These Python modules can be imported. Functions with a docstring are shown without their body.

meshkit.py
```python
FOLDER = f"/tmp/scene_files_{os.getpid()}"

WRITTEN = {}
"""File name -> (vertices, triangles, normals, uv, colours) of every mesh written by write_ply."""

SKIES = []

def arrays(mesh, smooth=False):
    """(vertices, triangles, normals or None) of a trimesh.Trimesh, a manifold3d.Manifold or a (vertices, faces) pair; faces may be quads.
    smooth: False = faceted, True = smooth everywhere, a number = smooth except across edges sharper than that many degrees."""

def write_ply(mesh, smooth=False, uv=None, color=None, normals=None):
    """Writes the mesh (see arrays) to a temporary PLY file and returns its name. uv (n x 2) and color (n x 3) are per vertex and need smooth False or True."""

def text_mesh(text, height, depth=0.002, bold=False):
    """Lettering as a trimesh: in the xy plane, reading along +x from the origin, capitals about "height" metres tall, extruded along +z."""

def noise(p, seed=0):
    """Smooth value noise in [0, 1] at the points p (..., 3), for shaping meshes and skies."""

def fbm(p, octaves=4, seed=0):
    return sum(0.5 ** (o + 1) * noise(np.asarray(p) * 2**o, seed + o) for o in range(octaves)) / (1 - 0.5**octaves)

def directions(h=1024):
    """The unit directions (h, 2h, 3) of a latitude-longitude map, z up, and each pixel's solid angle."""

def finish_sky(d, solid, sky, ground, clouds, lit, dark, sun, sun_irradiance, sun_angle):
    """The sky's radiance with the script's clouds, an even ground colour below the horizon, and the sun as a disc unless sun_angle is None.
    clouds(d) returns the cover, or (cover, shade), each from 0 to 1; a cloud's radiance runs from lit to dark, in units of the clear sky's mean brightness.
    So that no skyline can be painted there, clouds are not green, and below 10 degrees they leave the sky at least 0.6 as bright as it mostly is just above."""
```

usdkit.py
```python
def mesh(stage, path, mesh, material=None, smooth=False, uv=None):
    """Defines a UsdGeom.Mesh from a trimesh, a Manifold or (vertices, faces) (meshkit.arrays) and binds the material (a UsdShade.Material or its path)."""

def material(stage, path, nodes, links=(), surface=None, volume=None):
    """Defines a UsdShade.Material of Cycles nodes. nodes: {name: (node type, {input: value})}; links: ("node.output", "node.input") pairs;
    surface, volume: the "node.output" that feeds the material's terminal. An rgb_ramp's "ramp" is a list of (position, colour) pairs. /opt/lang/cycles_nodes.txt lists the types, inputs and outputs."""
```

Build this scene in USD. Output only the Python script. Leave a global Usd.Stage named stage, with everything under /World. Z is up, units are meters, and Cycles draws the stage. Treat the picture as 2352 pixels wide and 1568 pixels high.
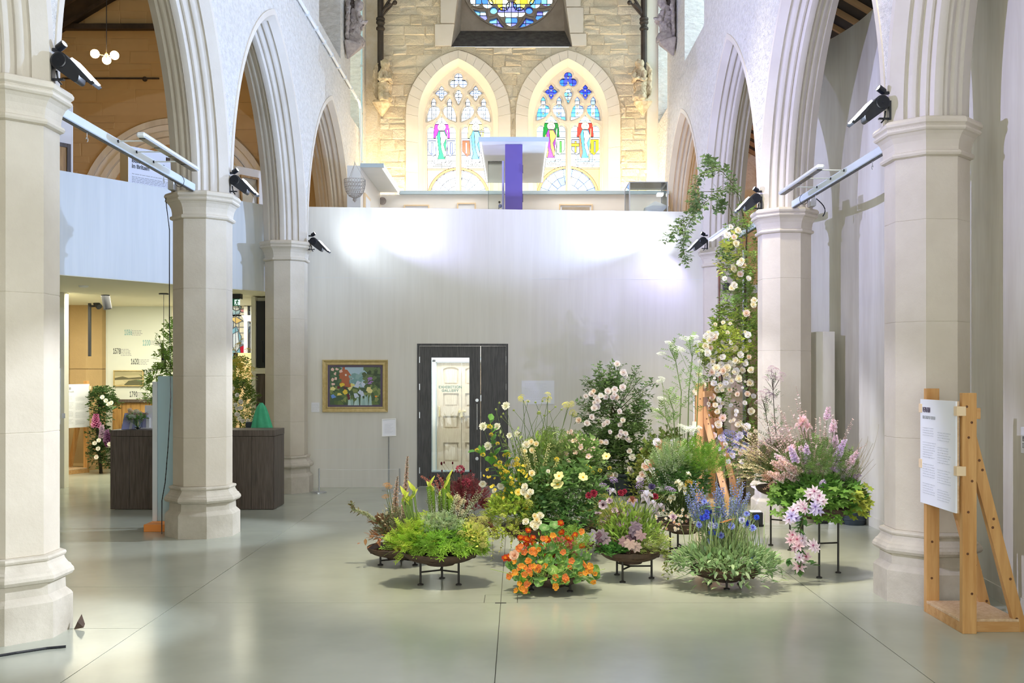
import math, random
import numpy as np, trimesh, manifold3d
from shapely.geometry import Polygon, box as sbox, LineString, Point, MultiPolygon
from shapely.ops import unary_union
from shapely import affinity
import meshkit, usdkit
from pxr import Usd, UsdGeom, UsdShade, UsdLux, Gf, Sdf, Vt

stage = Usd.Stage.CreateInMemory()
UsdGeom.SetStageUpAxis(stage, 'Z'); UsdGeom.SetStageMetersPerUnit(stage, 1.0)
UsdGeom.Xform.Define(stage, '/World'); UsdGeom.Scope.Define(stage, '/World/Looks')

# ---------------------------------------------------------------- camera, sky, exposure
CX, CY, FP, EYE = 1190.0, 857.0, 2352.0, 1.65
cam = UsdGeom.Camera.Define(stage, '/World/camera')
cam.AddTranslateOp().Set(Gf.Vec3d(0, 0, EYE)); cam.AddRotateXOp().Set(90.0)
cam.CreateHorizontalApertureAttr(36.0); cam.CreateVerticalApertureAttr(24.0); cam.CreateFocalLengthAttr(36.0)
cam.CreateHorizontalApertureOffsetAttr((1176 - CX) / FP * 36); cam.CreateVerticalApertureOffsetAttr((CY - 784) / FP * 36)
cam.CreateClippingRangeAttr(Gf.Vec2f(0.05, 200)); cam.CreateFStopAttr(0.0)
cam.CreateExposureAttr(0.62)

dome = UsdLux.DomeLight.Define(stage, '/World/sky')
dome.CreateIntensityAttr(1.0); dome.CreateColorAttr(Gf.Vec3f(0.95, 0.995, 1.0))

def aim(prim, p, to):
    """places a prim at p looking (-z) at the point to"""
    p, to = np.array(p, float), np.array(to, float)
    z = (p - to) / np.linalg.norm(p - to); up = np.array([0, 0, 1.0]) if abs(z[2]) < .98 else np.array([0, 1.0, 0])
    x = np.cross(up, z); x /= np.linalg.norm(x); y = np.cross(z, x)
    UsdGeom.Xformable(prim).AddTransformOp().Set(Gf.Matrix4d(*[*x, 0, *y, 0, *z, 0, *p, 1]))
def rect_light(path, p, to, w, h, power, color):
    l = UsdLux.RectLight.Define(stage, path); l.CreateWidthAttr(w); l.CreateHeightAttr(h)
    l.CreateIntensityAttr(power); l.CreateColorAttr(Gf.Vec3f(*color)); aim(l, p, to); return l
def spot(path, p, to, power, color, angle, soft=.3, radius=.03):
    l = UsdLux.SphereLight.Define(stage, path); l.CreateRadiusAttr(radius); l.CreateIntensityAttr(power); l.CreateColorAttr(Gf.Vec3f(*color))
    s = UsdLux.ShapingAPI.Apply(l.GetPrim()); s.CreateShapingConeAngleAttr(angle); s.CreateShapingConeSoftnessAttr(soft); aim(l, p, to); return l
def bulb(path, p, power, color, radius=.05):
    l = UsdLux.SphereLight.Define(stage, path); l.CreateRadiusAttr(radius); l.CreateIntensityAttr(power); l.CreateColorAttr(Gf.Vec3f(*color))
    l.AddTranslateOp().Set(Gf.Vec3d(*p)); return l
WARM, AMBER, COOL, VIOLET = (1, .76, .46), (1, .56, .17), (.78, .86, 1), (.62, .52, 1)
# gallery uplights behind the display wall, mezzanine lamps, lobby lamp
for k_, x_ in enumerate((-1.5, 1.4)):            # rows of roof lights along the nave
    rect_light('/World/nave_roof_light' + ('_001' if k_ else ''), (x_, 7.0, 9.45), (x_, 7.0, 0), .9, 15, 2.2, (1, .99, .94))
rect_light('/World/gallery_uplight', (-1.9, 19.35, 4.2), (-1.9, 19.9, 8), 1.6, .15, 52, WARM)
rect_light('/World/gallery_uplight_001', (1.7, 19.35, 4.2), (1.7, 19.9, 8), 1.6, .15, 52, WARM)
rect_light('/World/gallery_uplight_002', (-2.6, 19.3, 4.2), (-2.75, 19.6, 8), .4, .2, 80, WARM)
rect_light('/World/gallery_uplight_003', (2.2, 19.3, 4.2), (2.6, 19.8, 8), .4, .2, 80, WARM)
rect_light('/World/gallery_downlight', (0, 17.4, 6.6), (0, 17.6, 3), 3.0, 1.2, 5.5, (1, .95, .88))
rect_light('/World/aisle_lamp', (-6.6, 15.6, 2.80), (-6.6, 15.6, 0), 2.2, 1.6, 6.0, (1, .95, .76))
rect_light('/World/aisle_lamp_001', (-4.9, 16.8, 2.80), (-4.9, 16.9, 0), 1.4, 1.0, 8.0, (1, .95, .76))
rect_light('/World/aisle_uplight', (-6.2, 14.6, 4.1), (-6.2, 18.0, 6.6), 2.5, .3, 5.5, AMBER)
rect_light('/World/aisle_uplight_001', (4.4, 16.6, 3.4), (4.4, 17.5, 6.0), 1.2, 1.2, 5, AMBER)
rect_light('/World/lobby_lamp', (-.85, 15.5, 2.66), (-.85, 15.7, 0), 1.4, .5, 13, (1, .97, .92))
spot('/World/display_spot', (-.6, 6.4, 9.2), (.35, 8.8, .3), 460, (1, .9, .66), 17, .6, .32)
spot('/World/display_spot_001', (2.2, 7.4, 9.2), (1.9, 9.4, .5), 400, (1, .9, .68), 15, .6, .32)
spot('/World/display_spot_002', (1.0, 9.6, 9.2), (2.3, 13.0, 1.6), 420, (1, .92, .70), 15, .6, .32)
# ---------------------------------------------------------------- helpers
PI = math.pi
rng = np.random.default_rng(11)
_used = {}
def numbered(parent, name):
    k = (parent, name); n = _used.get(k, 0); _used[k] = n + 1
    return f'{parent}/{name}' if n == 0 else f'{parent}/{name}_{n:03d}'
def W(px, py, D):
    return np.array([(px - CX) / FP * D, D, EYE + (CY - py) / FP * D])
def XW(px, D): return (px - CX) / FP * D
def ZW(py, D): return EYE + (CY - py) / FP * D
def FLOORD(py): return FP * EYE / (py - CY)

def write_mesh(path, v, f, mat, smooth=False, col=None):
    v = np.asarray(v, float)
    if isinstance(f, list):                                  # mixed faces
        tri = [];
        for q in f:
            for k in range(1, len(q) - 1): tri.append((q[0], q[k], q[k + 1]))
        f = np.array(tri, int)
    f = np.asarray(f, int)
    if f.shape[1] == 4: f = np.vstack([f[:, [0, 1, 2]], f[:, [0, 2, 3]]])
    n = None
    if smooth is True:
        n = np.zeros_like(v); fn = np.cross(v[f[:, 1]] - v[f[:, 0]], v[f[:, 2]] - v[f[:, 0]])
        for k in range(3): np.add.at(n, f[:, k], fn)
        L = np.linalg.norm(n, axis=1, keepdims=True); n = np.where(L > 1e-20, n / np.maximum(L, 1e-20), [0, 0, 1.0])
    elif smooth:
        v, f, n = meshkit.arrays(trimesh.Trimesh(v, f, process=False), smooth)
    m = UsdGeom.Mesh.Define(stage, path)
    m.CreatePointsAttr(Vt.Vec3fArray.FromNumpy(np.ascontiguousarray(v, np.float32)))
    m.CreateFaceVertexCountsAttr(Vt.IntArray.FromNumpy(np.full(len(f), 3, np.int32)))
    m.CreateFaceVertexIndicesAttr(Vt.IntArray.FromNumpy(np.ascontiguousarray(f, np.int32).ravel()))
    m.CreateSubdivisionSchemeAttr('none')
    if n is not None:
        m.CreateNormalsAttr(Vt.Vec3fArray.FromNumpy(np.ascontiguousarray(n, np.float32))); m.SetNormalsInterpolation('vertex')
    if col is not None:
        UsdGeom.PrimvarsAPI(m).CreatePrimvar('col', Sdf.ValueTypeNames.Color3fArray, 'vertex').Set(Vt.Vec3fArray.FromNumpy(np.ascontiguousarray(col, np.float32)))
    UsdShade.MaterialBindingAPI.Apply(m.GetPrim()).Bind(M[mat])
    return m.GetPrim()

def tagp(p, label=None, cat=None, group=None, kind=None):
    for k, x in (('label', label), ('category', cat), ('group', group), ('kind', kind)):
        if x: p.SetCustomDataByKey(k, x)
    return p

class G:
    """collects geometry of one part"""
    def __init__(s): s.v, s.f, s.c, s.n = [], [], [], 0
    def add(s, v, f, c=None):
        v = np.asarray(v, float); f = np.asarray(f, int)
        if f.shape[1] == 4: f = np.vstack([f[:, [0, 1, 2]], f[:, [0, 2, 3]]])
        s.v.append(v); s.f.append(f + s.n); s.n += len(v)
        if c is not None: s.c.append(np.broadcast_to(np.asarray(c, float), (len(v), 3)))
        return s
    def tm(s, m, c=None): return s.add(m.vertices, m.faces, c)
    def box(s, x0, x1, y0, y1, z0, z1, c=None, ch=0):
        if ch:
            q = []
            for sx in (0, 1):
                for sy in (0, 1):
                    for sz in (0, 1):
                        p = [(x0, x1)[sx], (y0, y1)[sy], (z0, z1)[sz]]
                        for k in range(3):
                            r = list(p)
                            for j in range(3):
                                if j != k: r[j] += ch * (1 - 2 * (sx, sy, sz)[j])
                            q.append(r)
            return s.tm(trimesh.convex.convex_hull(np.array(q)), c)
        v = np.array([[x, y, z] for x in (x0, x1) for y in (y0, y1) for z in (z0, z1)])
        return s.add(v, [[0, 1, 3, 2], [4, 6, 7, 5], [0, 4, 5, 1], [2, 3, 7, 6], [0, 2, 6, 4], [1, 5, 7, 3]], c)
    def tube(s, pts, r, n=6, c=None, cap=True):
        pts = np.asarray(pts, float); r = np.broadcast_to(np.asarray(r, float), (len(pts),))
        t = np.gradient(pts, axis=0); t /= np.maximum(np.linalg.norm(t, axis=1, keepdims=True), 1e-9)
        a = np.array([0, 0, 1.0]) if abs(t[0, 2]) < .9 else np.array([1.0, 0, 0])
        V = []
        for i in range(len(pts)):
            x = np.cross(a, t[i]); x /= max(np.linalg.norm(x), 1e-9); y = np.cross(t[i], x); a = np.cross(t[i], x) if False else a
            th = np.arange(n) * 2 * PI / n
            V.append(pts[i] + r[i] * (np.cos(th)[:, None] * x + np.sin(th)[:, None] * y))
        V = np.vstack(V); F = []
        for i in range(len(pts) - 1):
            for k in range(n):
                a0, b0 = i * n + k, i * n + (k + 1) % n; F.append((a0, b0, b0 + n, a0 + n))
        F = np.array(F); F = np.vstack([F[:, [0, 1, 2]], F[:, [0, 2, 3]]])
        if cap:
            e = (len(pts) - 1) * n
            F = np.vstack([F, [[0, k + 1, k] for k in range(1, n - 1)], [[e, e + k, e + k + 1] for k in range(1, n - 1)]])
        return s.add(V, F, c)
    def lathe(s, prof, n=32, at=(0, 0, 0), c=None, phase=0., axis=None):
        """prof: (r, z) pairs; n sides; r is the corner radius"""
        prof = np.asarray(prof, float); th = phase + np.arange(n) * 2 * PI / n
        V = np.stack([np.outer(prof[:, 0], np.cos(th)), np.outer(prof[:, 0], np.sin(th)), np.repeat(prof[:, 1][:, None], n, 1)], -1).reshape(-1, 3)
        if axis is not None:
            A = np.asarray(axis, float); A = A / np.linalg.norm(A); a = np.array([0, 0, 1.]) if abs(A[2]) < .9 else np.array([1., 0, 0])
            x = np.cross(a, A); x /= np.linalg.norm(x); y = np.cross(A, x); V = V @ np.stack([x, y, A])
        V = V + np.asarray(at, float); F = []
        for i in range(len(prof) - 1):
            for k in range(n):
                a0, b0 = i * n + k, i * n + (k + 1) % n; F.append((a0, b0, b0 + n, a0 + n))
        F = np.array(F); F = np.vstack([F[:, [0, 1, 2]], F[:, [0, 2, 3]]])
        e = (len(prof) - 1) * n
        if prof[0, 0] > 1e-6: F = np.vstack([F, [[0, k + 1, k] for k in range(1, n - 1)]])
        if prof[-1, 0] > 1e-6: F = np.vstack([F, [[e, e + k, e + k + 1] for k in range(1, n - 1)]])
        return s.add(V, F, c)
    def poly(s, poly, d0, d1, plane='xz', c=None):
        """extrudes a shapely polygon; plane 'xz' (front faces -y, from y=d0 to d1), 'yz' (x from d0 to d1) or 'xy' (z)"""
        for g in getattr(poly, 'geoms', [poly]):
            if g.is_empty or g.geom_type != 'Polygon' or g.area < 1e-9: continue
            m = trimesh.creation.extrude_polygon(g, d1 - d0, engine='earcut'); v = np.array(m.vertices); f = np.array(m.faces)
            if plane == 'xz': v = np.stack([v[:, 0], d0 + v[:, 2], v[:, 1]], 1); f = f[:, ::-1]
            elif plane == 'yz': v = np.stack([d0 + v[:, 2], v[:, 0], v[:, 1]], 1)
            else: v = v + [0, 0, d0]
            s.add(v, f, c)
        return s
    def xf(s, mat):
        mat = np.asarray(mat); s.v = [x @ mat[:3, :3].T + mat[:3, 3] for x in s.v]; return s
    def get(s): return np.vstack(s.v), np.vstack(s.f), (np.vstack(s.c) if s.c else None)

def rotz(a, at=(0, 0, 0)):
    m = np.eye(4); m[0, 0] = m[1, 1] = math.cos(a); m[0, 1] = -math.sin(a); m[1, 0] = math.sin(a); m[:3, 3] = at; return m

class Thing:
    """one top-level Xform at the thing's base; parts are given in world metres (or in local metres when local)"""
    def __init__(s, name, label=None, cat=None, base=(0, 0, 0), rz=0., group=None, kind=None, local=False):
        s.path = numbered('/World', name); s.base = np.array(base, float); s.rz = rz; s.local = local
        x = UsdGeom.Xform.Define(stage, s.path); x.AddTranslateOp().Set(Gf.Vec3d(*s.base))
        if rz: x.AddRotateZOp().Set(math.degrees(rz))
        s.prim = x.GetPrim(); tagp(s.prim, label, cat, group, kind)
    def part(s, name, g, mat, label=None, kind=None, parent=None, smooth=False):
        v, f, c = g.get() if isinstance(g, G) else ((g[0], g[1], g[2] if len(g) > 2 else None) if isinstance(g, tuple) else (np.array(g.vertices), np.array(g.faces), None))
        if not s.local:
            v = v - s.base
            if s.rz: v = v @ rotz(s.rz)[:3, :3]
        p = numbered(parent or s.path, name)
        tagp(write_mesh(p, v, f, mat, smooth, c), label, None, None, kind); return p
    def copy(s, base, rz=0., label=None, group=None):
        p = numbered('/World', s.path.rsplit('/', 1)[1]); x = UsdGeom.Xform.Define(stage, p)
        x.GetPrim().GetReferences().AddInternalReference(s.path)
        x.ClearXformOpOrder(); x.AddTranslateOp().Set(Gf.Vec3d(*base)); x.AddRotateZOp().Set(math.degrees(rz))
        x.GetPrim().SetInstanceable(True)
        was = s.prim.GetCustomData(); tagp(x.GetPrim(), label or was['label'], was['category'], group or was.get('group')); return x.GetPrim()
def single(name, g, mat, label, cat, group=None, kind=None, smooth=False, base=None):
    v, f, c = g.get()
    if base is None: base = np.array([*(v.min(0) + v.max(0))[:2] / 2, v[:, 2].min()])
    p = write_mesh(numbered('/World', name), v - base, f, mat, smooth, c); UsdGeom.Xformable(p).AddTranslateOp().Set(Gf.Vec3d(*map(float, base)))
    return tagp(p, label, cat, group, kind)
def struct(name, g, mat, smooth=False, label=None):
    v, f, c = g.get(); return tagp(write_mesh(numbered('/World', name), v, f, mat, smooth, c), label, None, None, 'structure')
def arch_curve(c, half, zs, za, n=16, zb=None):
    """pointed arch from left foot over the apex to right foot; rows (u, z)"""
    h = za - zs; e = (h * h - half * half) / (2 * half); r = half + e; t1 = math.acos(e / r) if e >= 0 else PI - math.acos(-e / r)
    t = np.linspace(0, t1, n); R = np.stack([c - e + r * np.cos(t), zs + r * np.sin(t)], 1); R[-1] = (c, za)
    L = np.stack([2 * c - R[:, 0], R[:, 1]], 1)
    pts = np.vstack([L, R[::-1][1:]])
    if zb is not None: pts = np.vstack([[c - half, zb], pts, [c + half, zb]])
    return pts

# ---------------------------------------------------------------- materials
M = {}
def mat(name, col, rough=.6, var=None, bump=None, metal=0., spec=.5, stretch=(1, 1, 1), extra=None, coords='geometry.position', **more):
    """col plus noise variation var=(scale, colour2, detail, lo, hi) and noise bump=(scale, strength, distance)"""
    n = {'p': ('principled_bsdf', dict(base_color=col, roughness=rough, metallic=metal, specular_ior_level=spec, **more))}
    l = []
    if var or bump:
        n['geometry'] = ('geometry', {}) if coords.startswith('geo') else ('texture_coordinate', {})
        n['map'] = ('mapping', {'scale': stretch}); l.append((coords, 'map.vector'))
    if var:
        n['nz'] = ('noise_texture', {'scale': var[0], 'detail': var[2] if len(var) > 2 else 4, 'roughness': .6}); l.append(('map.vector', 'nz.vector'))
        lo, hi = (var[3], var[4]) if len(var) > 4 else (.35, .65)
        n['rp'] = ('rgb_ramp', {'ramp': [(lo, col), (hi, var[1])]}); l += [('nz.fac', 'rp.fac'), ('rp.color', 'p.base_color')]
    if bump:
        n['nb'] = ('noise_texture', {'scale': bump[0], 'detail': 5, 'roughness': .65}); n['bp'] = ('bump', {'strength': bump[1], 'distance': bump[2]})
        l += [('map.vector', 'nb.vector'), ('nb.fac', 'bp.height'), ('bp.normal', 'p.normal')]
    M[name] = usdkit.material(stage, '/World/Looks/' + name, n, l, 'p.BSDF'); return M[name]
mat('stone', (.54, .485, .385), .85, (1.3, (.635, .58, .475), 6), (28, .25, .01))
mat('stone_plinth', (.42, .38, .30), .85, (2.6, (.60, .555, .465), 8, .3, .62), (30, .35, .012))
mat('arch_stone', (.575, .53, .455), .85, (1.1, (.645, .605, .535), 6), (30, .2, .01))
mat('rough_plaster', (.66, .645, .60), .9, (9, (.77, .755, .715), 9, .38, .6), (6.5, 1.0, .07), stretch=(1, 1.6, 2.4))
mat('rear_plaster', (.70, .60, .43), .9, (5, (.78, .71, .58), 7), (14, .9, .03))
for k, c in enumerate([(.74, .645, .47), (.69, .59, .42), (.77, .68, .515)]):
    mat(f'rear_stone_{k}', c, .9, (7, tuple(x * 1.06 for x in c), 6), (16, 1.0, .035))
mat('dressed_stone', (.77, .71, .60), .85, (2.5, (.80, .745, .65), 4), (30, .15, .008))
for k, c in enumerate([(.46, .32, .15), (.448, .31, .143), (.472, .33, .157)]):
    mat(f'aisle_block_{k}', c, .9, (5, tuple(x * 1.05 for x in c), 5), (22, .35, .01))
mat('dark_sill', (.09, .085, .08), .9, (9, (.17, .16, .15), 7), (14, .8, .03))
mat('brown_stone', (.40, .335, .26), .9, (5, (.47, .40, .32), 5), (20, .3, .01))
mat('panel_wall', (.695, .68, .615), .75, (2.2, (.735, .722, .66), 5), (16, .06, .004), stretch=(6, 6, .35))
mat('parapet', (.66, .70, .70), .75, (2.0, (.71, .745, .74), 5), stretch=(6, 6, .35))
mat('side_panel', (.56, .525, .43), .75, (1.1, (.70, .68, .59), 7, .36, .6), (16, .06, .004), stretch=(2.2, 2.2, .3))
mat('cream_paint', (.80, .765, .60), .7)
mat('white_paint', (.82, .82, .80), .6); mat('white_matt', (.86, .86, .85), .8); mat('gallery_white', (.83, .80, .76), .7)
mat('green_white', (.72, .755, .68), .75)
mat('concrete', (.365, .395, .325), .2, (.7, (.465, .49, .41), 7, .35, .65), None, spec=.55)
mat('joint', (.12, .12, .10), .9)
mat('steel', (.035, .032, .028), .55, metal=.2); mat('black_metal', (.02, .022, .028), .38); mat('black_gloss', (.012, .014, .02), .22)
mat('rust', (.045, .029, .02), .75, (14, (.085, .05, .03), 6), (40, .25, .004))
mat('soil', (.06, .04, .028), 1., (60, (.20, .12, .07), 4), (55, 1., .02))
mat('dark_wood', (.062, .047, .037), .5, (4.5, (.13, .10, .08), 8), (30, .3, .003), stretch=(14, 14, .8))
mat('door_wood', (.045, .045, .046), .55, (5, (.095, .093, .092), 8), None, stretch=(16, 16, 1))
mat('pine', (.50, .25, .075), .5, (2.6, (.64, .37, .14), 6), None, stretch=(9, 9, .7)); mat('pine_flat', (.52, .27, .09), .5, (2.6, (.64, .38, .16), 6), None, stretch=(1.2, 9, 9))
mat('pine_end', (.80, .62, .40), .6); mat('knot', (.13, .05, .018), .5); mat('chipboard', (.55, .36, .20), .7, (40, (.68, .50, .32), 4))
mat('limed_wood', (.60, .50, .38), .6, (5, (.72, .63, .51), 7), None, stretch=(12, 12, .8))
mat('gold', (.52, .40, .17), .42, (20, (.62, .50, .24), 4), metal=.35); mat('brass_leaf', (.75, .62, .33), .4, metal=.5)
mat('frame_purple', (.10, .075, .12), .6); mat('white_metal', (.72, .77, .80), .35); mat('alu', (.55, .57, .58), .35, metal=.7)
mat('rail_metal', (.60, .70, .80), .4); mat('blue_board', (.44, .62, .68), .6); mat('orange', (.86, .30, .06), .55); mat('ink', (.10, .105, .11), .8); mat('grey_ink', (.42, .43, .44), .8)
mat('faint_ink', (.64, .66, .70), .8); mat('teal_ink', (.30, .62, .55), .6); mat('green_ink', (.24, .45, .46), .8); mat('paper', (.80, .82, .87), .7)
mat('purple_panel', (.115, .085, .33), .6, (1.2, (.14, .095, .32), 3)); mat('ledge', (.44, .55, .62), .4); mat('canopy', (.70, .73, .72), .35, (1.0, (.76, .78, .77), 4))
mat('dark_timber', (.028, .020, .014), .6, (5, (.055, .038, .026), 5), (14, .4, .01)); mat('roof_board', (.018, .014, .011), .8, (3, (.04, .028, .02), 4)); mat('rafter', (.32, .19, .09), .7)
mat('carved', (.30, .26, .25), .8, (12, (.45, .40, .37), 5), (30, .6, .01)); mat('carved_gold', (.46, .36, .22), .85, (12, (.72, .60, .42), 5), (30, .6, .01))
mat('dado_wood', (.33, .17, .05), .45, (3.2, (.50, .29, .09), 7), None, stretch=(10, 10, 1)); mat('marble', (.62, .42, .20), .4, (5, (.80, .60, .36), 9, .3, .7))
mat('green_cloth', (.05, .40, .20), .8, (6, (.08, .48, .26), 3)); mat('exit_green', (.02, .26, .15), .5); mat('plastic_dark', (.03, .045, .06), .45); mat('plastic_white', (.7, .7, .68), .45)
mat('lavender', (.36, .36, .55), .6); mat('book_blue', (.32, .40, .62), .6); mat('lead', (.03, .035, .05), .6); mat('wire', (.42, .41, .40), .5, metal=.5); mat('copper_wire', (.30, .12, .07), .6)
M['paint'] = usdkit.material(stage, '/World/Looks/paint', {'a': ('attribute', {'attribute': 'col'}), 'p': ('principled_bsdf', {'roughness': .6})}, [('a.color', 'p.base_color')], 'p.BSDF')
M['leaf'] = usdkit.material(stage, '/World/Looks/leaf', {'a': ('attribute', {'attribute': 'col'}), 'p': ('principled_bsdf', {'roughness': .5, 'specular_ior_level': .35}), 't': ('translucent_bsdf', {}), 'm': ('mix_closure', {'fac': .3})},
    [('a.color', 'p.base_color'), ('a.color', 't.color'), ('p.BSDF', 'm.closure1'), ('t.BSDF', 'm.closure2')], 'm.closure')
M['petal'] = usdkit.material(stage, '/World/Looks/petal', {'a': ('attribute', {'attribute': 'col'}), 'p': ('principled_bsdf', {'roughness': .6, 'specular_ior_level': .2}), 't': ('translucent_bsdf', {}), 'm': ('mix_closure', {'fac': .35})},
    [('a.color', 'p.base_color'), ('a.color', 't.color'), ('p.BSDF', 'm.closure1'), ('t.BSDF', 'm.closure2')], 'm.closure')
M['stained'] = usdkit.material(stage, '/World/Looks/stained', {'a': ('attribute', {'attribute': 'col'}), 'd': ('translucent_bsdf', {}), 'g': ('transparent_bsdf', {}), 'm': ('mix_closure', {'fac': .9}), 's': ('glossy_bsdf', {'roughness': .15}), 'm2': ('mix_closure', {'fac': .04})},
    [('a.color', 'd.color'), ('a.color', 'g.color'), ('d.BSDF', 'm.closure1'), ('g.BSDF', 'm.closure2'), ('m.closure', 'm2.closure1'), ('s.BSDF', 'm2.closure2')], 'm2.closure')
M['glass'] = usdkit.material(stage, '/World/Looks/glass', {'f': ('fresnel', {'IOR': 1.45}), 'g': ('transparent_bsdf', {'color': (.95, .98, .97)}), 's': ('glossy_bsdf', {'roughness': .02}), 'm': ('mix_closure', {})},
    [('f.fac', 'm.fac'), ('g.BSDF', 'm.closure1'), ('s.BSDF', 'm.closure2')], 'm.closure')
M['solid_glass'] = usdkit.material(stage, '/World/Looks/solid_glass', {'p': ('principled_bsdf', {'base_color': (.93, .98, .96), 'roughness': .02, 'transmission_weight': 1.0, 'ior': 1.45})}, [], 'p.BSDF')
def glow(name, col, s):
    M[name] = usdkit.material(stage, '/World/Looks/' + name, {'e': ('emission', {'color': col, 'strength': s})}, [], 'e.emission')
glow('glow_cool', (.75, .85, 1), 9); glow('glow_warm', (1, .68, .30), 12); glow('glow_white', (1, .97, .92), 4); glow('glow_strip', (1, .97, .93), 1.6); glow('exit_glow', (.75, 1, .85), .8)
# ---------------------------------------------------------------- floor: polished concrete slabs with recessed joints
fl = struct('floor', G().box(-9.2, 6.6, -2.2, 20.2, -.12, -.008), 'joint')
FL = '/World/floor'
def slab(x0, x1, y0, y1, g=.0025):
    q = G().box(x0 + g, x1 - g, y0 + g, y1 - g, -.05, 0); v, f, c = q.get(); write_mesh(numbered(FL, 'slab'), v, f, 'concrete')
for x0, x1, ys in ((-9.2, -2.44, (-2.2, 3.2, 6.63, 7.91, 10.7, 14.0, 17.2, 20.2)), (-2.44, -.125, (-2.2, 3.0, 7.364, 11.4, 15.2, 20.2)), (-.125, 2.222, (-2.2, 3.0, 7.364, 11.4, 15.2, 20.2)), (2.222, 6.6, (-2.2, 3.0, 7.364, 10.9, 14.4, 20.2))):
    for y0, y1 in zip(ys[:-1], ys[1:]):
        if y0 == 7.364 and x0 in (-2.44, -.125):          # the slabs round the floor box
            bx_ = sbox(x1 - .12, y0, x1, 7.63) if x0 < -2 else sbox(x0, y0, x0 + .12, 7.63)
            v, f, c = G().poly(sbox(x0, y0, x1, y1).difference(bx_).buffer(-.0025, join_style=2), -.05, 0, 'xy').get(); write_mesh(numbered(FL, 'slab'), v, f, 'concrete')
            q_ = bx_.bounds; slab(q_[0], q_[2], q_[1], q_[3])
        else: slab(x0, x1, y0, y1)
single('floor_slot', G().box(-.165, -.085, 7.345, 7.362, .0, .003), 'steel', 'small dark metal floor slot at the centre floor joint in front of the orange flowers', 'floor fitting')

# ---------------------------------------------------------------- columns
OCT = 1 / math.cos(PI / 8)
BASE = [(.345, 0), (.345, .225), (.335, .24), (.306, .268), (.303, .34), (.34, .352), (.353, .372), (.35, .392), (.337, .408), (.333, .418), (.318, .43), (.302, .455), (.296, .474), (.305, .481), (.31, .494), (.304, .507), (.276, .512)]
CAPI = [(.272, 3.2), (.296, 3.208), (.303, 3.222), (.297, 3.238), (.28, 3.246), (.28, 3.27), (.288, 3.315), (.305, 3.352), (.322, 3.372), (.335, 3.378), (.344, 3.39), (.342, 3.404), (.333, 3.41), (.336, 3.416), (.35, 3.428), (.352, 3.446), (.34, 3.466), (.32, 3.475)]
def octo(prof): return G().lathe([(r * OCT, z) for r, z in prof], 8, phase=PI / 8)
def column(x, y, label, cuts):
    t = Thing('column', label, 'column', (x, y, 0), local=True)
    t.part('base', octo(BASE), 'stone_plinth')
    zs = [.512] + cuts + [3.2]
    for a, b in zip(zs[:-1], zs[1:]):
        t.part('shaft_block', octo([(.269, a), (.272, a + .004), (.272, b - .004), (.269, b)]), 'stone')
    t.part('capital', octo(CAPI), 'stone')
    t.part('pad', G().box(-.28, .28, -.09, .09, 3.4745, 3.478), 'stone'); return t
LC = [(-3.245, 6.53), (-3.24, 10.53), (-3.24, 14.33)]; RC = [(3.02, 7.57), (3.0, 11.55), (3.0, 15.1)]
column(*LC[0], 'pale stone octagonal column cut by the left edge of the photo', [1.28, 2.15])
column(*LC[1], 'pale stone octagonal column standing in front of the dark reception desk', [1.0, 1.62, 2.5])
column(*LC[2], 'pale stone octagonal column where the white partition meets the left arcade', [.98, 1.62, 2.4])
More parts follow.
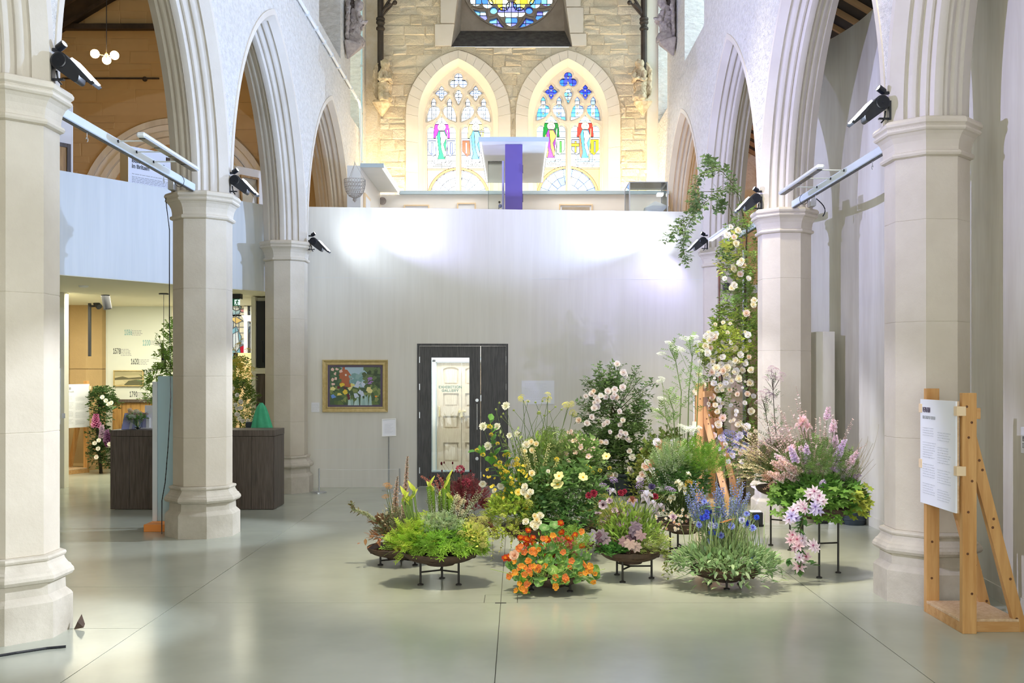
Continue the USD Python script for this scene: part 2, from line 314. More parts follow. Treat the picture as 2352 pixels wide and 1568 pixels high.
column(*RC[0], 'pale stone octagonal column behind the pine notice stand at the right', [1.18, 2.02, 2.75])
column(*RC[1], 'pale stone octagonal column right of the climbing rose', [1.1, 1.9, 2.7])
column(*RC[2], 'pale stone octagonal column half hidden behind the climbing rose', [1.2, 2.0])

# ---------------------------------------------------------------- arcades
ZS, ZA, TOP = 3.475, 5.99, 9.7
PROF = [(0, -.075), (-.012, -.075), (-.012, -.008), (0, .0), (.07, .058), (.078, .05), (.092, .046), (.106, .055), (.112, .07), (.126, .084), (.146, .09), (.16, .083), (.166, .075), (.178, .084), (.19, .108), (.206, .122), (.222, .122), (.232, .112), (.244, .135), (.252, .16), (.285, .165)]
PROF = PROF + [(.565 - u, i) for u, i in PROF[::-1][1:] if i > -.01] + [(.565, .0)]
def arcade(side, ys, xn, sgn, label, holes=()):
    """ys: column centres along y; xn: nave face; sgn: +1 when the aisle lies towards +x"""
    x0, x1 = sorted((xn, xn + sgn * .565))
    wall = sbox(ys[0] - .45, ZS, 20, TOP).union(sbox(ys[0] - .45, 0, ys[0] + .08, ZS + .1))
    op = []
    for a, b in zip(ys[:-1], ys[1:]):
        c, h = (a + b) / 2, (b - a) / 2 - .08
        op.append((c, h)); wall = wall.difference(Polygon(arch_curve(c, h + .001, ZS, ZA + .001, 22, ZS - 1.5)))
    for p in holes: wall = wall.difference(p)
    name = f'wall_{side}'
    struct(name, G().poly(wall, x0, x1, 'yz'), 'rough_plaster', label=label)
    for c, h in op:
        rise = ZA - ZS; e = (rise * rise - h * h) / (2 * h); R = h + e; n = 26; V, S = [], []
        for u, i in PROF:
            r = R - i; t = np.linspace(0, math.acos(e / r), n)
            y = np.concatenate([c + e - r * np.cos(t), (c - e + r * np.cos(t))[::-1][1:]]); z = np.concatenate([ZS + r * np.sin(t), (ZS + r * np.sin(t))[::-1][1:]])
            V.append(np.stack([np.full(len(y), xn + sgn * u), y, z], 1))
        m = len(V[0]); V = np.vstack(V); F = []
        for k in range(len(PROF) - 1):
            for q in range(m - 1):
                a0 = k * m + q; F.append((a0, a0 + 1, a0 + m + 1, a0 + m) if sgn < 0 else (a0, a0 + m, a0 + m + 1, a0 + 1))
        # the soffit's back, so that the moulding has a body
        write_mesh(numbered('/World/' + name, 'arch'), V, np.array(F), 'arch_stone', 38)
XL, XR = -2.965, 2.725
arcade('left', [2.55, 6.53, 10.53, 14.33, 18.25], XL, -1, None, [sbox(15.25, 6.9, 17.1, 9.4), sbox(18.1, 6.2, 19.5, 9.4)])
arcade('right', [3.6, 7.57, 11.55, 15.1, 19.1], XR, 1, None, [sbox(15.0, 6.75, 16.75, 9.4), sbox(18.7, 6.5, 19.9, 9.4)])
def clerestory(n, xf, sgn, y0, y1, z0, z1):
    """splayed upper window in the arcade wall: sill, jambs and leaded panes at the outer face"""
    xo = xf + sgn * .5
    p = struct(f'window_{n}', G().box(min(xo, xo + sgn * .03), max(xo, xo + sgn * .03), y0, y1, z0, z0 + .06), 'dressed_stone'); P = str(p.GetPath())
    k = max(2, int((y1 - y0) / .45)); w = (y1 - y0) / k
    g = G()
    for i in range(k + 1): g.box(xo - .04, xo + .04, y0 + i * w - .03, y0 + i * w + .03, z0, z1)
    v, f, _ = g.get(); write_mesh(P + '/mullion', v, f, 'dressed_stone')
    for i in range(k):
        for j in range(4):
            h = (z1 - z0) / 4; q = G().box(xo - .003, xo + .003, y0 + i * w + .035, y0 + (i + 1) * w - .035, z0 + j * h + .03, z0 + (j + 1) * h - .01, c=(.85, .95, .98)); v, f, c = q.get()
            write_mesh(numbered(P, 'pane'), v, f, 'stained', False, c)
clerestory(3, XL, -1, 15.25, 17.1, 6.9, 9.4); clerestory(4, XL, -1, 18.1, 19.5, 6.2, 9.4)
clerestory(5, XR, 1, 15.0, 16.75, 6.75, 9.4); clerestory(6, XR, 1, 18.7, 19.9, 6.5, 9.4)

# ---------------------------------------------------------------- rear wall with its two traceried windows and the rose window
YR = 20.0; pr = YR / FP
def rx(px): return (px - CX) * pr
def rz_(py): return EYE + (CY - py) * pr
WIN = [1052.5, 1304.5]
def wpoly(cx, hw, apex, spring, bottom=470, n=18): return [(x, z) for x, z in arch_curve(rx(cx), hw * pr, rz_(spring), rz_(apex), n, rz_(bottom))]
rec_out = Polygon([(rx(1036), rz_(107.5)), (rx(1313), rz_(107.5)), (rx(1293), rz_(-60)), (rx(1245), rz_(-150)), (rx(1174.5), rz_(-190)), (rx(1104), rz_(-150)), (rx(1056), rz_(-60))])
back = sbox(-3.3, 0, 3.4, 11.2)
for c in WIN: back = back.difference(Polygon(wpoly(c, 91, 136, 268)))
back = back.difference(rec_out)
struct('wall_far', G().poly(back, YR + .02, YR + .6), 'rear_plaster'); RW = '/World/wall_far'
# window surrounds of single voussoirs
zone = sbox(rx(872), rz_(470), rx(1484), rz_(-12)).difference(rec_out)
for wi, c in enumerate(WIN):
    o = np.array(wpoly(c, 120, 116, 262, n=10)); i = np.array(wpoly(c, 92, 135, 268, n=10))
    zone = zone.difference(Polygon(wpoly(c, 121.5, 114, 262)))
    for k in range(len(o) - 1):
        cut = [(o[k], o[k + 1], i[k + 1], i[k])]
        if k in (0, len(o) - 2):                       # the jambs below the spring in three stones
            cut = [tuple(np.array([(1 - t0) * a + t0 * b, (1 - t1) * a + t1 * b, (1 - t1) * cc + t1 * d, (1 - t0) * cc + t0 * d])) for a, b, d, cc in [(o[k], o[k + 1], i[k + 1], i[k])] for t0, t1 in ((0, .36), (.36, .7), (.7, 1))]
        for q in cut:
            p = Polygon(np.array(q)).buffer(-.0018, join_style=2)
            if p.area > 1e-4: v, f, _ = G().poly(p, YR - .028, YR + .03).get(); write_mesh(numbered(RW, 'voussoir'), v, f, 'dressed_stone')
# ashlar beside the rose window's recess
for q in ([(1012, -12), (1051, -12), (1044, 54), (1012, 54)], [(999, 56), (1044, 56), (1037, 106), (999, 106)], [(1298, -12), (1334, -12), (1334, 16), (1301, 16)], [(1301, 18), (1340, 18), (1340, 76), (1309, 76)], [(1309, 78), (1347, 78), (1347, 106), (1314, 106)]):
    p = Polygon([(rx(x), rz_(y)) for x, y in q]).buffer(-.004, join_style=2); zone = zone.difference(p.buffer(.012, join_style=2))
    v, f, _ = G().poly(p, YR - .02, YR + .03).get(); write_mesh(numbered(RW, 'ashlar'), v, f, 'dressed_stone')
# coursed rubble, every stone a block with its own face
def rubble(parent, zone, y, mats, hmin, hmax, wmin, wmax, proud, name='stone', gap=.003, r=np.random.default_rng(5), rough=.007):
    x0, z0, x1, z1 = zone.bounds; z = z0; n = 0
    while z < z1:
        h = r.uniform(hmin, hmax); x = x0 - r.uniform(0, wmax)
        while x < x1:
            w = r.uniform(wmin, wmax); split = r.random() < .22 and h > (hmin + hmax) / 2
            for a, b in (((z, z + h * .5), (z + h * .5, z + h)) if split else ((z, z + h),)):
                j = r.normal(0, .006, 8); q = Polygon([(x + j[0], a + j[1]), (x + w + j[2], a + j[3]), (x + w + j[4], b + j[5]), (x + j[6], b + j[7])])
                p = q.intersection(zone)
                for g in getattr(p, 'geoms', [p]):
                    g = g.buffer(-gap, join_style=2) if not g.is_empty else g
                    for g in getattr(g, 'geoms', [g]):
                        if g.geom_type != 'Polygon' or g.area < .004: continue
                        d = r.uniform(.3, 1) * proud
                        inner = g.buffer(-min(.016, .12 * math.sqrt(g.area)), join_style=2)
                        pts = np.array(g.exterior.coords)[:-1]
                        if inner.geom_type == 'Polygon' and len(inner.exterior.coords) == len(pts) + 1 and len(pts) <= 8:
                            pi = np.array(inner.exterior.coords)[:-1]
                            k0 = int(np.argmin(((pi - pts[0]) ** 2).sum(1))); pi = np.roll(pi, -k0, 0); m = len(pts)
                            if Polygon(pts).exterior.is_ccw != Polygon(pi).exterior.is_ccw: pi = np.roll(pi[::-1], 1, 0)
                            cen = pi.mean(0)
                            V = np.vstack([np.stack([pts[:, 0], np.full(m, y + .03), pts[:, 1]], 1), np.stack([pts[:, 0], np.full(m, y - d * .3), pts[:, 1]], 1), np.stack([pi[:, 0], y - d + r.normal(0, rough, m), pi[:, 1]], 1), [[cen[0] + r.normal(0, .03), y - d - abs(r.normal(0, rough)), cen[1]]]])
                            F = [[k, (k + 1) % m, m + (k + 1) % m, m + k] for k in range(m)] + [[m + k, m + (k + 1) % m, 2 * m + (k + 1) % m, 2 * m + k] for k in range(m)] + [[2 * m + k, 2 * m + (k + 1) % m, 3 * m] for k in range(m)]
                            if not Polygon(pts).exterior.is_ccw: F = [u[::-1] for u in F]
                            write_mesh(numbered(parent, name), V, F, mats[r.integers(len(mats))])
                        else:
                            v, f, _ = G().poly(g, y - d, y + .03).get(); write_mesh(numbered(parent, name), v, f, mats[r.integers(len(mats))])
                        n += 1
            x += w
        z += h
    return n
zone = zone.intersection(sbox(-9, rz_(452), 9, 12))
n_st = rubble(RW, zone, YR + .02, ['rear_stone_0', 'rear_stone_1', 'rear_stone_2'], .12, .24, .2, .56, .02)
print('rear stones', n_st)
# smooth returns of the nave walls into the corners
struct('trim_1', G().box(-3.3, rx(868), YR - .03, YR + .02, 0, TOP), 'rear_plaster'); struct('trim_2', G().box(rx(1486), 3.0, YR - .03, YR + .02, 0, TOP), 'dressed_stone')

def loft(a, b, ya, yb):
    a, b = np.asarray(a), np.asarray(b); m = len(a)
    V = np.vstack([np.stack([a[:, 0], np.full(m, ya), a[:, 1]], 1), np.stack([b[:, 0], np.full(m, yb), b[:, 1]], 1)])
    return V, [[k, k + 1, m + k + 1, m + k] for k in range(m - 1)]
def pane_parts(parent, light, regions, y, bg, gap, cell=None, r=np.random.default_rng(3)):
    """splits a light into coloured panes: regions (polygon, colour) laid over a background of cells; lead fills the gaps"""
    light = light.buffer(0); left = light; out = []
    for poly, col in regions[::-1]:
        q = poly.buffer(0).intersection(left)
        if q.area > 1e-5: out.append((q, col)); left = left.difference(poly.buffer(0))
    if cell:
        x0, z0, x1, z1 = light.bounds; cx, cz = cell; nz_ = max(1, round((z1 - z0) / cz)); nx = max(1, round((x1 - x0) / cx))
        for i in range(nz_):
            for k in range(nx):
                q = sbox(x0 + (x1 - x0) * k / nx, z0 + (z1 - z0) * i / nz_, x0 + (x1 - x0) * (k + 1) / nx, z0 + (z1 - z0) * (i + 1) / nz_).intersection(left)
                if q.area > 1e-5: out.append((q, bg[r.integers(len(bg))]))
    else: out.append((left, bg[0]))
    u = []
    for q, col in out:
        for g in getattr(q, 'geoms', [q]):
            if g.geom_type != 'Polygon': continue
            g = g.buffer(-gap)
            for g in getattr(g, 'geoms', [g]):
                if g.geom_type != 'Polygon' or g.area < 2e-4: continue
                g = g.simplify(.003); u.append(g); c = np.clip(np.array(col) * r.uniform(.93, 1.05), 0, 1)
                v, f, cc = G().poly(g, y, y + .006, c=c).get(); write_mesh(numbered(parent, 'pane'), v, f, 'stained', False, cc)
    g = G().poly(light.buffer(.012).difference(unary_union(u)), y - .004, y + .010); v, f, _ = g.get(); write_mesh(numbered(parent, 'lead'), v, f, 'lead')
def circ(x, y, r, n=20): return Point(x, y).buffer(r, n // 4)
SG = {}
def sainted(k):
    """the four figures: robe, halo ground, mantle, shields"""
    return [dict(g=(.62, .20, .72), robe=(.22, .62, .40), cl=(.93, .93, .92), sh=(.50, .58, .92), sh2=(.9, .92, .98), pale=1),
            dict(g=(.96, .78, .36), robe=(.30, .52, .68), cl=(.42, .62, .74), sh=(.90, .30, .20), sh2=(.92, .92, .95), pale=1),
            dict(g=(.05, .34, .12), robe=(.42, .17, .45), cl=(.85, .60, .24), sh=(.22, .55, .18), sh2=(.55, .72, .5), pale=0),
            dict(g=(.90, .18, .14), robe=(.28, .55, .80), cl=(.86, .86, .93), sh=(.42, .42, .46), sh2=(.95, .66, .13), pale=0)][k]
NAMES = ['PATRICK', 'GEORGE', 'NINIAN', 'DAVID']
for wi, c0 in enumerate(WIN):
    yw = YR + .34; s = yw / FP
    X = lambda px: (px - CX) * s
    Z = lambda py: EYE + (CY - py) * s
    dx = c0 - 1052.5; dy = 0 if wi == 0 else -3
    P_ = lambda pts: Polygon([(X(x + dx), Z(y + dy)) for x, y in pts])
    mir = lambda pts, ax: [(2 * ax - x, y) for x, y in pts]
    w = struct(f'window_{wi + 1}', G().add(*loft(wpoly(c0, 92, 135, 268), [(X(c0) + (x - rx(c0)) * 1.0 * 78.5 / 92 * yw / YR, EYE + (z - EYE) * yw / YR) if False else (x2, z2) for (x, z), (x2, z2) in zip(wpoly(c0, 92, 135, 268), [tuple(q) for q in arch_curve(X(c0), 78.5 * s, Z(290), Z(157), 18, Z(470))])], YR - .03, yw)), 'dressed_stone', 30)
    WP = str(w.GetPath())
    lights = []
    for ax in (1014.0, 1092.5):
        body = P_([(ax - 33, 470), (ax - 33, 301), (ax - 31, 295), (ax - 26, 291), (ax - 20.5, 291), (ax - 16.5, 294), (ax - 16, 287), (ax - 13, 280), (ax - 6, 273), (ax, 266), (ax + 6, 273), (ax + 13, 280), (ax + 16, 287), (ax + 16.5, 294), (ax + 20.5, 291), (ax + 26, 291), (ax + 31, 295), (ax + 33, 301), (ax + 33, 470)])
        lights.append((body, ax))
    mou = [(981, 279), (981.5, 262), (986, 248), (991, 243), (989.5, 236), (991, 230), (995.5, 223.5), (1000.5, 230), (1002.3, 237), (1001, 243), (1008, 246), (1010.8, 253), (1008.5, 262), (1001, 271), (990, 276)]
    small = [P_(mou), P_(mir(mou, 1014)), P_(mir(mou, 1053.2)), P_([(x + 78.5, y) for x, y in mou])]
    for ax in (1014.0, 1092.5):
        small.append(unary_union([P_([(ax, 196), (ax + 6, 203), (ax + 4, 212), (ax, 216), (ax - 4, 212), (ax - 6, 203)]), P_([(ax, 231), (ax + 6, 223), (ax + 4, 214), (ax, 210), (ax - 4, 214), (ax - 6, 223)]), P_([(ax - 15.5, 213.5), (ax - 8, 207), (ax + 2, 211), (ax + 2, 216), (ax - 8, 220)]), P_([(ax + 15.5, 213.5), (ax + 8, 207), (ax - 2, 211), (ax - 2, 216), (ax + 8, 220)])]))
    small.append(unary_union([circ(X(c0 + .5), Z(211 + dy), 5.5 * s), P_([(1044, 216), (1049, 211), (1057, 211), (1062, 216), (1061, 223), (1053, 240), (1045, 223)])]))
    small.append(unary_union([circ(X(c0 + .5), Z(177 + dy), 9.5 * s), circ(X(c0 - 10), Z(191.5 + dy), 9.3 * s), circ(X(c0 + 11), Z(191.5 + dy), 9.3 * s), circ(X(c0 + .5), Z(186 + dy), 7 * s)]))
    outline = Polygon(arch_curve(X(c0), 78.5 * s, Z(290), Z(157), 18, Z(470)))
    holes = unary_union([l for l, _ in lights] + small)
    g = G().poly(outline.buffer(.02).difference(holes), yw, yw + .12); v, f, _ = g.get(); write_mesh(WP + '/tracery', v, f, 'dressed_stone')
    g = G().poly(outline.buffer(.02).difference(holes.buffer(3.6 * s)), yw - .05, yw + .002); v, f, _ = g.get(); write_mesh(WP + '/tracery_rib', v, f, 'dressed_stone')
    blues = [(.93, .96, 1), (.88, .93, 1), (.80, .88, 1)] if wi == 0 else [(.30, .36, .92), (.24, .52, .92), (.60, .74, .98), (.70, .83, 1)]
    for q in small:
        x0, z0, x1, z1 = q.bounds; deep = z1 > Z(240)
        cs = blues if wi == 0 else ([(.10, .16, .75), (.16, .20, .80), (.08, .34, .82)] if z0 > Z(233) else [(.26, .58, .92), (.42, .52, .95), (.66, .80, .98), (.74, .86, 1)])
        cs = [(.62, .74, .98), (.70, .78, 1), (.80, .90, 1)] if wi == 0 and z0 > Z(233) else cs
        star = [(Polygon([((x0 + x1) / 2 + a, z0 + (z1 - z0) * t + b) for a, b in ((0, 3.2 * s), (2 * s, 0), (0, -3.2 * s), (-2 * s, 0))]), (.98, .86, .45) if wi else (.97, .97, 1)) for t in (.3, .62)]
        pane_parts(WP, q, star, yw + .05, cs, .0035, (9 * s, 9 * s))
    for li, (q, ax) in enumerate(lights):
        k = wi * 2 + li; d = sainted(k); lx = lambda x, ax=ax: ax + x; PP = lambda pts: P_([(ax + x, y) for x, y in pts]); R = []
        white = [(.97, .98, 1), (.93, .96, .98), (1, 1, 1)] if wi == 0 else [(.82, .92, .96), (.76, .88, .94), (.88, .95, .98)]
        R.append((PP([(-17, 284), (17, 284), (19, 316), (-19, 316)]), d['g']))
        for sx in (-1, 1):
            R.append((PP([(sx * 31, 322), (sx * 12, 322), (sx * 12, 352), (sx * 20, 358), (sx * 31, 346)]), d['sh'] if sx < 0 or k in (0,) else d['sh2'] if k != 1 else white[0]))
            R.append((PP([(sx * 24, 326), (sx * 20, 326), (sx * 20, 352), (sx * 24, 352)]), d['sh2'] if sx < 0 else d['sh']))
        if k == 3: R.append((PP([(-32, 331), (-14, 331), (-14, 338), (-32, 338)]), d['sh2'])); 
        R.append((circ(X(ax + dx), Z(291 + dy), 9.5 * s), (.99, .90, .62) if wi else (1, 1, .97)))
        R.append((PP([(-7, 299), (7, 299), (12, 312), (13, 340), (9, 364), (-9, 364), (-13, 340), (-12, 312)]), d['robe']))
        R.append((PP([(-4, 300), (5, 300), (12, 314), (4, 330), (10, 352), (6, 362), (-1, 340), (-3, 318)]), d['cl']))
        R.append((PP([(-14, 312), (-11, 309), (-6, 352), (-9, 364), (-12, 360)]), d['cl'] if k != 3 else (.85, .35, .25)))
        R.append((circ(X(ax + dx), Z(292.5 + dy), 5 * s), (.98, .93, .86)))
        R.append((PP([(12, 296), (14.5, 296), (10, 372), (7.5, 372)]), (.97, .97, .99) if k < 3 else (.93, .74, .42)))
        if k == 1: R.append((PP([(7, 299), (20, 299), (20, 302), (7, 302)]), (1, 1, .98)))
        R.append((PP([(-8, 364), (8, 364), (10, 371), (-10, 371)]), (.96, .96, .96)))
        R.append((PP([(-33, 368), (-22, 368), (-17, 373.5), (17, 373.5), (22, 368), (33, 368), (33, 373), (24, 373), (19, 380.5), (-19, 380.5), (-24, 373), (-33, 373)]), (.90, .90, .86)))
        R.append((PP([(-33, 386), (33, 386), (33, 389), (-33, 389)]), (.97, .80, .52)))
        R.append((PP([(-33, 389), (33, 389), (33, 470), (-33, 470)]), (.96, .72, .38) if wi else (.98, .82, .55)))
        cxm = X(c0); arcb = Point(cxm, Z(440 + dy)).buffer(50 * s, 10)
        for r0, colr in ((72, (.98, .55, .34)), (66, (.96, .97, 1) if wi == 0 else (.72, .83, .97))): R.append((Point(cxm, Z(455 + dy)).buffer(r0 * s, 12), colr))
        r = np.random.default_rng(40 + k); seg = []
        for a in range(0, 180, 20):                               # the mosaic half circle, cut into rays
            for r0, r1 in ((30, 48), (48, 65)):
                a0, a1 = math.radians(a), math.radians(a + 20)
                seg.append((Polygon([(cxm + rr * s * math.cos(t), Z(455 + dy) + rr * s * math.sin(t)) for rr, t in ((r0, a0), (r1, a0), (r1, a1), (r0, a1))]), [(.95, .97, 1), (.98, .98, 1), (.86, .93, 1)][r.integers(3)] if wi == 0 else [(.60, .76, .98), (.78, .88, 1), (.48, .58, .95), (.80, .92, .90)][r.integers(4)]))
        pane_parts(WP, q, R + seg, yw + .05, white, .003, (16.5 * s, 13 * s), np.random.default_rng(60 + k))
        m = meshkit.text_mesh(NAMES[k], 4.6 * s, .003, bold=True); b = m.bounds; m.apply_translation(-(b[0] + b[1]) / 2)
        v = np.array(m.vertices) * [min(1, 30 * s / (b[1] - b[0])[0]), 1, 1]; v = np.stack([v[:, 0] + X(ax + dx), yw + .043 + v[:, 2], v[:, 1] + Z(377 + dy)], 1)
        write_mesh(numbered(WP, 'lettering'), v, np.array(m.faces), 'ink')
# rose window: splayed recess, dark sloping sill, back plane with a tracery wheel
yo = YR + .62; so = yo / FP
OX = lambda px: (px - CX) * so
OZ = lambda py: EYE + (CY - py) * so
inner = [(OX(1058), OZ(71)), (OX(1297), OZ(71)), (OX(1290), OZ(-60)), (OX(1244), OZ(-148)), (OX(1174.5), OZ(-182)), (OX(1105), OZ(-148)), (OX(1064), OZ(-60))]
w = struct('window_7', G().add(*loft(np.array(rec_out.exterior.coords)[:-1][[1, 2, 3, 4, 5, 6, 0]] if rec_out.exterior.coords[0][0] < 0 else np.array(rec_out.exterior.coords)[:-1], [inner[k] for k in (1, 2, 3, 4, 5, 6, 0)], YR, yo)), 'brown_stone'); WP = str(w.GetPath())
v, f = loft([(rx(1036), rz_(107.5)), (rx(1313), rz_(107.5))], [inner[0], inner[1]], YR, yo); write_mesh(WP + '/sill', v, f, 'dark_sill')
rc = (OX(1174.5), OZ(-47.7)); RR = 116.7 * so
glass_ = []
for k in range(6):                                             # six petals, six small lobes between them
    a = -PI / 2 + k * PI / 3
    pol = lambda r, t: (rc[0] + r * RR * math.cos(a + t), rc[1] + r * RR * math.sin(a + t))
    glass_.append(unary_union([Point(pol(.80, 0)).buffer(.125 * RR, 6), Point(pol(.66, .26)).buffer(.105 * RR, 6), Point(pol(.66, -.26)).buffer(.105 * RR, 6), Point(pol(.52, 0)).buffer(.10 * RR, 6), Polygon([pol(.95, 0), pol(.75, .15), pol(.5, .1), pol(.5, -.1), pol(.75, -.15)])]))
    for sg in (-1, 1):
        glass_.append(Polygon([pol(.965, sg * .13), pol(.965, sg * .30), pol(.955, sg * .48), pol(.90, sg * .50), pol(.845, sg * .42), pol(.80, sg * .36), pol(.885, sg * .25)]))
    b = PI / 6
    glass_.append(unary_union([Point(pol(.50, b + .2)).buffer(.12 * RR, 6), Point(pol(.50, b - .2)).buffer(.12 * RR, 6), Point(pol(.37, b)).buffer(.1 * RR, 6)]))
    glass_.append(unary_union([Point(pol(.70, b + .0)).buffer(.075 * RR, 6)]))
hol = unary_union(glass_)
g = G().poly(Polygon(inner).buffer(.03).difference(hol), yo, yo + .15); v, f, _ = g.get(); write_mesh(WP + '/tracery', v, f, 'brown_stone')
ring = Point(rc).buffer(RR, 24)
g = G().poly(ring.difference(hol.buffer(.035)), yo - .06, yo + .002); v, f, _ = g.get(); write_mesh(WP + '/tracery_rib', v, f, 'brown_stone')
r = np.random.default_rng(9)
for q in glass_:
    cx_, cz_ = q.centroid.x, q.centroid.y; d = math.hypot(cx_ - rc[0], cz_ - rc[1]) / RR
    cs = [(.20, .36, .92), (.34, .62, .95), (.72, .88, 1), (.85, .95, 1), (.36, .36, .85)] if d > .6 else [(.95, .80, .28), (.92, .70, .15), (.95, .95, .9), (.45, .65, .95)]
    pane_parts(WP, q, [], yo + .06, cs, .006, (.13, .11), r)
# ---------------------------------------------------------------- white partition with the door, galleries, aisles
A0 = math.atan(.052)
def wallD(px, off=0.): u = (px - CX) / FP; return (14.8 + .052 * 3.05 - off) / (1 - .052 * u)
def wp(px, py, off=0.): return W(px, py, wallD(px, off))
def wl(px, py):
    """wall frame: metres along the wall from its left end, height"""
    p = wp(px, py); return (p[0] + 3.05) / math.cos(A0), p[2]
WB = (-3.05, 14.8, 0)
pw = Polygon([(0, 0), (5.9, 0), (5.9, 4.028), (0, 4.056)])
dx0, dz1 = wl(958, 789); dx1, _ = wl(1167, 789)
pw = pw.difference(sbox(dx0, -1, dx1, dz1))
g = G().poly(pw, 0, .16); g.xf(rotz(A0, WB)); struct('wall_back', g, 'panel_wall')
bp = '/World/wall_back'
g = G().poly(pw.intersection(sbox(0, 0, 6, .13)), -.004, .0); g.xf(rotz(A0, WB)); v, f, _ = g.get(); write_mesh(bp + '/skirting', v, f, 'panel_wall')
for z in (3.03, .55):
    g = G()
    for a, b in ((.1, dx0 - .3), (dx1 + .3, 5.8)): g.box(a, b, -.0015, .0, z, z + .004)
    g.xf(rotz(A0, WB)); v, f, _ = g.get(); write_mesh(numbered(bp, 'panel_joint'), v, f, 'parapet')
# gallery floor behind the partition
g = G().poly(Polygon([(-3.5, 15.05), (3.6, 15.4), (3.6, 20.0), (-3.5, 20.0)]), 2.86, 2.98, 'xy'); struct('floor_gallery', g, 'white_matt')

# left: mezzanine parapet and its slab
P0, P1 = np.array([-6.6, 10.49]), np.array([-3.53, 14.72]); d = (P1 - P0) / np.linalg.norm(P1 - P0); nrm = np.array([-d[1], d[0]])
par = Polygon([tuple(P0), tuple(P1), tuple(P1 + nrm * .14), tuple(P0 + nrm * .14)])
struct('wall_mezzanine', G().poly(par, 2.82, 4.05, 'xy'), 'parapet')
struct('ceiling', G().poly(Polygon([tuple(P0 + nrm * .006), tuple(P1 + nrm * .006), (-3.53, 18.0), (-9.2, 18.0), (-9.2, 10.5)]), 2.812, 2.955, 'xy'), 'cream_paint')
# the aisle's end wall: blocks above the mezzanine, plastered timeline wall below
struct('wall_left_end', G().box(-9.2, -3.53, 18.0, 18.3, 0, 9.6), 'aisle_block_1')
rubble('/World/wall_left_end', sbox(-8.7, 4.1, -3.7, 8.2).difference(Point(-6.0, 4.42).buffer(1.72, 24)), 18.0, ['aisle_block_0', 'aisle_block_1', 'aisle_block_2'], .21, .25, .42, .75, .012, 'block', .0012, np.random.default_rng(8), .002)
for k, (ro, ri, y, m_) in enumerate(((1.70, 1.60, 17.93, 'side_panel'), (1.595, 1.47, 17.96, 'panel_wall'), (1.465, 1.38, 17.90, 'side_panel'), (1.375, 1.25, 17.97, 'side_panel'))):
    arc = Point(-6.0, 4.42).buffer(ro, 32).difference(Point(-6.0, 4.42).buffer(ri, 32)).intersection(sbox(-9, 4.0, 0, 9))
    v, f, _ = G().poly(arc, y, 18.05).get(); write_mesh(numbered('/World/wall_left_end', 'blind_arch'), v, f, m_)
v, f, _ = G().poly(Point(-6.0, 4.42).buffer(1.25, 24).intersection(sbox(-9, 4, 0, 9)), 17.99, 18.02).get(); write_mesh('/World/wall_left_end/infill', v, f, 'aisle_block_0')
single('iron_rail', G().box(-8.0, -6.3, 17.96, 17.985, 6.81, 6.835).tm(trimesh.creation.icosphere(1, .05).apply_translation((-7.6, 17.97, 6.80))).tm(trimesh.creation.icosphere(1, .045).apply_translation((-6.55, 17.97, 6.81))), 'dark_timber', 'thin dark iron rail stub across the ochre aisle wall below the globe pendant', 'rail')
single('tie_beam', G().box(-9.1, -3.6, 17.86, 17.98, 7.66, 7.75), 'dark_timber', 'thin dark horizontal timber across the top of the ochre aisle wall', 'beam')
struct('wall_left_outer', G().box(-9.3, -9.2, -2.2, 18.0, 0, 9.6), 'aisle_block_1')
# roofs of the aisles: boards on rafters
def roof(name, p0, p1, y0, y1, th, rafters, step, board=.22):
    """p0, p1: (x, z) of the slope's ends"""
    t = struct(name, G().poly(Polygon([p0, p1, (p1[0], p1[1] + th), (p0[0], p0[1] + th)]), y0, y1), 'roof_board'); P = str(t.GetPath())
    L = math.hypot(p1[0] - p0[0], p1[1] - p0[1]); y = y0 + .1
    while y < y1 - .1 and rafters:
        g = G().poly(Polygon([p0, p1, (p1[0], p1[1] - .07), (p0[0], p0[1] - .07)]), y, y + .05); v, f, _ = g.get(); write_mesh(numbered(P, 'rafter'), v, f, rafters); y += step
struct('wall_front', G().box(-9.3, 6.6, -2.35, -2.2, 4.2, TOP).box(-9.3, -3.4, -2.35, -2.2, 0, 4.2).box(3.2, 6.6, -2.35, -2.2, 0, 4.2), 'panel_wall')
struct('ceiling_nave', G().box(-3.6, 3.4, -2.2, 20.6, TOP, TOP + .15), 'dark_timber')
roof('ceiling_left_aisle', (-9.2, 6.9), (-3.5, 10.38), -2.2, 18.0, .1, 'dark_timber', .55)
roof('ceiling_right_aisle', (6.4, 4.72), (2.95, 6.71), -2.2, 20.0, .1, 'rafter', .42)

# plastered wall below the mezzanine
struct('wall_timeline', G().box(XW(203, 17.8), XW(398, 17.8), 17.8, 17.98, 0, 2.82), 'green_white')
struct('wall_return', G().box(XW(398, 17.8), XW(531, 17.8), 17.72, 17.98, 0, 2.82), 'cream_paint')
struct('wall_partition', G().box(-9.1, XW(158, 14.9), 14.75, 14.9, 0, 2.81), 'cream_paint')
p_ = struct('trim_3', G().lathe([(.43, 0), (.43, .08), (.36, .12), (.36, .3)], 8, (XW(182, 17.5), 17.78, 0), phase=PI / 8), 'aisle_block_1')
for a, b in ((.3, 1.72), (1.728, 2.818)): v, f, _ = G().lathe([(.36, a), (.36, b)], 8, (XW(182, 17.5), 17.78, 0), phase=PI / 8).get(); write_mesh(numbered('/World/trim_3', 'block'), v, f, 'aisle_block_1')

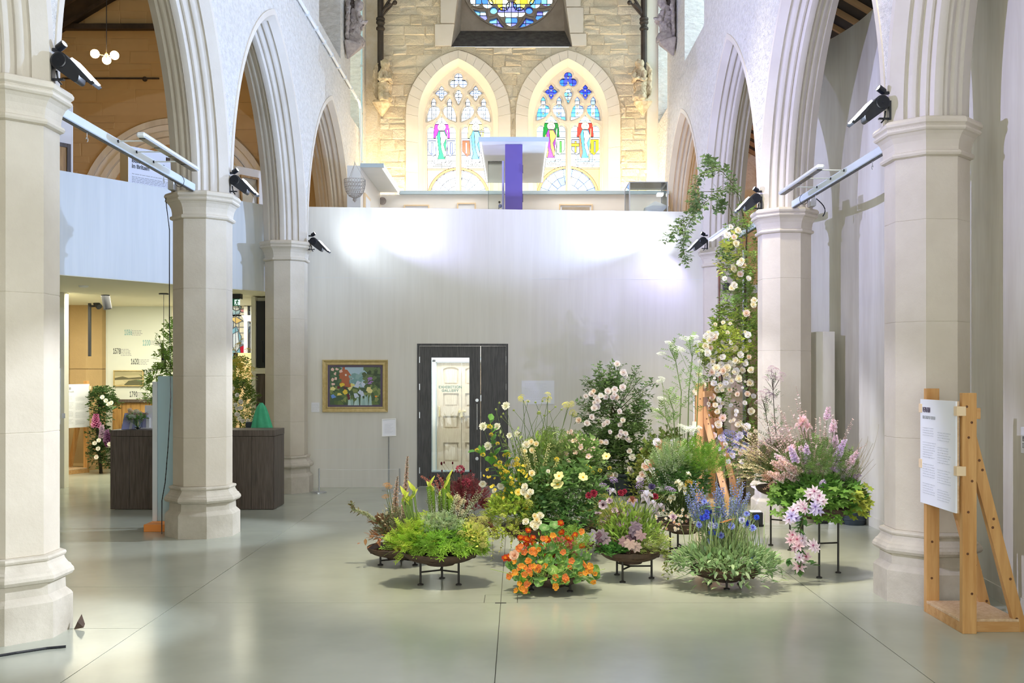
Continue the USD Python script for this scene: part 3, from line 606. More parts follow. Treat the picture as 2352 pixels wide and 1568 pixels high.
# right: curved plaster partition in the aisle
RP = np.array([(3.36, 3.0), (3.40, 6.0), (3.46, 7.0), (3.50, 7.6), (3.66, 9.2), (3.78, 10.4), (3.81, 11.0), (3.76, 11.55), (3.62, 12.1), (3.44, 12.6), (3.30, 12.95)])
tt = np.linspace(0, len(RP) - 1, 60); from_ = np.arange(len(RP)); import scipy.interpolate as si
cs_ = si.CubicSpline(from_, RP); rp = cs_(tt); dn = cs_(tt, 1); dn /= np.linalg.norm(dn, axis=1, keepdims=True); off = np.stack([dn[:, 1], -dn[:, 0]], 1) * .1
struct('wall_right_aisle', G().poly(Polygon(np.vstack([rp, (rp + off)[::-1]])), 0, 5.56, 'xy'), 'side_panel', 30)
g = G()
for z0_, z1_, o in ((0, .11, .006),):
    g.poly(Polygon(np.vstack([rp, (rp - off * .1)[::-1]])), z0_, z1_, 'xy')
v, f, _ = g.get(); write_mesh('/World/wall_right_aisle/skirting', v, f, 'side_panel')
single('pier_box', G().box(3.36, 3.575, 11.55, 12.0, 0, 2.12, ch=.006), 'side_panel', 'low pale boxed-in pier standing against the curved plaster partition', 'boxing')
struct('wall_right_outer', G().box(5.6, 5.75, 9, 20, 0, 6.2), 'aisle_block_0'); struct('wall_right_end', G().box(3.29, 6.6, 19.6, 19.9, 0, 6.9), 'rear_plaster')
# lobby behind the glazed door
g = G().box(-1.95, -1.9, 15.15, 16.4, 0, 2.75).box(.35, .4, 15.2, 16.4, 0, 2.75).box(-1.95, .4, 16.4, 16.45, 0, 2.8).box(-1.95, .4, 15.15, 16.45, 2.75, 2.8)
struct('wall_lobby', g, 'white_paint')
# ---------------------------------------------------------------- the glazed door in the partition
def wbox(g, px0, px1, py0, py1, y0, y1, ch=0):
    (a, zt), (b, zb) = wl(px0, py0), wl(px1, py1); return g.box(a, b, y0, y1, zb, zt, ch=ch)
class WallThing(Thing):
    def __init__(s, name, label, cat, kind=None, group=None): super().__init__(name, label, cat, WB, A0, group, kind, local=True)
dr = WallThing('door_1', 'dark timber door with a tall glass pane and a narrow side leaf in the pale partition', None, 'structure')
fr = Polygon([(dx0, 0), (dx1, 0), (dx1, dz1), (dx0, dz1)]).difference(sbox(dx0 + .03, -1, dx1 - .03, dz1 - .03))
dr.part('door_frame', G().poly(fr, -.012, .12), 'door_wood')
lx0, lx1, gx0, gx1 = dx0 + .034, wl(1104, 900)[0], wl(989, 900)[0], wl(1080, 900)[0]; gz1, gz0 = wl(1000, 819)[1], wl(1000, 1086)[1]
leaf = sbox(lx0, .008, lx1 - .003, dz1 - .034).difference(sbox(gx0, gz0, gx1, gz1))
lf = dr.part('door_leaf', G().poly(leaf, .004, .055), 'door_wood')
dr.part('side_leaf', G().box(lx1 + .003, dx1 - .034, .004, .055, .008, dz1 - .034), 'door_wood')
dr.part('pane', G().box(gx0, gx1, .026, .034, gz0, gz1), 'glass')
rim = sbox(gx0, gz0, gx1, gz1); dr.part('pane_bead', G().poly(rim.difference(rim.buffer(-.012)), .0, .022), 'black_metal')
hx, _ = wl(1095.6, 900)
h0, h1 = wl(1095, 986)[1], wl(1095, 927)[1]
dr.part('pull_handle', G().tube([(hx, .004, h0 + .03), (hx, -.05, h0 + .03)], .007, 8).tube([(hx, .004, h1 - .03), (hx, -.05, h1 - .03)], .007, 8).tube([(hx, -.05, h0), (hx, -.05, h1)], .0105, 12), 'alu')
for py in (919, 1053): dr.part('lock_rose', G().lathe([(.026, 0), (.026, .006), (.022, .009), (.0, .009)], 20, (hx, .004, wl(1095, py)[1]), axis=(0, -1, 0)), 'alu')
for px, ys in ((963.4, (826, 888, 953, 1080)), (1163, (825, 888, 953, 1080)), (1104.3, (914, 1040, 1090))):
    for py in ys: x, z = wl(px, py); dr.part('hinge', G().box(x - .007, x + .007, -.004, .006, z - .045, z + .045), 'alu')
def text_part(t, name, s, h, x, y, z, m, sx=1., bold=False, center=False, depth=.002, parent=None, xf=None):
    """lettering facing -y at local x, y, z (baseline)"""
    q = meshkit.text_mesh(s, h, depth, bold); b = q.bounds; v = np.array(q.vertices); v[:, 0] -= b[0][0]; v[:, 0] *= sx
    if center: v[:, 0] -= (b[1][0] - b[0][0]) * sx / 2
    v = np.stack([v[:, 0] + x, y - v[:, 2] * 1.0, v[:, 1] + z], 1); f = np.array(q.faces)[:, ::1]
    if xf is not None: v = v @ xf[:3, :3].T + xf[:3, 3]
    return t.part(name, (v, f), m, parent=parent)
for s, py in (('EXHIBITION', 891.5), ('GALLERY', 899.5)):
    x, z = wl(1034, py); text_part(dr, 'lettering', s, .036, x, .026, z, 'teal_ink', 1.12, True, True)
# the old panelled door seen through the glass
od = Thing('panelled_door', 'pale limed panelled double door seen through the glass of the dark door', 'door', (XW(1060, 16.1), 16.1, 0))
DO = 16.1
def ob(g, px0, px1, py0, py1, y0, y1, ch=0): return g.box(XW(px0, DO), XW(px1, DO), DO + y0, DO + y1, ZW(py1, DO), ZW(py0, DO), ch=ch)
od.part('door_frame', ob(ob(ob(G(), 975, 1003, 820, 1082, -.03, .1), 1003, 1120, 820, 832, -.03, .1), 975, 1120, 1079, 1100, -.08, .12), 'ledge')
od.part('architrave', ob(ob(G(), 994, 1001, 826, 1082, -.05, -.02), 994, 1120, 826, 831, -.05, -.02), 'white_paint')
for a, b in ((1003, 1059.5), (1060.5, 1117)):
    lp = sbox(XW(a, DO), ZW(1079, DO), XW(b, DO), ZW(833, DO)); pan = []
    pa, pb = (a + 15, b - 6) if a < 1010 else (a + 8, b - 12)
    for k, (y0, y1) in enumerate(((850, 883), (903, 933), (955, 984), (1016, 1060))):
        q = sbox(XW(pa, DO), ZW(y1, DO), XW(pb, DO), ZW(y0, DO))
        if k == 0: q = q.union(Point(XW((pa + pb) / 2, DO), ZW(880, DO)).buffer(.255, 16).intersection(sbox(XW(pa, DO), ZW(860, DO), XW(pb, DO), ZW(840, DO))))
        pan.append(q)
    lid = od.part('door_leaf', G().poly(lp.difference(unary_union(pan)), DO, DO + .05), 'limed_wood')
    for q in pan:
        p = od.part('panel', G().poly(q, DO + .022, DO + .04), 'limed_wood'); od.part('raised_field', G().poly(q.buffer(-.028), DO + .008, DO + .024), 'limed_wood', parent=p)
od.part('latch', ob(ob(ob(G(), 1055, 1066, 943, 946, -.025, .0), 1057, 1063, 946, 958, -.02, .0), 1053, 1058, 941, 948, -.035, .0, ch=.004).tm(trimesh.creation.icosphere(1, .025).apply_translation(W(1067, 944, DO - .04))), 'brass_leaf')
od.part('door_handle', ob(G(), 1007, 1011, 932, 957, -.03, 0, ch=.005), 'brass_leaf')

# ---------------------------------------------------------------- painting, captions, sign stand, barrier
pt = WallThing('painting', 'gilt framed garden painting hanging on the pale partition left of the dark door', 'painting')
(fx0, fz1), (fx1, fz0) = wl(741, 826), wl(891, 946)
def moulding(t, name, x0, x1, z0, z1, prof, m, y=0.):
    """mitred frame: prof (distance in from the outer edge, y)"""
    for k in range(4):
        V = []
        for dd, yy in prof:
            a = [(x0 + dd, z0 + dd), (x1 - dd, z0 + dd), (x1 - dd, z1 - dd), (x0 + dd, z1 - dd)]; p, q = a[k], a[(k + 1) % 4]
            V += [(p[0], y + yy, p[1]), (q[0], y + yy, q[1])]
        F = [[2 * i, 2 * i + 1, 2 * i + 3, 2 * i + 2] for i in range(len(prof) - 1)]
        t.part(name, (np.array(V), np.array(F)[:, ::-1] if False else np.array(F)), m)
moulding(pt, 'frame_rail', fx0, fx1, fz0, fz1, [(0, 0), (0, -.035), (.008, -.045), (.018, -.042), (.026, -.03), (.045, -.022), (.058, -.026), (.066, -.032), (.074, -.026), (.078, -.016), (.078, 0)], 'gold')
moulding(pt, 'slip', fx0 + .076, fx1 - .076, fz0 + .076, fz1 - .076, [(0, 0), (0, -.018), (.03, -.016), (.03, 0)], 'frame_purple')
cx0, cz0, cw, chh = fx0 + .1, fz0 + .1, fx1 - fx0 - .2, fz1 - fz0 - .2
def canvas_layers():
    """a generic flower garden: flat paint, one layer over another"""
    r = np.random.default_rng(21); L = []
    def P(pts): return Polygon([(cx0 + x * cw, cz0 + z * chh) for x, z in pts]).buffer(0)
    def blob(x, z, rad, n=9, jit=.3, sx=1.):
        a = np.sort(r.uniform(0, 2 * PI, n)); q = rad * (1 + r.uniform(-jit, jit, n)); return P(np.stack([x + sx * q * np.cos(a), z + q * 1.3 * np.sin(a)], 1))
    L.append((P([(0, 0), (1, 0), (1, 1), (0, 1)]), (.07, .12, .06)))
    L.append((P([(.2, .5), (.75, .45), (.72, 1), (.2, 1)]), (.42, .58, .68)))
    L.append((P([(.18, .52), (.18, .84), (.25, .93), (.25, 1), (.30, 1), (.30, .93), (.345, .92), (.44, .74), (.43, .45)]), (.45, .14, .06)))
    L.append((P([(.30, .76), (.335, .76), (.335, .81), (.30, .81)]), (.7, .68, .62)))
    for _ in range(26): L.append((blob(r.uniform(.42, .72), r.uniform(.55, .80), .05), [(.20, .36, .36), (.28, .45, .44), (.14, .28, .26)][r.integers(3)]))
    for _ in range(60): L.append((blob(r.uniform(.68, 1.), r.uniform(.5, 1.), .05), [(.08, .12, .05), (.14, .20, .08), (.05, .08, .04)][r.integers(3)]))
    for _ in range(40): L.append((blob(r.uniform(0, .2), r.uniform(.4, 1.), .05), [(.06, .12, .06), (.09, .17, .08)][r.integers(2)]))
    for _ in range(60): L.append((blob(r.uniform(0, 1), r.uniform(0, .5), .05), [(.13, .20, .06), (.09, .15, .05), (.24, .30, .10)][r.integers(3)]))
    for x, z in ((.06, .93), (.15, .94), (.22, .88), (.12, .82), (.06, .66), (.13, .69), (.07, .55)): L.append((blob(x, z, .034, 8, .2), (.80, .56, .48)))
    for _ in range(14):
        x = r.uniform(.3, .82); h = r.uniform(.12, .34); L.append((P([(x - .03, 0), (x + .03, 0), (x + .02, h * .7), (x + r.uniform(-.02, .03), h), (x - .02, h * .7)]), [(.40, .58, .55), (.50, .66, .62), (.30, .47, .44)][r.integers(3)]))
    for x, z, c in ((.24, .53, (.78, .58, .05)), (.30, .34, (.80, .60, .06)), (.20, .27, (.82, .70, .20)), (.06, .42, (.80, .74, .30)), (.45, .55, (.74, .68, .22)), (.40, .44, (.78, .72, .30)), (.76, .42, (.82, .74, .34)), (.79, .37, (.80, .72, .3))): L.append((blob(x, z, .05), c))
    for x, z in ((.55, .58), (.60, .33), (.53, .48), (.66, .53), (.52, .26), (.63, .28), (.08, .24)): L.append((blob(x, z, .05), (.58, .66, .80) if x > .1 else (.16, .32, .75)))
    for k in range(6):
        a = k * PI / 3; L.append((blob(.79 + .04 * math.cos(a), .64 + .06 * math.sin(a), .033, 7, .15), (.36, .20, .50)))
    for x, z in ((.17, .47), (.30, .45), (.37, .25), (.38, .18)): L.append((blob(x, z, .035), (.14, .03, .04)))
    L.append((blob(.91, .23, .028), (.86, .34, .05)))
    return L
cnv = pt.part('canvas', G().box(cx0, cx0 + cw, -.010, 0, cz0, cz0 + chh, c=(.07, .12, .06)), 'paint')
full = sbox(cx0, cz0, cx0 + cw, cz0 + chh); g = G()
for k, (q, c) in enumerate(canvas_layers()): g.poly(q.intersection(full), -.0105 - k * .00003, -.0104 - k * .00003 + .0001, c=c)
pt.part('paint_layer', g, 'paint', parent=cnv)
def caption(px0, px1, py0, py1, label, lines, m='paper', y=-.006):
    t = WallThing('caption', label, 'label'); g = G(); wbox(g, px0, px1, py0, py1, y, 0, .001); t.part('card', g, m); (a, z1), (b, z0) = wl(px0, py0), wl(px1, py1)
    g = G(); r = np.random.default_rng(int(px0))
    for k in range(lines):
        z = z1 - (z1 - z0) * (.14 + .72 * k / lines); x = a + (b - a) * .1
        while x < a + (b - a) * r.uniform(.6, .88): w_ = r.uniform(.008, .03); g.box(x, x + w_, y - .0008, y, z - .003, z + .001); x += w_ + .006
    t.part('lettering', g, 'faint_ink', kind='stuff')
caption(715, 734, 924, 946, 'small white caption card on the partition beside the column, left of the painting', 8)
caption(1198, 1273, 874, 928, 'wide pale lilac text panel on the partition right of the dark door', 11)
t = Thing('sign_stand', 'white framed notice on a thin metal post left of the dark door', 'sign', (XW(893, 14.45), 14.45, 0))
bx = XW(893, 14.45); t.part('foot', G().lathe([(.10, 0), (.10, .006), (.09, .012), (.02, .016), (0, .016)], 28, (bx, 14.45, 0)), 'alu')
t.part('post', G().tube([(bx, 14.45, .01), (bx, 14.45, .42)], .013, 10).tube([(bx, 14.45, .42), (bx, 14.45, .78)], .011, 10), 'alu')
g = G(); [g.tube([(bx, 14.438, .45 + .018 * k), (bx, 14.436, .452 + .018 * k)], .0035, 6) for k in range(18)]; t.part('adjuster_holes', g, 'black_metal')
T = np.eye(4); c_, s_ = math.cos(.35), math.sin(.35); T[:3, :3] = [[1, 0, 0], [0, c_, s_], [0, -s_, c_]]; sh = np.eye(4); T[:3, 3] = (bx + .008, 14.42, .885)
sk = np.eye(4); sk[0, 2] = 0; ry = rotz(0); tilt = np.eye(4); tilt[0, 0] = tilt[2, 2] = math.cos(.05); tilt[0, 2] = -math.sin(.05); tilt[2, 0] = math.sin(.05); T = T @ tilt
g = G().poly(sbox(-.1, -.13, .1, .13).difference(sbox(-.088, -.118, .088, .118)), -.012, .004); g.xf(T); t.part('frame', g, 'white_paint')
g = G().box(-.09, .09, -.004, .003, -.12, .12); g.xf(T); t.part('notice', g, 'paper')
g = G(); [g.box(-.06, .06 - .02 * (k % 3), -.0055, -.004, .05 - .018 * k, .053 - .018 * k) for k in range(8)]; g.xf(T); t.part('lettering', g, 'faint_ink', kind='stuff')
t = Thing('rope_barrier', 'low barrier of two slim posts and a white cord below the painting', 'barrier', (XW(825, 14.15), 14.15, 0)); bp_ = []
for px in (733, 918):
    x = XW(px, 14.15); t.part('base', G().lathe([(.1, 0), (.1, .012), (.085, .018), (0, .02)], 28, (x, 14.15, 0)), 'alu'); t.part('post', G().tube([(x, 14.15, .018), (x, 14.15, .335)], .011, 10), 'alu'); bp_.append(np.array((x, 14.15, .325)))
t.part('cord', G().tube([bp_[0] + [.009, 0, 0], (bp_[0] + bp_[1]) / 2 - [0, 0, .012], bp_[1] - [.009, 0, 0]], .003, 6), 'white_paint')

# ---------------------------------------------------------------- reception desk and what stands about it
dk = Thing('reception_desk', 'dark brown oak plank reception desk behind the left column', 'desk', (-3.95, 12.65, 0))
r = np.random.default_rng(4); x = -4.94
dk.part('carcass', G().box(-4.90, -2.985, 12.44, 12.92, 0, .9), 'dark_wood')
while x < -2.97:
    w_ = min(r.uniform(.10, .24), -2.965 - x)
    if -2.965 - x - w_ < .07: w_ = -2.965 - x
    dk.part('plank', G().box(x + .0015, x + w_ - .0015, 12.40 - r.uniform(0, .003), 12.44, .005, .885, ch=.0015), 'dark_wood'); x += w_
y = 12.41
for w_ in (.16, .2, .16): dk.part('plank', G().box(-2.985, -2.955, y + .0015, y + w_ - .0015, .005, .885, ch=.0015), 'dark_wood'); y += w_
dk.part('worktop', G().box(-4.94, -2.953, 12.395, 12.94, .888, .962, ch=.003), 'dark_wood')
bb = Thing('banner_board', 'tall pale blue upright board on an orange foot beside the middle left column', 'display board', (-3.76, 10.92, 0))
bb.part('panel', G().box(-3.842, -3.60, 10.915, 10.955, .075, 1.62, ch=.002), 'blue_board'); bb.part('edge_panel', G().box(-3.894, -3.844, 10.90, 10.955, .075, 1.56, ch=.002), 'white_metal')
bb.part('foot', G().box(-3.90, -3.665, 10.66, 10.98, 0, .075, ch=.004), 'orange')
# flowers in a glass vase and leaflets on the desk
vb = W(316, 988, 12.6); vb[2] = .962
vz = Thing('glass_vase', 'clear glass vase on the reception desk', 'vase', vb)
vz.part('bowl', G().lathe([(.028, 0), (.042, .02), (.045, .05), (.03, .1), (.026, .13), (.042, .17), (.038, .17), (.022, .13), (.027, .1), (.041, .05), (.038, .024), (.0, .012)], 24, vb), 'solid_glass')
t = Thing('leaflet_rack', 'clear rack of purple leaflets on the reception desk left of the vase', 'leaflets', (*W(297, 988, 12.62)[:2], .962))
for k in range(4):
    p = np.array([XW(290 + 4 * k, 12.62), 12.58 + .03 * k, .962]); g = G().box(-.05, .05, -.004, .004, 0, .2); g.xf(rotz(.9)); v = [q + [q[:, 2:3][0] * 0 if False else 0, 0, 0] for q in g.v]; g.v = [np.stack([q[:, 0] + .18 * q[:, 2], q[:, 1] + .1 * q[:, 2], q[:, 2]], 1) + p for q in g.v]; t.part('leaflet', g, ['lavender', 'plastic_white', 'lavender', 'book_blue'][k])
t = Thing('leaflet_holder', 'white holder with blue and lilac booklets on the desk behind the vase', 'leaflets', (*W(338, 985, 12.75)[:2], .962))
p = W(338, 985, 12.75); p[2] = .962
t.part('holder', G().box(p[0] - .04, p[0] + .12, 12.78, 12.80, .962, 1.25).box(p[0] - .09, p[0] + .12, 12.70, 12.80, .962, .975), 'white_paint')
for k in range(3): t.part('booklet', G().box(p[0] - .09 + .045 * k, p[0] - .05 + .045 * k, 12.71, 12.77, .975, 1.10 + .06 * (k % 2)), ['book_blue', 'lavender', 'white_paint'][k])
# green cloth, chair and cupboard behind the right end of the desk
th = np.linspace(0, 2 * PI, 40, endpoint=False); V, F = [], []
for k, z in enumerate(np.linspace(0, 1, 9)):
    rr = (.018 + .13 * (1 - z) ** .6) * (1 + .16 * np.sin(7 * th + 2 * z) * (1 - z * .6)); V.append(np.stack([-3.31 + rr * np.cos(th), 13.2 + .5 * rr * np.sin(th), np.full(40, 0.86 + .41 * z)], 1))
V = np.vstack(V); F = [[k * 40 + j, k * 40 + (j + 1) % 40, (k + 1) * 40 + (j + 1) % 40, (k + 1) * 40 + j] for k in range(8) for j in range(40)]
g = G().add(V, np.array(F)); single('green_cloth', g, 'green_cloth', 'bright green cloth hanging in folds behind the right end of the desk', 'cloth', smooth=True)
single('cloth_stand', G().tube([(-3.31, 13.2, 0), (-3.31, 13.2, 0.85)], .012, 8).lathe([(.15, 0), (.15, .02), (0, .03)], 20, (-3.31, 13.2, 0)), 'white_paint', 'slim stand holding up the green cloth behind the desk', 'stand')
ch = Thing('desk_chair', 'black chair back just showing above the desk', 'chair', (XW(567, 13.3), 13.3, 0)); xx = XW(567, 13.3)
ch.part('backrest', G().box(xx - .02, xx + .10, 13.3, 13.33, .62, 1.02, ch=.012), 'plastic_dark'); ch.part('seat', G().box(xx - .2, xx + .15, 13.35, 13.75, .44, .48, ch=.01), 'plastic_dark'); ch.part('stem', G().tube([(xx, 13.55, .03), (xx, 13.55, .44)], .025, 10).tube([(xx + .05, 13.34, .46), (xx + .05, 13.34, .7)], .014, 8), 'black_metal'); ch.part('foot', G().lathe([(.24, 0), (.24, .02), (.03, .05), (0, .05)], 5, (xx, 13.55, 0)), 'black_metal')
cb = Thing('cupboard', 'tall cream cupboard with a black upper door beside the far left column', 'cupboard', (-3.85, 15.6, 0))
c0, c1 = XW(577, 15.4), -3.56
cb.part('carcass', G().box(c0, c0 + .06, 15.40, 15.9, 0, 2.80).box(c0, c1, 15.55, 15.9, 0, 2.80).box(c0 + .06, c1, 15.42, 15.55, ZW(858, 15.4), ZW(845, 15.4)), 'cream_paint')
cb.part('door', G().box(c0 + .065, c1, 15.45, 15.5, ZW(845, 15.4) + .01, 2.74), 'black_metal'); cb.part('door', G().box(c0 + .065, c1, 15.45, 15.5, .02, ZW(858, 15.4) - .005), 'dark_wood')
cb.part('door_handle', G().box(XW(602, 15.4), XW(604, 15.4), 15.42, 15.45, ZW(832, 15.4), ZW(782, 15.4)), 'black_gloss')
# ---------------------------------------------------------------- pine notice stands
def easel(base, rz, label, title, sub, full=True):
    """board faces local -x; posts stand along local y (near post at 0); braces lean back to +x"""
    t = Thing('notice_stand', label, 'notice stand', base, rz, local=True)
    t.part('plinth_board', G().box(0.0, .38, 0, .53, .066, .084, ch=.002), 'chipboard')
    t.part('plinth_rail', G().box(.0, .38, .0, .045, 0, .066, ch=.002), 'pine_flat'); t.part('plinth_rail', G().box(.0, .38, .485, .53, 0, .066, ch=.002), 'pine_flat'); t.part('plinth_rail', G().box(0, .045, .045, .485, 0, .066, ch=.002), 'pine_flat')
    r = np.random.default_rng(77)
    for y0 in (-.045, .53):
        p = t.part('post', G().box(.0, .09, y0, y0 + .045, 0, 1.525 + .02 * (y0 > 0), ch=.002), 'pine')
        for z in (.25, .52, .78, 1.0, 1.22, 1.33, 1.45):
            yy = y0 - .0006 if y0 < 0 else y0 - .0006; xk = r.uniform(.02, .07); t.part('knot', G().lathe([(.0085, 0), (.0085, .0012), (0, .0014)], 10, (xk, yy + .0006, z + r.uniform(-.04, .04)), axis=(0, -1, 0)), 'knot', parent=p)
        y1 = y0 + .046 if y0 < 0 else y0 - .046
        # brace leaning back from the post to the plinth's far end
        a, b = np.array([.075, 1.24]), np.array([.40, .0]); dd = (b - a) / np.linalg.norm(b - a); n_ = np.array([-dd[1], dd[0]]) * .036
        q = Polygon([a + n_ * -1, a + n_, b + n_, b - n_]).intersection(sbox(-1, 0, 1, 3))
        ya = min(y0, y1) if False else (y0 if y0 > 0 else y0)
        g = G(); g.poly(affinity.affine_transform(q, [1, 0, 0, 1, 0, 0]), (y0 - .047) if y0 > 0 else (y0 + .047), (y0 - .002) if y0 > 0 else (y0 + .092)); p = t.part('brace', g, 'pine')
        yf = (y0 - .047) if y0 > 0 else (y0 + .047)
        for u in (.12, .17, .42, .46, .73, .93):
            c = a + (b - a) * u + n_ * r.uniform(-.5, .5); t.part('knot', G().lathe([(.009, 0), (.009, .0012), (0, .0014)], 10, (c[0], yf, c[1]), axis=(0, -1, 0)), 'knot', parent=p)
    t.part('cross_rail', G().box(.09, .115, -.045, .575, 1.36, 1.43, ch=.002), 'pine_flat')
    for z in (1.40, 1.02):
        for y0 in (-.04, .53): t.part('cleat', G().box(-.04, .02, y0 - .012, y0 + .035, z - .02, z + .04, ch=.0015), 'pine_end')
    t.part('board', G().box(-.034, -.022, -.02, .55, .76, 1.472, ch=.001), 'paper'); t.part('board_core', G().box(-.022, -.012, -.02, .55, .76, 1.472), 'chipboard')
    # the text reads along -y when seen from -x
    B = np.array([[0, 1, 0, -.035], [-1, 0, 0, .55], [0, 0, 1, 0], [0, 0, 0, 1.0]])
    if not title: return t
    text_part(t, 'lettering', title, .034, .045, 0, 1.385, 'frame_purple', .62, False, xf=B); text_part(t, 'lettering', sub, .021, .045, 0, 1.34, 'grey_ink', .62, xf=B)
    g = G()
    for c in (.045, .29):
        z = 1.275 - (.02 if c > .1 else 0)
        for k in range(25):
            if k in (4, 12, 19): z -= .016
            else:
                x = c; e = c + r.uniform(.17, .215)
                while x < e - .01: w_ = min(r.uniform(.012, .04), e - x); g.box(x, x + w_, -.0008, 0, z, z + .006); x += w_ + .005
            z -= .0165
    g.xf(B); t.part('text_block', g, 'faint_ink', kind='stuff'); return t
easel((2.815, 6.53, 0), 0, 'pine stand with a white VERVAIN text board in front of the right column', 'VERVAIN', 'IN A STUDY OF COLOUR')
easel((XW(1600, 12.55), 12.55, 0), -.45, 'pine stand turned away, seen from behind among the flowers at the climbing rose', '', '')
easel((XW(200, 17.0), 17.0, 0), math.radians(153), 'pine stand with a white text board under the mezzanine at the far left', 'LATE WEED', 'IN A STUDY OF COLOUR')

# ---------------------------------------------------------------- column lights, lighting bars, pendants
def column_light(x, y, z, sgn, label, tgt, power, lit=1, name='column_light'):
    t = Thing(name, label, 'lamp', (x, y, z), local=True, group=None); UsdGeom.Xformable(t.prim).AddScaleOp().Set(Gf.Vec3f(.70, .70, .70))
    mx = lambda P: affinity.scale(P, sgn, 1, origin=(0, 0))
    circle = Point(.105, 0).buffer(.078, 10)
    house = unary_union([circle, Point(.25, -.165).buffer(.03, 4), Point(.27, -.11).buffer(.02, 4)]).convex_hull
    t.part('bracket', G().poly(mx(sbox(0, -.17, .022, .03)), -.035, .035).poly(mx(sbox(.0, -.16, .12, -.145)), -.02, .02), 'black_metal')
    t.part('housing', G().poly(mx(house), -.075, .075), 'black_metal', smooth=30)
    t.part('end_cap', G().lathe([(.07, 0), (.07, .008), (.06, .012), (.012, .012), (.010, .016), (0, .016)], 24, (sgn * .105, -.075, 0), axis=(0, -1, 0)), 'black_gloss')
    t.part('visor', G().poly(mx(Polygon([(.20, .005), (.215, .012), (.43, -.205), (.40, -.225), (.30, -.15)])), -.085, -.078), 'black_metal')
    t.part('visor', G().poly(mx(Polygon([(.20, .005), (.215, .012), (.43, -.205), (.40, -.225), (.30, -.15)])), .078, .085), 'black_metal')
    t.part('lens', G().poly(mx(Polygon([(.212, .012), (.228, .022), (.415, -.178), (.40, -.19)])), -.088, .088), 'glow_cool' if lit else 'plastic_dark')
    t.part('arm', G().box(min(0, sgn * .07), max(0, sgn * .07), -.02, .02, .10, .13, ch=.003), 'black_metal')
    ax = np.array([sgn * .8, -.25, .45]); ax /= np.linalg.norm(ax); c0_ = np.array([sgn * .06, 0, .125])
    t.part('spot_head', G().lathe([(.03, 0), (.036, .01), (.036, .085), (.033, .09), (.033, .082), (0, .082)], 20, c0_, axis=ax), 'black_gloss')
    t.part('spot_lens', G().lathe([(.032, .084), (0, .084)], 20, c0_, axis=ax), 'glow_white' if lit else 'plastic_dark')
    t.part('cable', G().tube([(sgn * .05, 0, -.07), (sgn * .055, .01, -.13), (sgn * .06, .02, -.16), (sgn * .085, .03, -.19)], .008, 6), 'black_gloss')
    if lit:
        p = np.array([x + sgn * .36, y, z - .02])
        for k, (to, pw, col, ang, soft) in enumerate(tgt): spot(f'{t.path}/lamp' + (f'_{k:03d}' if k else ''), ((p + np.array([0, 0, .03 * k])) - np.array([x, y, z])) / .7, (np.array(to) - np.array([x, y, z])) / .7, power * pw * (14 if pw < .3 else 19), col, ang, soft, .025)
    return t
UP = lambda x, y, z: ((x, y, z), .55, COOL, 55, .8)
column_light(XL, 6.5, 3.62, 1, 'lit black floodlight on the nearest left column', [((2.75, 7.6, .75), 1.3, (.70, .70, 1), 11, .7), ((2.8, 9.4, 5.4), 1.5, (.50, .50, 1), 46, .7)], 900)
column_light(XL, 10.5, 3.62, 1, 'lit black floodlight on the middle left column', [((2.7, 11.6, .9), 1.8, (.80, .80, 1), 12, .6), ((2.8, 13.2, 5.4), 1.35, (.50, .52, 1), 44, .7)], 900)
column_light(XL + .05, 14.25, 3.48, 1, 'lit black floodlight on the far left column beside the partition', [((-1.7, 14.9, 3.9), .062, (.80, .88, 1), 72, 1.), ((2.7, 15.2, 5.6), .6, (.5, .5, 1), 42, .7)], 700)
column_light(XR, 7.5, 3.62, -1, 'lit black floodlight on the nearest right column', [((-2.95, 6.55, .75), 3.0, (.78, .84, 1), 12, .5), ((-2.9, 8.8, 5.4), 1.6, (.46, .62, 1), 46, .7)], 900)
column_light(XR, 11.45, 3.60, -1, 'black floodlight on the right column beside the climbing rose', [((-2.95, 10.6, .7), 2.6, (.78, .86, 1), 12, .5), ((-2.9, 12.4, 5.4), 1.5, (.46, .62, 1), 44, .7)], 800)
column_light(XR, 14.72, 3.55, -1, 'lit black floodlight on the far right column beneath the arching rose stems', [((1.4, 15.05, 3.9), .062, (.80, .87, 1), 72, 1.), ((1.3, 15.05, .9), .16, (.56, .52, 1), 55, 1.), ((-2.9, 15.0, 5.6), .8, (.46, .62, 1), 42, .7)], 700)
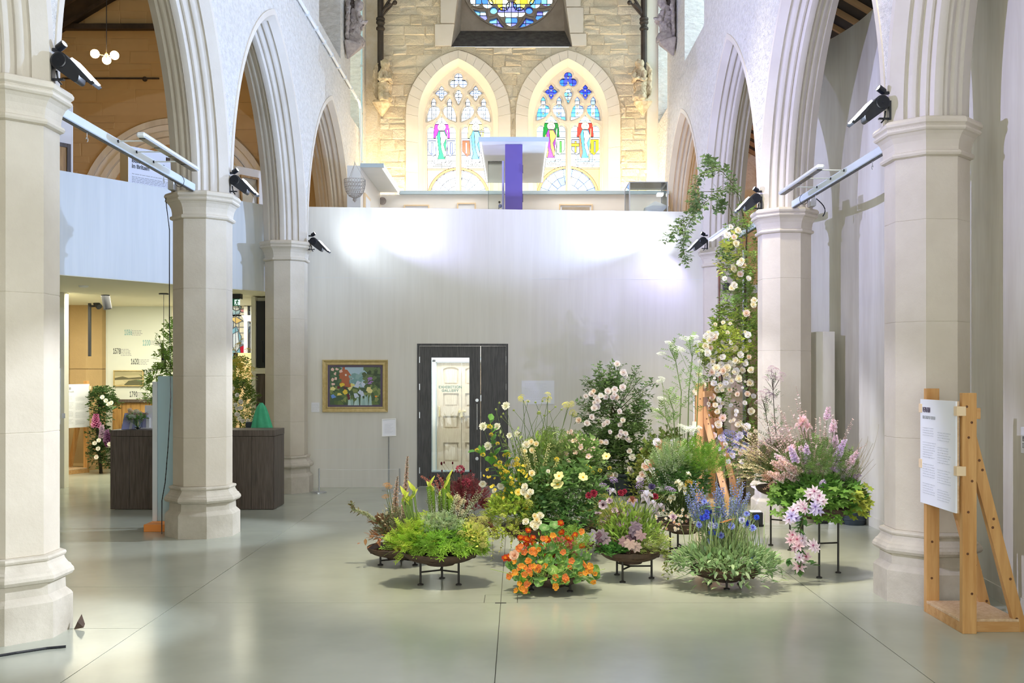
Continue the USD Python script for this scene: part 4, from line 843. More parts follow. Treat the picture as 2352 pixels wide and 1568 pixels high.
def lighting_bar(xb, y0, y1, sgn, lx, ly0, ly1, rods, label, on=False, z=3.50):
    t = Thing('lighting_bar', label, 'lighting bar', ((xb + lx) / 2, (y0 + y1) / 2, z))
    t.part('bar', G().box(xb - .026, xb + .026, y0, y1, z - .036, z + .036, ch=.006), 'rail_metal')
    t.part('track', G().box(xb - .012, xb + .012, y0 + .02, y1 - .02, z - .044, z - .036), 'black_metal')
    for y in rods:
        g = G().tube([(xb, y, z + .012), (lx, y, z + .015)], .006, 6); t.part('rod', g, 'white_metal'); t.part('bolt', G().lathe([(.012, 0), (.012, .01), (0, .012)], 8, (xb + sgn * .026, y, z + .012), axis=(sgn, 0, 0)), 'black_metal')
    t.part('linear_lamp', G().box(lx - .035, lx + .035, ly0, ly1, z - .012, z + .03, ch=.012), 'white_metal')
    n_ = 4
    for k in range(n_):
        a = ly0 + .03 + (ly1 - ly0 - .06) * k / n_; t.part('louvre', G().box(lx - .024, lx + .024, a + .01, a + (ly1 - ly0 - .06) / n_ - .01, z - .018, z - .011), 'glow_strip' if on else 'black_gloss')
    for y in (y0 + (y1 - y0) * .25, y0 + (y1 - y0) * .75):
        th_ = np.linspace(-PI / 2, PI, 9); t.part('hook', G().tube([(xb, y, z - .04), (xb, y, z - .075), *[(xb, y + .016 * math.cos(a), z - .095 + .016 * math.sin(a)) for a in th_[::-1]]], .0035, 6), 'alu')
    th_ = np.linspace(0, 2 * PI, 16)
    for y in (y0 + .3, y1 - .4): t.part('cable_tie', G().tube(np.stack([xb + .045 * np.cos(th_), np.full(16, y), z - .012 + .055 * np.sin(th_)], 1), .003, 5), 'black_metal')
    return t
lighting_bar(-3.24, 6.86, 10.20, 1, -2.94, 7.97, 9.34, (8.22, 8.62, 9.02), 'pale blue metal bar with a slim white lamp between the left columns')
lighting_bar(3.02, 7.90, 11.22, -1, 2.72, 9.2, 10.57, (9.4, 9.8, 10.25), 'pale metal bar with a slim white lamp between the right columns')
lighting_bar(3.0, 11.88, 14.76, -1, 2.70, 13.05, 14.4, (13.3, 13.7, 14.1), 'metal bar with a lit slim lamp among the top of the climbing rose', True, 3.52)
pb = W(243, 128, 14.5); t = Thing('pendant_lamp', 'pendant with three glowing clear globe bulbs high in the left aisle', 'lamp', pb)
t.part('cord', G().tube([pb + [.01, 0, .03], (pb[0] + .01, 14.5, 8.9)], .006, 6), 'black_metal'); t.part('hub', G().lathe([(.012, -.03), (.025, -.01), (.025, .02), (.008, .04)], 12, pb + [.01, 0, 0]), 'brass_leaf')
for px, py, on in ((218, 123.5, .5), (263, 127, 1), (245, 138, 1)):
    q = W(px, py, 14.5 + (.08 if px == 245 else -.05)); dq = q - pb; t.part('arm', G().tube([pb + [.01, 0, 0], pb + dq * .55], .006, 6), 'brass_leaf')
    t.part('globe', G().tm(trimesh.creation.icosphere(2, .062).apply_translation(q)), 'glass' if on < 1 else 'glow_warm', smooth=True); on < 1 and t.part('filament', G().tm(trimesh.creation.icosphere(1, .034 if on == 1 else .022).apply_translation(q)), 'glow_warm', smooth=True)
    bulb(f'{t.path}/bulb' + ('' if px == 218 else f'_{int(px)}'), q - pb, 60, (1, .62, .26), .066)
def down_pendant(px, py0, py1, D, label):
    x = XW(px, D); t = Thing('pendant_light', label, 'lamp', (x, D, ZW(py1, D))); t.part('cord', G().tube([(x, D, ZW(py0, D)), (x, D, 2.80)], .004, 5), 'black_metal'); t.part('ceiling_rose', G().lathe([(.07, 2.795), (.07, 2.82)], 16, (x, D, 0)), 'black_metal')
    t.part('shade', G().lathe([(.034, ZW(py1, D)), (.034, ZW(py0, D)), (.0, ZW(py0, D) + .004)], 20, (x, D, 0)), 'black_gloss', smooth=30); t.part('lens', G().lathe([(.026, ZW(py1, D) - .002), (0, ZW(py1, D) - .002)], 14, (x, D, 0)), 'glow_warm')
down_pendant(376, 800, 842, 14.9, 'slim black cylinder pendant left of the middle left column'); down_pendant(541, 810, 845, 15.4, 'slim black cylinder pendant seen between the left columns in front of the stained window')
t = Thing('ceiling_spotlight', 'chunky black cylinder spotlight under the mezzanine ceiling', 'lamp', W(245, 705, 15.2)); p = W(241, 664, 15.2)
t.part('mount', G().lathe([(.055, 2.785), (.055, 2.82)], 18, (p[0], 15.2, 0)).tube([(p[0], 15.2, 2.70), (p[0], 15.2, 2.79)], .018, 8), 'black_metal'); t.part('head', G().lathe([(.055, -.14), (.06, -.13), (.06, .13), (.05, .14), (0, .14)], 20, W(244, 689, 15.2), axis=(-.18, 0, 1)), 'black_metal', smooth=30)
t = Thing('wall_spotlight', 'small black spotlight on a vertical black pole beside the stone pier', 'lamp', (XW(206, 17.0), 17.0, ZW(818, 17.0))); x = XW(206, 17.0)
t.part('pole', G().box(x - .02, x + .02, 16.98, 17.02, ZW(818, 17), 2.82), 'black_metal'); t.part('arm', G().tube([(x, 17, ZW(703, 17)), (XW(220, 17), 16.95, ZW(703, 17))], .018, 8), 'black_metal'); t.part('head', G().lathe([(.045, -.06), (.05, .06), (0, .06)], 14, W(224, 700, 16.93), axis=(.6, -.4, -.5)), 'black_metal')
single('smoke_detector', G().lathe([(.05, -.03), (.065, -.012), (.065, .0)], 20, (XW(192, 13.6), 13.6, 2.82)), 'white_matt', 'round white smoke detector on the mezzanine ceiling', 'smoke detector')
ex = Thing('exit_sign', 'green running man exit sign hanging under the mezzanine', 'sign', W(540, 702, 15.0)); (xa, zt), (xb_, zb) = [(XW(a, 15.0), ZW(b, 15.0)) for a, b in ((529, 686), (550, 702))]
ex.part('box', G().box(xa - .03, xb_ + .02, 14.98, 15.1, zt, 2.82), 'black_metal'); ex.part('plate', G().box(xa, xb_, 15.0, 15.012, zb, zt), 'exit_green')
mx_, mz = (xa + xb_) / 2 + .03, (zt + zb) / 2; ex.part('door_symbol', G().box(mx_ - .035, mx_ + .045, 14.997, 15.0, zb + .01, zt - .012), 'exit_glow')
man = unary_union([Point(mx_ + .012, mz + .028).buffer(.008), LineString([(mx_ + .005, mz + .018), (mx_ - .003, mz - .008)]).buffer(.009), LineString([(mx_ - .022, mz + .012), (mx_ - .008, mz + .016), (mx_ + .004, mz + .014), (mx_ + .02, mz + .004), (mx_ + .03, mz + .01)]).buffer(.004), LineString([(mx_ - .003, mz - .008), (mx_ + .014, mz - .02), (mx_ + .01, mz - .042)]).buffer(.005), LineString([(mx_ - .003, mz - .008), (mx_ - .008, mz - .026), (mx_ - .026, mz - .034)]).buffer(.005)])
ex.part('running_man', G().poly(man, 14.994, 14.997), 'exit_green')

# ---------------------------------------------------------------- timeline wall, dado, stained window under the mezzanine
tl = Thing('timeline_lettering', 'timeline of years lettered on the white wall under the mezzanine', 'lettering', (XW(300, 17.8), 17.8, .9))
r = np.random.default_rng(6)
for s, px, py, k in (('1086', 286, 769, 4), ('1200', 328, 793, 3), ('1578', 260, 812, 5), ('1620', 301, 836, 4), ('1647', 330, 861, 3), ('1790', 298, 911, 4)):
    D = 17.8; text_part(tl, 'year', s, .092, XW(px, D), D, ZW(py, D), 'green_ink' if py < 800 else 'ink', .42, True); g = G()
    for j in range(k):
        x, e = XW(px + 17, D), XW(px + 39 - r.uniform(0, 6), D); z = ZW(py - 9 + j * 3.4, D)
        while x < e: w_ = r.uniform(.02, .05); g.box(x, x + w_, D - .0012, D, z, z + .012); x += w_ + .008
    tl.part('text_block', g, 'grey_ink', kind='stuff')
op = Thing('old_print', 'small framed sepia river view on the timeline wall', 'picture', (XW(296, 17.78), 17.78, ZW(887, 17.78))); D = 17.78
(xa, zt), (xb_, zb) = [(XW(a, D), ZW(b, D)) for a, b in ((261, 850), (330, 887))]
op.part('frame', G().poly(sbox(xa, zb, xb_, zt).difference(sbox(xa + .02, zb + .02, xb_ - .015, zt - .015)), D - .02, D + .015), 'gold')
w_, h_ = xb_ - xa, zt - zb; q = lambda pts: Polygon([(xa + x * w_, zb + z * h_) for x, z in pts]).buffer(0).intersection(sbox(xa + .02, zb + .02, xb_ - .015, zt - .015))
g = G().poly(q([(0, 0), (1, 0), (1, 1), (0, 1)]), D - .004, D + .005, c=(.52, .46, .27)); g.poly(q([(0, .5), (.3, .62), (.5, .52), (1, .6), (1, .45), (0, .4)]), D - .005, D - .004, c=(.13, .12, .06)); g.poly(q([(.35, .1), (.5, .35), (.75, .42), (1, .34), (1, 0), (.45, 0)]), D - .006, D - .005, c=(.12, .12, .06)); g.poly(q([(0, .65), (1, .7), (1, .95), (.7, .86), (.3, .97), (0, .9)]), D - .0055, D - .004, c=(.40, .36, .20)); g.poly(q([(0, .05), (.4, .2), (.3, .38), (0, .35)]), D - .0055, D - .004, c=(.60, .54, .33)); op.part('print', g, 'paint')
tb = Thing('wall_marker', 'small dark marker with a tiny caption on the timeline wall above the arch of roses', 'sign', W(233, 885, 17.79)); D = 17.79
tb.part('marker', G().box(XW(231, D), XW(234, D), D - .01, D + .01, ZW(876, D), ZW(868, D)), 'ink'); tb.part('lettering', G().box(XW(230, D), XW(236, D), D - .001, D + .01, ZW(881, D), ZW(879, D)).box(XW(231, D), XW(235, D), D - .001, D + .01, ZW(885, D), ZW(883.5, D)), 'grey_ink')
dd = Thing('dado', 'varnished wooden dado panelling below the timeline wall', 'panelling', (XW(310, 17.7), 17.7, 0)); D = 17.7; x = XW(258, D)
while x < XW(398, D) - .02: e = min(x + .16, XW(398, D)); dd.part('panel', G().box(x + .002, e - .002, D, 17.79, 0, ZW(924, D), ch=.003), 'dado_wood'); x = e
dd.part('rail', G().box(XW(268, D) - .05, XW(398, D), D - .05, 17.79, ZW(924, D), ZW(917, D), ch=.006), 'dark_wood')
D = 17.66; w8 = struct('window_8', G().poly(sbox(XW(520, D), ZW(845, D), XW(579, D), 2.80).difference(unary_union([sbox(XW(523, D), ZW(845, D), XW(562, D), ZW(738, D)), Point(XW(542.5, D), ZW(738, D)).buffer(.145), sbox(XW(570, D), ZW(845, D), XW(578, D), ZW(738, D)), sbox(XW(523, D), ZW(724, D), XW(562, D), ZW(690, D)), sbox(XW(570, D), ZW(724, D), XW(577, D), ZW(690, D))])), D - .06, D + .06), 'white_matt')
rr = np.random.default_rng(13)
for a, b, c, d_ in ((523, 562, 845, 724.5), (570, 578, 845, 724.5), (523, 562, 724, 690), (570, 577, 724, 690)):
    fig = [(Polygon([(XW(a + (b - a) * u, D), ZW(d_ + (c - d_) * v, D)) for u, v in pts]), col) for pts, col in (([(.1, .3), (.5, .2), (.8, .4), (.7, .9), (.3, 1), (.1, .8)], (.55, .78, .86)), ([(.3, .35), (.6, .3), (.7, .6), (.5, .7), (.3, .6)], (.92, .96, .98)), ([(.0, .7), (.25, .65), (.3, .95), (0, 1)], (.20, .55, .35)), ([(.7, .6), (1, .55), (1, .8), (.8, .8)], (.85, .15, .25)), ([(.1, .05), (.5, .02), (.9, .1), (.5, .16)], (.95, .8, .45)))]
    pane_parts('/World/window_8', sbox(XW(a, D), ZW(c, D), XW(b, D), ZW(d_, D)), fig, D, [(.82, .92, 1), (.62, .80, .98), (.92, .96, 1), (.95, .93, .8)], .006, (.085, .10), rr)
rect_light('/World/window_8/daylight', (XW(550, 17.72), 17.716, 1.9), (XW(550, 17.7), 17.0, 1.9), .40, 1.6, 2.6, (.9, .96, 1))
single('marble_panel', G().box(XW(543, 17.4), XW(580, 17.4), 17.4, 17.45, 0, ZW(810, 17.4)), 'marble', 'mottled peach marble panel below the stained window at the left aisle end', 'panel')
# white framed picture on the cream partition at the far left, with its caption
fp = Thing('framed_picture', 'white framed picture on the cream partition beside the nearest left column', 'picture', W(110, 978, 14.72)); D = 14.75
fp.part('frame', G().poly(sbox(XW(60, D), ZW(974, D), XW(139, D), ZW(845, D)).difference(sbox(XW(66, D), ZW(966, D), XW(133, D), ZW(853, D))), D - .03, D), 'white_paint'); fp.part('mount', G().box(XW(66, D), XW(133, D), D - .012, D, ZW(966, D), ZW(853, D)), 'paper')
single('caption', G().box(XW(142, D), XW(150, D), D - .006, D, ZW(960, D), ZW(949, D)), 'paper', 'tiny white caption card on the cream partition at the far left', 'label')
# ---------------------------------------------------------------- mezzanine exhibits behind the parapet
def on_line(off, px):
    o = P0 + nrm * off; u = (px - CX) / FP; s_ = (u * o[1] - o[0]) / (d[0] - u * d[1]); return o + d * s_
AD = math.atan2(d[1], d[0])
class LineThing(Thing):
    def __init__(s, name, label, cat, off, px): s.o = on_line(off, px); s.off = off; super().__init__(name, label, cat, (s.o[0], s.o[1], 2.96), AD, local=True)
    def u(s, px): q = on_line(s.off, px); return float(np.dot(q - s.o, d))
    def z(s, px, py): return ZW(py, on_line(s.off, px)[1]) - 2.96
b1 = LineThing('exhibition_board', 'white text board headed Black Gardening in Britain behind the mezzanine parapet', 'sign', .34, 294.7)
e1 = b1.u(402); z1 = b1.z(294.7, 334.5)
b1.part('board', G().box(0, e1, 0, .02, 0, z1), 'paper'); b1.part('side', G().box(-.004, .0, 0, .18, 0, z1).box(0, e1, .02, .18, 0, z1 - .002), 'brass_leaf')
text_part(b1, 'lettering', 'Black Gardening', .05, b1.u(303), -.002, b1.z(303, 372), 'ink', .92, True); text_part(b1, 'lettering', 'in Britain', .05, b1.u(303), -.002, b1.z(303, 385), 'ink', .92, True)
g = G(); r = np.random.default_rng(2)
for k in range(9):
    x, e = b1.u(303), b1.u(303) + r.uniform(.78, .86); z = b1.z(303, 399 + k * 3.6 + (3 if k else 0))
    while x < e: w_ = r.uniform(.02, .07); g.box(x, x + w_, -.0015, 0, z, z + .009); x += w_ + .01
b1.part('text_block', g, 'grey_ink', kind='stuff'); b1.part('logo', G().box(b1.u(381), b1.u(391), -.0015, 0, b1.z(381, 371), b1.z(381, 361)), 'rust')
b2 = LineThing('display_wall', 'cream display wall with a dark framed picture at the left end of the mezzanine', 'display wall', .9, 100); e2 = b2.u(168); z2 = b2.z(150, 239)
b2.part('panel', G().box(-.3, e2, 0, .1, 0, z2), 'gallery_white'); zz = b2.z(150, 330)
pf = b2.part('picture_frame', G().poly(sbox(b2.u(120), .4, b2.u(160), zz).difference(sbox(b2.u(120) + .05, .45, b2.u(160) - .05, zz - .05)), -.03, 0), 'dark_wood'); b2.part('picture', G().box(b2.u(120) + .05, b2.u(160) - .05, -.01, 0, .45, zz - .05), 'dado_wood', parent=pf)
b3 = LineThing('display_wall', 'white display wall with a framed portrait between the left columns on the mezzanine', 'display wall', .5, 538); e3 = b3.u(608); z3 = b3.z(560, 384)
b3.part('panel', G().box(-.1, e3, 0, .08, 0, z3), 'gallery_white'); za, zb = b3.z(570, 405), b3.z(570, 472)
pf = b3.part('picture_frame', G().poly(sbox(b3.u(551), zb, b3.u(592), za).difference(sbox(b3.u(554), zb + .03, b3.u(589), za - .03)), -.03, 0), 'dado_wood')
x0_, x1_ = b3.u(554), b3.u(589); xm = (x0_ + x1_) / 2 - .05; g = G().box(x0_, x1_, -.008, 0, zb, za - .02, c=(.42, .36, .26)); pic = sbox(x0_, zb, x1_, za - .03)
g.poly(Polygon([(xm - .13, zb), (xm - .1, zb + .16), (xm - .03, zb + .2), (xm + .05, zb + .2), (xm + .13, zb + .13), (xm + .16, zb)]).intersection(pic), -.010, -.008, c=(.80, .76, .68)); g.poly(affinity.scale(Point(xm, zb + .25).buffer(.05), .8, 1.15), -.0105, -.008, c=(.15, .08, .05)); b3.part('portrait', g, 'paint', parent=pf)

# ---------------------------------------------------------------- rear gallery above the partition
dw = Thing('display_wall', 'long low white display wall with a blue-grey ledge below the church windows', 'display wall', (0, 18.55, 2.98)); zt = ZW(438, 18.45)
dw.part('panel', G().box(-2.5, 2.72, 18.5, 19.1, 2.98, zt - .06), 'gallery_white'); dw.part('ledge', G().box(XW(917, 18.45), 2.72, 18.44, 19.1, zt - .06, zt), 'ledge')
for px0, px1, py, m_, lab in ((928, 986, 470.5, 'pine_end', 'pale wooden picture frame at the left on the long white display wall'), (1050, 1093, 466, 'pine_end', 'small pale picture frame left of the purple panel on the display wall'), (1284, 1361, 469, 'gallery_white', 'wide pale frame with a grey picture right of the purple panel')):
    D = 18.5; t = Thing('picture', lab, 'picture', (XW((px0 + px1) / 2, D), D - .02, ZW(530, D))); q = sbox(XW(px0, D), ZW(530, D), XW(px1, D), ZW(py, D)); t.part('frame', G().poly(q.difference(q.buffer(-.022)), D - .03, D), 'pine_end'); q2 = q.buffer(-.022)
    t.part('mount', G().poly(q2, D - .012, D), 'paper')
    if px0 == 1284: t.part('print', G().poly(q2.buffer(-.03), D - .016, D - .012), 'brown_stone')
lw = Thing('side_display', 'white side display wall under a sloping-looking canopy at the left of the gallery', 'display wall', (-2.55, 17.3, 2.98)); zc = ZW(384, 16.2)
lw.part('panel', G().box(-2.69, -2.49, 16.2, 18.49, 2.98, zc), 'gallery_white'); lw.part('end_panel', G().box(-2.70, -2.49, 16.17, 16.2, 2.98, zc + .02), 'white_metal')
lw.part('canopy', G().box(-2.49, -2.12, 16.17, 18.43, zc - .005, zc + .05, ch=.004), 'canopy'); lw.part('canopy_edge', G().box(-2.49, -2.12, 16.15, 16.17, zc - .01, zc + .052), 'ledge')
lw.part('led_strip', G().box(-2.155, -2.125, 16.25, 18.35, zc - .016, zc - .006), 'glow_strip')
for k, (y0, y1) in enumerate(((16.45, 17.05), (17.25, 17.6), (17.75, 18.05))): p = lw.part('picture_frame', G().box(-2.488, -2.455, y0, y1, 3.15, 4.55 - .12 * k), 'pine_end'); lw.part('picture', G().box(-2.455, -2.449, y0 + .05, y1 - .05, 3.2, 4.5 - .12 * k), 'paper', parent=p)
gx = W(825.5, 461, 17.9); lw2 = Thing('round_plaque', 'small dark round carved plaque on the white display wall at the gallery corner', 'plaque', (XW(878, 18.45), 18.45, ZW(465, 18.45))); lw2.part('disc', G().lathe([(.07, 0), (.07, .02), (.05, .03), (0, .035)], 16, (XW(878, 18.47), 18.5, ZW(461, 18.47)), axis=(0, -1, 0)), 'carved')
# central canopy with the purple partition
zc = ZW(420, 18.3); cn = Thing('gallery_canopy', 'flat canopy with lit edges on a purple panel in the middle of the gallery', 'display', (-.06, 16.5, 2.98))
cn.part('roof', G().box(-.575, .447, 15.0, 18.3, zc + .0, zc + .055, ch=.004), 'canopy'); cn.part('fascia', G().box(-.58, .452, 14.985, 15.0, zc - .006, zc + .058), 'ledge')
for x in (-.56, .415): cn.part('led_strip', G().box(x, x + .018, 15.1, 18.2, zc - .01, zc), 'glow_strip')
cn.part('partition', G().box(-.185, .06, 15.24, 18.2, 2.98, zc), 'gallery_white'); cn.part('purple_panel', G().box(-.193, .064, 15.2, 15.24, 2.98, zc - .005), 'purple_panel')
for py in (387, 453): cn.part('hinge', G().box(.064, .075, 15.19, 15.23, ZW(py + 10, 15.2), ZW(py - 8, 15.2)), 'frame_purple')
sc = Thing('specimen_case', 'clear upright case of dried flower specimens left of the purple panel', 'display case', (-.34, 15.55, 2.98)); xa, xb_ = XW(1121, 15.4), XW(1153, 15.4); zt = ZW(370, 15.4)
sc.part('pane', G().box(xa, xb_, 15.40, 15.406, 2.98, zt), 'glass'); sc.part('pane', G().box(xa, xa + .006, 15.406, 15.7, 2.98, zt), 'glass'); sc.part('pane', G().box(xa, xb_, 15.406, 15.7, zt - .006, zt), 'glass'); sc.part('back_panel', G().box(xb_ - .0, xb_ + .03, 15.38, 15.7, 2.98, zt), 'lavender')
r = np.random.default_rng(31)
for k in range(5): sc.part('shelf', G().box(xa + .01, xb_ - .01, 15.45, 15.68, 3.2 + .22 * k, 3.206 + .22 * k), 'glass')
for k in range(10):
    b = np.array([r.uniform(xa + .04, xb_ - .04), r.uniform(15.48, 15.65), 3.21 + .22 * (k % 5)]); tip = b + [r.normal(0, .03), r.normal(0, .02), r.uniform(.08, .17)]; p = sc.part('stem', G().tube([b, (b + tip) / 2 + r.normal(0, .01, 3), tip], .004, 5), 'wire')
    sc.part('flower_head', G().tm(trimesh.creation.icosphere(1, r.uniform(.014, .03)).apply_translation(tip)), ['lavender', 'rust', 'carved', 'frame_purple'][k % 4], parent=p)
gc = Thing('glass_case', 'empty-topped glass display case at the right of the gallery', 'display case', (XW(1489, 15.8), 15.8, 2.98)); xa, xb_ = XW(1446, 15.6), XW(1533, 15.6); zt = ZW(417, 15.6)
fr_ = G()
for x in (xa, xb_):
    for y in (15.6, 16.25): fr_.box(x - .008, x + .008, y - .008, y + .008, 2.98, zt)
gc.part('frame', fr_.box(xa, xb_, 15.592, 15.608, zt - .012, zt).box(xa, xb_, 16.242, 16.258, zt - .012, zt).box(xa - .008, xa + .008, 15.6, 16.25, zt - .012, zt).box(xb_ - .008, xb_ + .008, 15.6, 16.25, zt - .012, zt), 'alu')
for b in ((xa, xb_, 15.597, 15.603, 2.98, zt - .012), (xa, xb_, 16.247, 16.253, 2.98, zt - .012), (xa - .003, xa + .003, 15.61, 16.24, 2.98, zt - .012), (xb_ - .003, xb_ + .003, 15.61, 16.24, 2.98, zt - .012), (xa, xb_, 15.61, 16.24, zt - .006, zt)): gc.part('pane', G().box(*b), 'glass')
gc.part('plinth', G().box(xa, xb_, 15.6, 16.25, 2.98, 3.7), 'gallery_white'); gc.part('lamp', G().box(xb_ - .12, xb_ - .03, 15.8, 15.95, zt - .17, zt - .13), 'glow_strip')
single('stone_fragment', G().tm(trimesh.convex.convex_hull(np.random.default_rng(3).normal(0, .075, (22, 3)) + W(1508, 482, 15.9))), 'plastic_white', 'grey carved fragment inside the glass case on the gallery', 'stone')
for k, (px, lab) in enumerate(((1465, 'left of the two tiny lit stem lamps on the gallery ledge'), (1483, 'right of the two tiny lit stem lamps on the gallery ledge'))):
    D = 18.7; t = Thing('stem_lamp', lab, 'lamp', W(px, 438, D)); t.part('stem', G().tube([W(px, 438, D), W(px, 398, D)], .005, 6), 'alu'); t.part('bulb', G().tm(trimesh.creation.icosphere(1, .028).apply_translation(W(px, 394, D))), 'glow_white')
wb = W(815, 422, 15.85); t = Thing('wire_basket', 'hanging wire basket in front of the white side display at the gallery left', 'basket', wb)
prof = [(.165, .06), (.165, .0), (.155, -.06), (.135, -.13), (.09, -.19), (.03, -.22)]; th = np.linspace(0, 2 * PI, 25)
for rr_, zz in prof[:5]: t.part('hoop', G().tube(np.stack([wb[0] + rr_ * np.cos(th), wb[1] + rr_ * np.sin(th), np.full(25, wb[2] + zz)], 1), .004, 5), 'wire')
g = G()
for a in np.arange(0, 2 * PI, PI / 12):
    g.tube([(wb[0] + rr_ * math.cos(a + .25 * k), wb[1] + rr_ * math.sin(a + .25 * k), wb[2] + zz) for k, (rr_, zz) in enumerate(prof)], .0025, 4); g.tube([(wb[0] + rr_ * math.cos(a - .25 * k), wb[1] + rr_ * math.sin(a - .25 * k), wb[2] + zz) for k, (rr_, zz) in enumerate(prof)], .0025, 4)
t.part('mesh', g, 'wire', kind='stuff')
for a in (.3, 2.4, 4.5): t.part('chain', G().tube([wb + [.165 * math.cos(a), .165 * math.sin(a), .06], wb + [0, 0, .32]], .003, 5), 'wire')
t.part('hook', G().tube([wb + [0, 0, .32], wb + [-.02, .1, .36], wb + [-.05, .33, .37]], .006, 6), 'alu'); t.part('finial', G().lathe([(.02, -.22), (.035, -.25), (.0, -.29)], 8, wb), 'wire')

# ---------------------------------------------------------------- carved corbels, dark posts, pipes and cables
def corbel(at, face, m, label, sc=1.):
    """kneeling winged figure on a tapering bracket; face: unit vector away from the wall"""
    f = np.array([*face, 0.]); s_ = np.array([-f[1], f[0], 0]); U = lambda a, b, c: np.array(at) + sc * (a * f + b * s_ + np.array([0, 0, c]))
    t = Thing('corbel', label, 'carved corbel', at)
    def hull(pts):
        return manifold3d.Manifold.batch_hull([manifold3d.Manifold.sphere(r_ * sc, 14).translate(tuple(U(a, b, c))) for a, b, c, r_ in pts])
    body = hull([(.10, 0, .36, .07), (.13, 0, .16, .085), (.10, 0, .05, .08)]) + hull([(.10, 0, .05, .08), (.20, .05, -.02, .05), (.20, -.05, -.02, .05), (.06, 0, -.06, .06)]) + hull([(.12, 0, .40, .045), (.15, 0, .44, .05)]) + manifold3d.Manifold.sphere(.07 * sc, 16).scale((1, 1, 1)).translate(tuple(U(.165, 0, .475))) + hull([(.17, .075, .33, .035), (.20, .085, .22, .03)]) + hull([(.20, .085, .22, .03), (.25, .01, .24, .025)]) + hull([(.17, -.075, .33, .035), (.20, -.085, .22, .03)]) + hull([(.20, -.085, .22, .03), (.25, -.01, .24, .025)])
    mm = body.refine_to_length(.02 * sc).to_mesh(); V = np.array(mm.vert_properties[:, :3]); n_ = meshkit.fbm(V * 28 / sc, 3, 4) - .5; c_ = V.mean(0); V = V + (V - c_) / np.linalg.norm(V - c_, axis=1, keepdims=True) * n_[:, None] * .10 * sc
    t.part('figure', (V, np.array(mm.tri_verts)), m, smooth=40)
    for b in (-1, 1):
        w_ = hull([(.03, b * .06, .50, .03), (.05, b * .13, .40, .025), (.03, b * .12, .05, .02), (.02, b * .06, .0, .02)]); mm = w_.refine_to_length(.03 * sc).to_mesh(); V = np.array(mm.vert_properties[:, :3]) ; V = V + (meshkit.noise(V * 45 / sc, 2)[:, None] - .5) * .035 * sc; t.part('wing', (V, np.array(mm.tri_verts)), m, smooth=40)
    br = hull([(.02, .12, -.06, .03), (.02, -.12, -.06, .03), (.18, .04, -.08, .035), (.18, -.04, -.08, .035), (.02, 0, -.24, .02)]); mm = br.to_mesh(); t.part('bracket', (np.array(mm.vert_properties[:, :3]), np.array(mm.tri_verts)), m, smooth=30)
def post(x, y, z0, z1, r_, label, rings):
    t = Thing('wall_post', label, 'wall post', (x, y, z0)); t.part('shaft', G().lathe([(r_ * .8, z0 + .02), (r_ * .8, z1)], 10, (x, y, 0)), 'dark_timber', smooth=30); t.part('foot', G().lathe([(r_, z0), (r_ * 1.1, z0 + .06), (r_ * 1.05, z0 + .3), (r_ * .85, z0 + .34)], 8, (x, y, 0)), 'dark_timber')
    for z in rings: t.part('ring', G().lathe([(r_ * .8, z - .04), (r_ * 1.15, z - .015), (r_ * 1.15, z + .015), (r_ * .8, z + .04)], 14, (x, y, 0)), 'dark_timber', smooth=30)
    return t
corbel((XL + .025, 17.55, ZW(92, 17.55)), (1, 0), 'carved', 'grey carved angel corbel on the left wall beside the vertical pipe', 1.25); post(XL + .09, 17.55, ZW(45, 17.55), TOP, .075, 'short dark post above the left grey angel corbel', (ZW(14, 17.55),))
corbel((XR - .025, 17.7, ZW(85, 17.7)), (-1, 0), 'carved', 'grey carved angel corbel on the right wall between the upper windows', 1.25); post(XR - .09, 17.7, ZW(37, 17.7), TOP, .075, 'short dark post above the right grey angel corbel', (ZW(8, 17.7),))
corbel((XW(877, 19.95), 19.90, ZW(228, 19.9)), (.45, -.89), 'carved_gold', 'golden carved angel corbel on the stone wall left of the church windows', 1.3); corbel((XW(1477, 19.95), 19.90, ZW(226, 19.9)), (-.45, -.89), 'carved_gold', 'golden carved angel corbel on the stone wall right of the church windows', 1.3)
for px, sg, lab in ((874, 1, 'long dark timber post with brackets left of the church windows'), (1479, -1, 'long dark timber post with brackets right of the church windows')):
    x = XW(px, 19.85); t = post(x, 19.85, ZW(190, 19.85), TOP, .075, lab, (ZW(166, 19.85), ZW(152, 19.85), ZW(66, 19.85), ZW(52, 19.85), ZW(44, 19.85)))
    for k, (a, b, c) in enumerate((((0, 38), (9, 22), (24, 8)), ((0, 34), (14, 10), (30, -14)), ((2, 40), (24, 14), (33, 2)))): t.part('bracket', G().tube([W(px + sg * a[0], a[1], 19.85), W(px + sg * b[0], b[1], 19.82), W(px + sg * c[0], c[1], 19.8)], .032 - .006 * k, 8), 'dark_timber')
    t.part('bracket_scroll', G().tm(trimesh.creation.icosphere(2, .045).apply_translation(W(px + sg * 33, 6, 19.8))), 'dark_timber')
zp = 6.66; t = Thing('conduit', 'pale conduit running along the left wall and down at its far end', 'pipe', (XL, 16, 4.2)); t.part('pipe', G().tube([(XL + .03, 12.0, zp), (XL + .03, 18.9, zp), (XL + .03, 19.05, zp - .08), (XL + .03, 19.08, zp - .3), (XL + .03, 19.08, 4.95)], .025, 8), 'white_metal')
for y in np.arange(12.4, 18.9, .62): t.part('clip', G().box(XL, XL + .06, y - .02, y + .02, zp - .03, zp + .03), 'white_metal')
t = Thing('downpipe', 'dark thin vertical pipe on the left wall corner by the grey angel', 'pipe', (XL, 19.2, 5.0)); t.part('pipe', G().tube([(XL + .03, 19.22, TOP), (XL + .03, 19.22, 5.0)], .016, 8), 'blue_board')
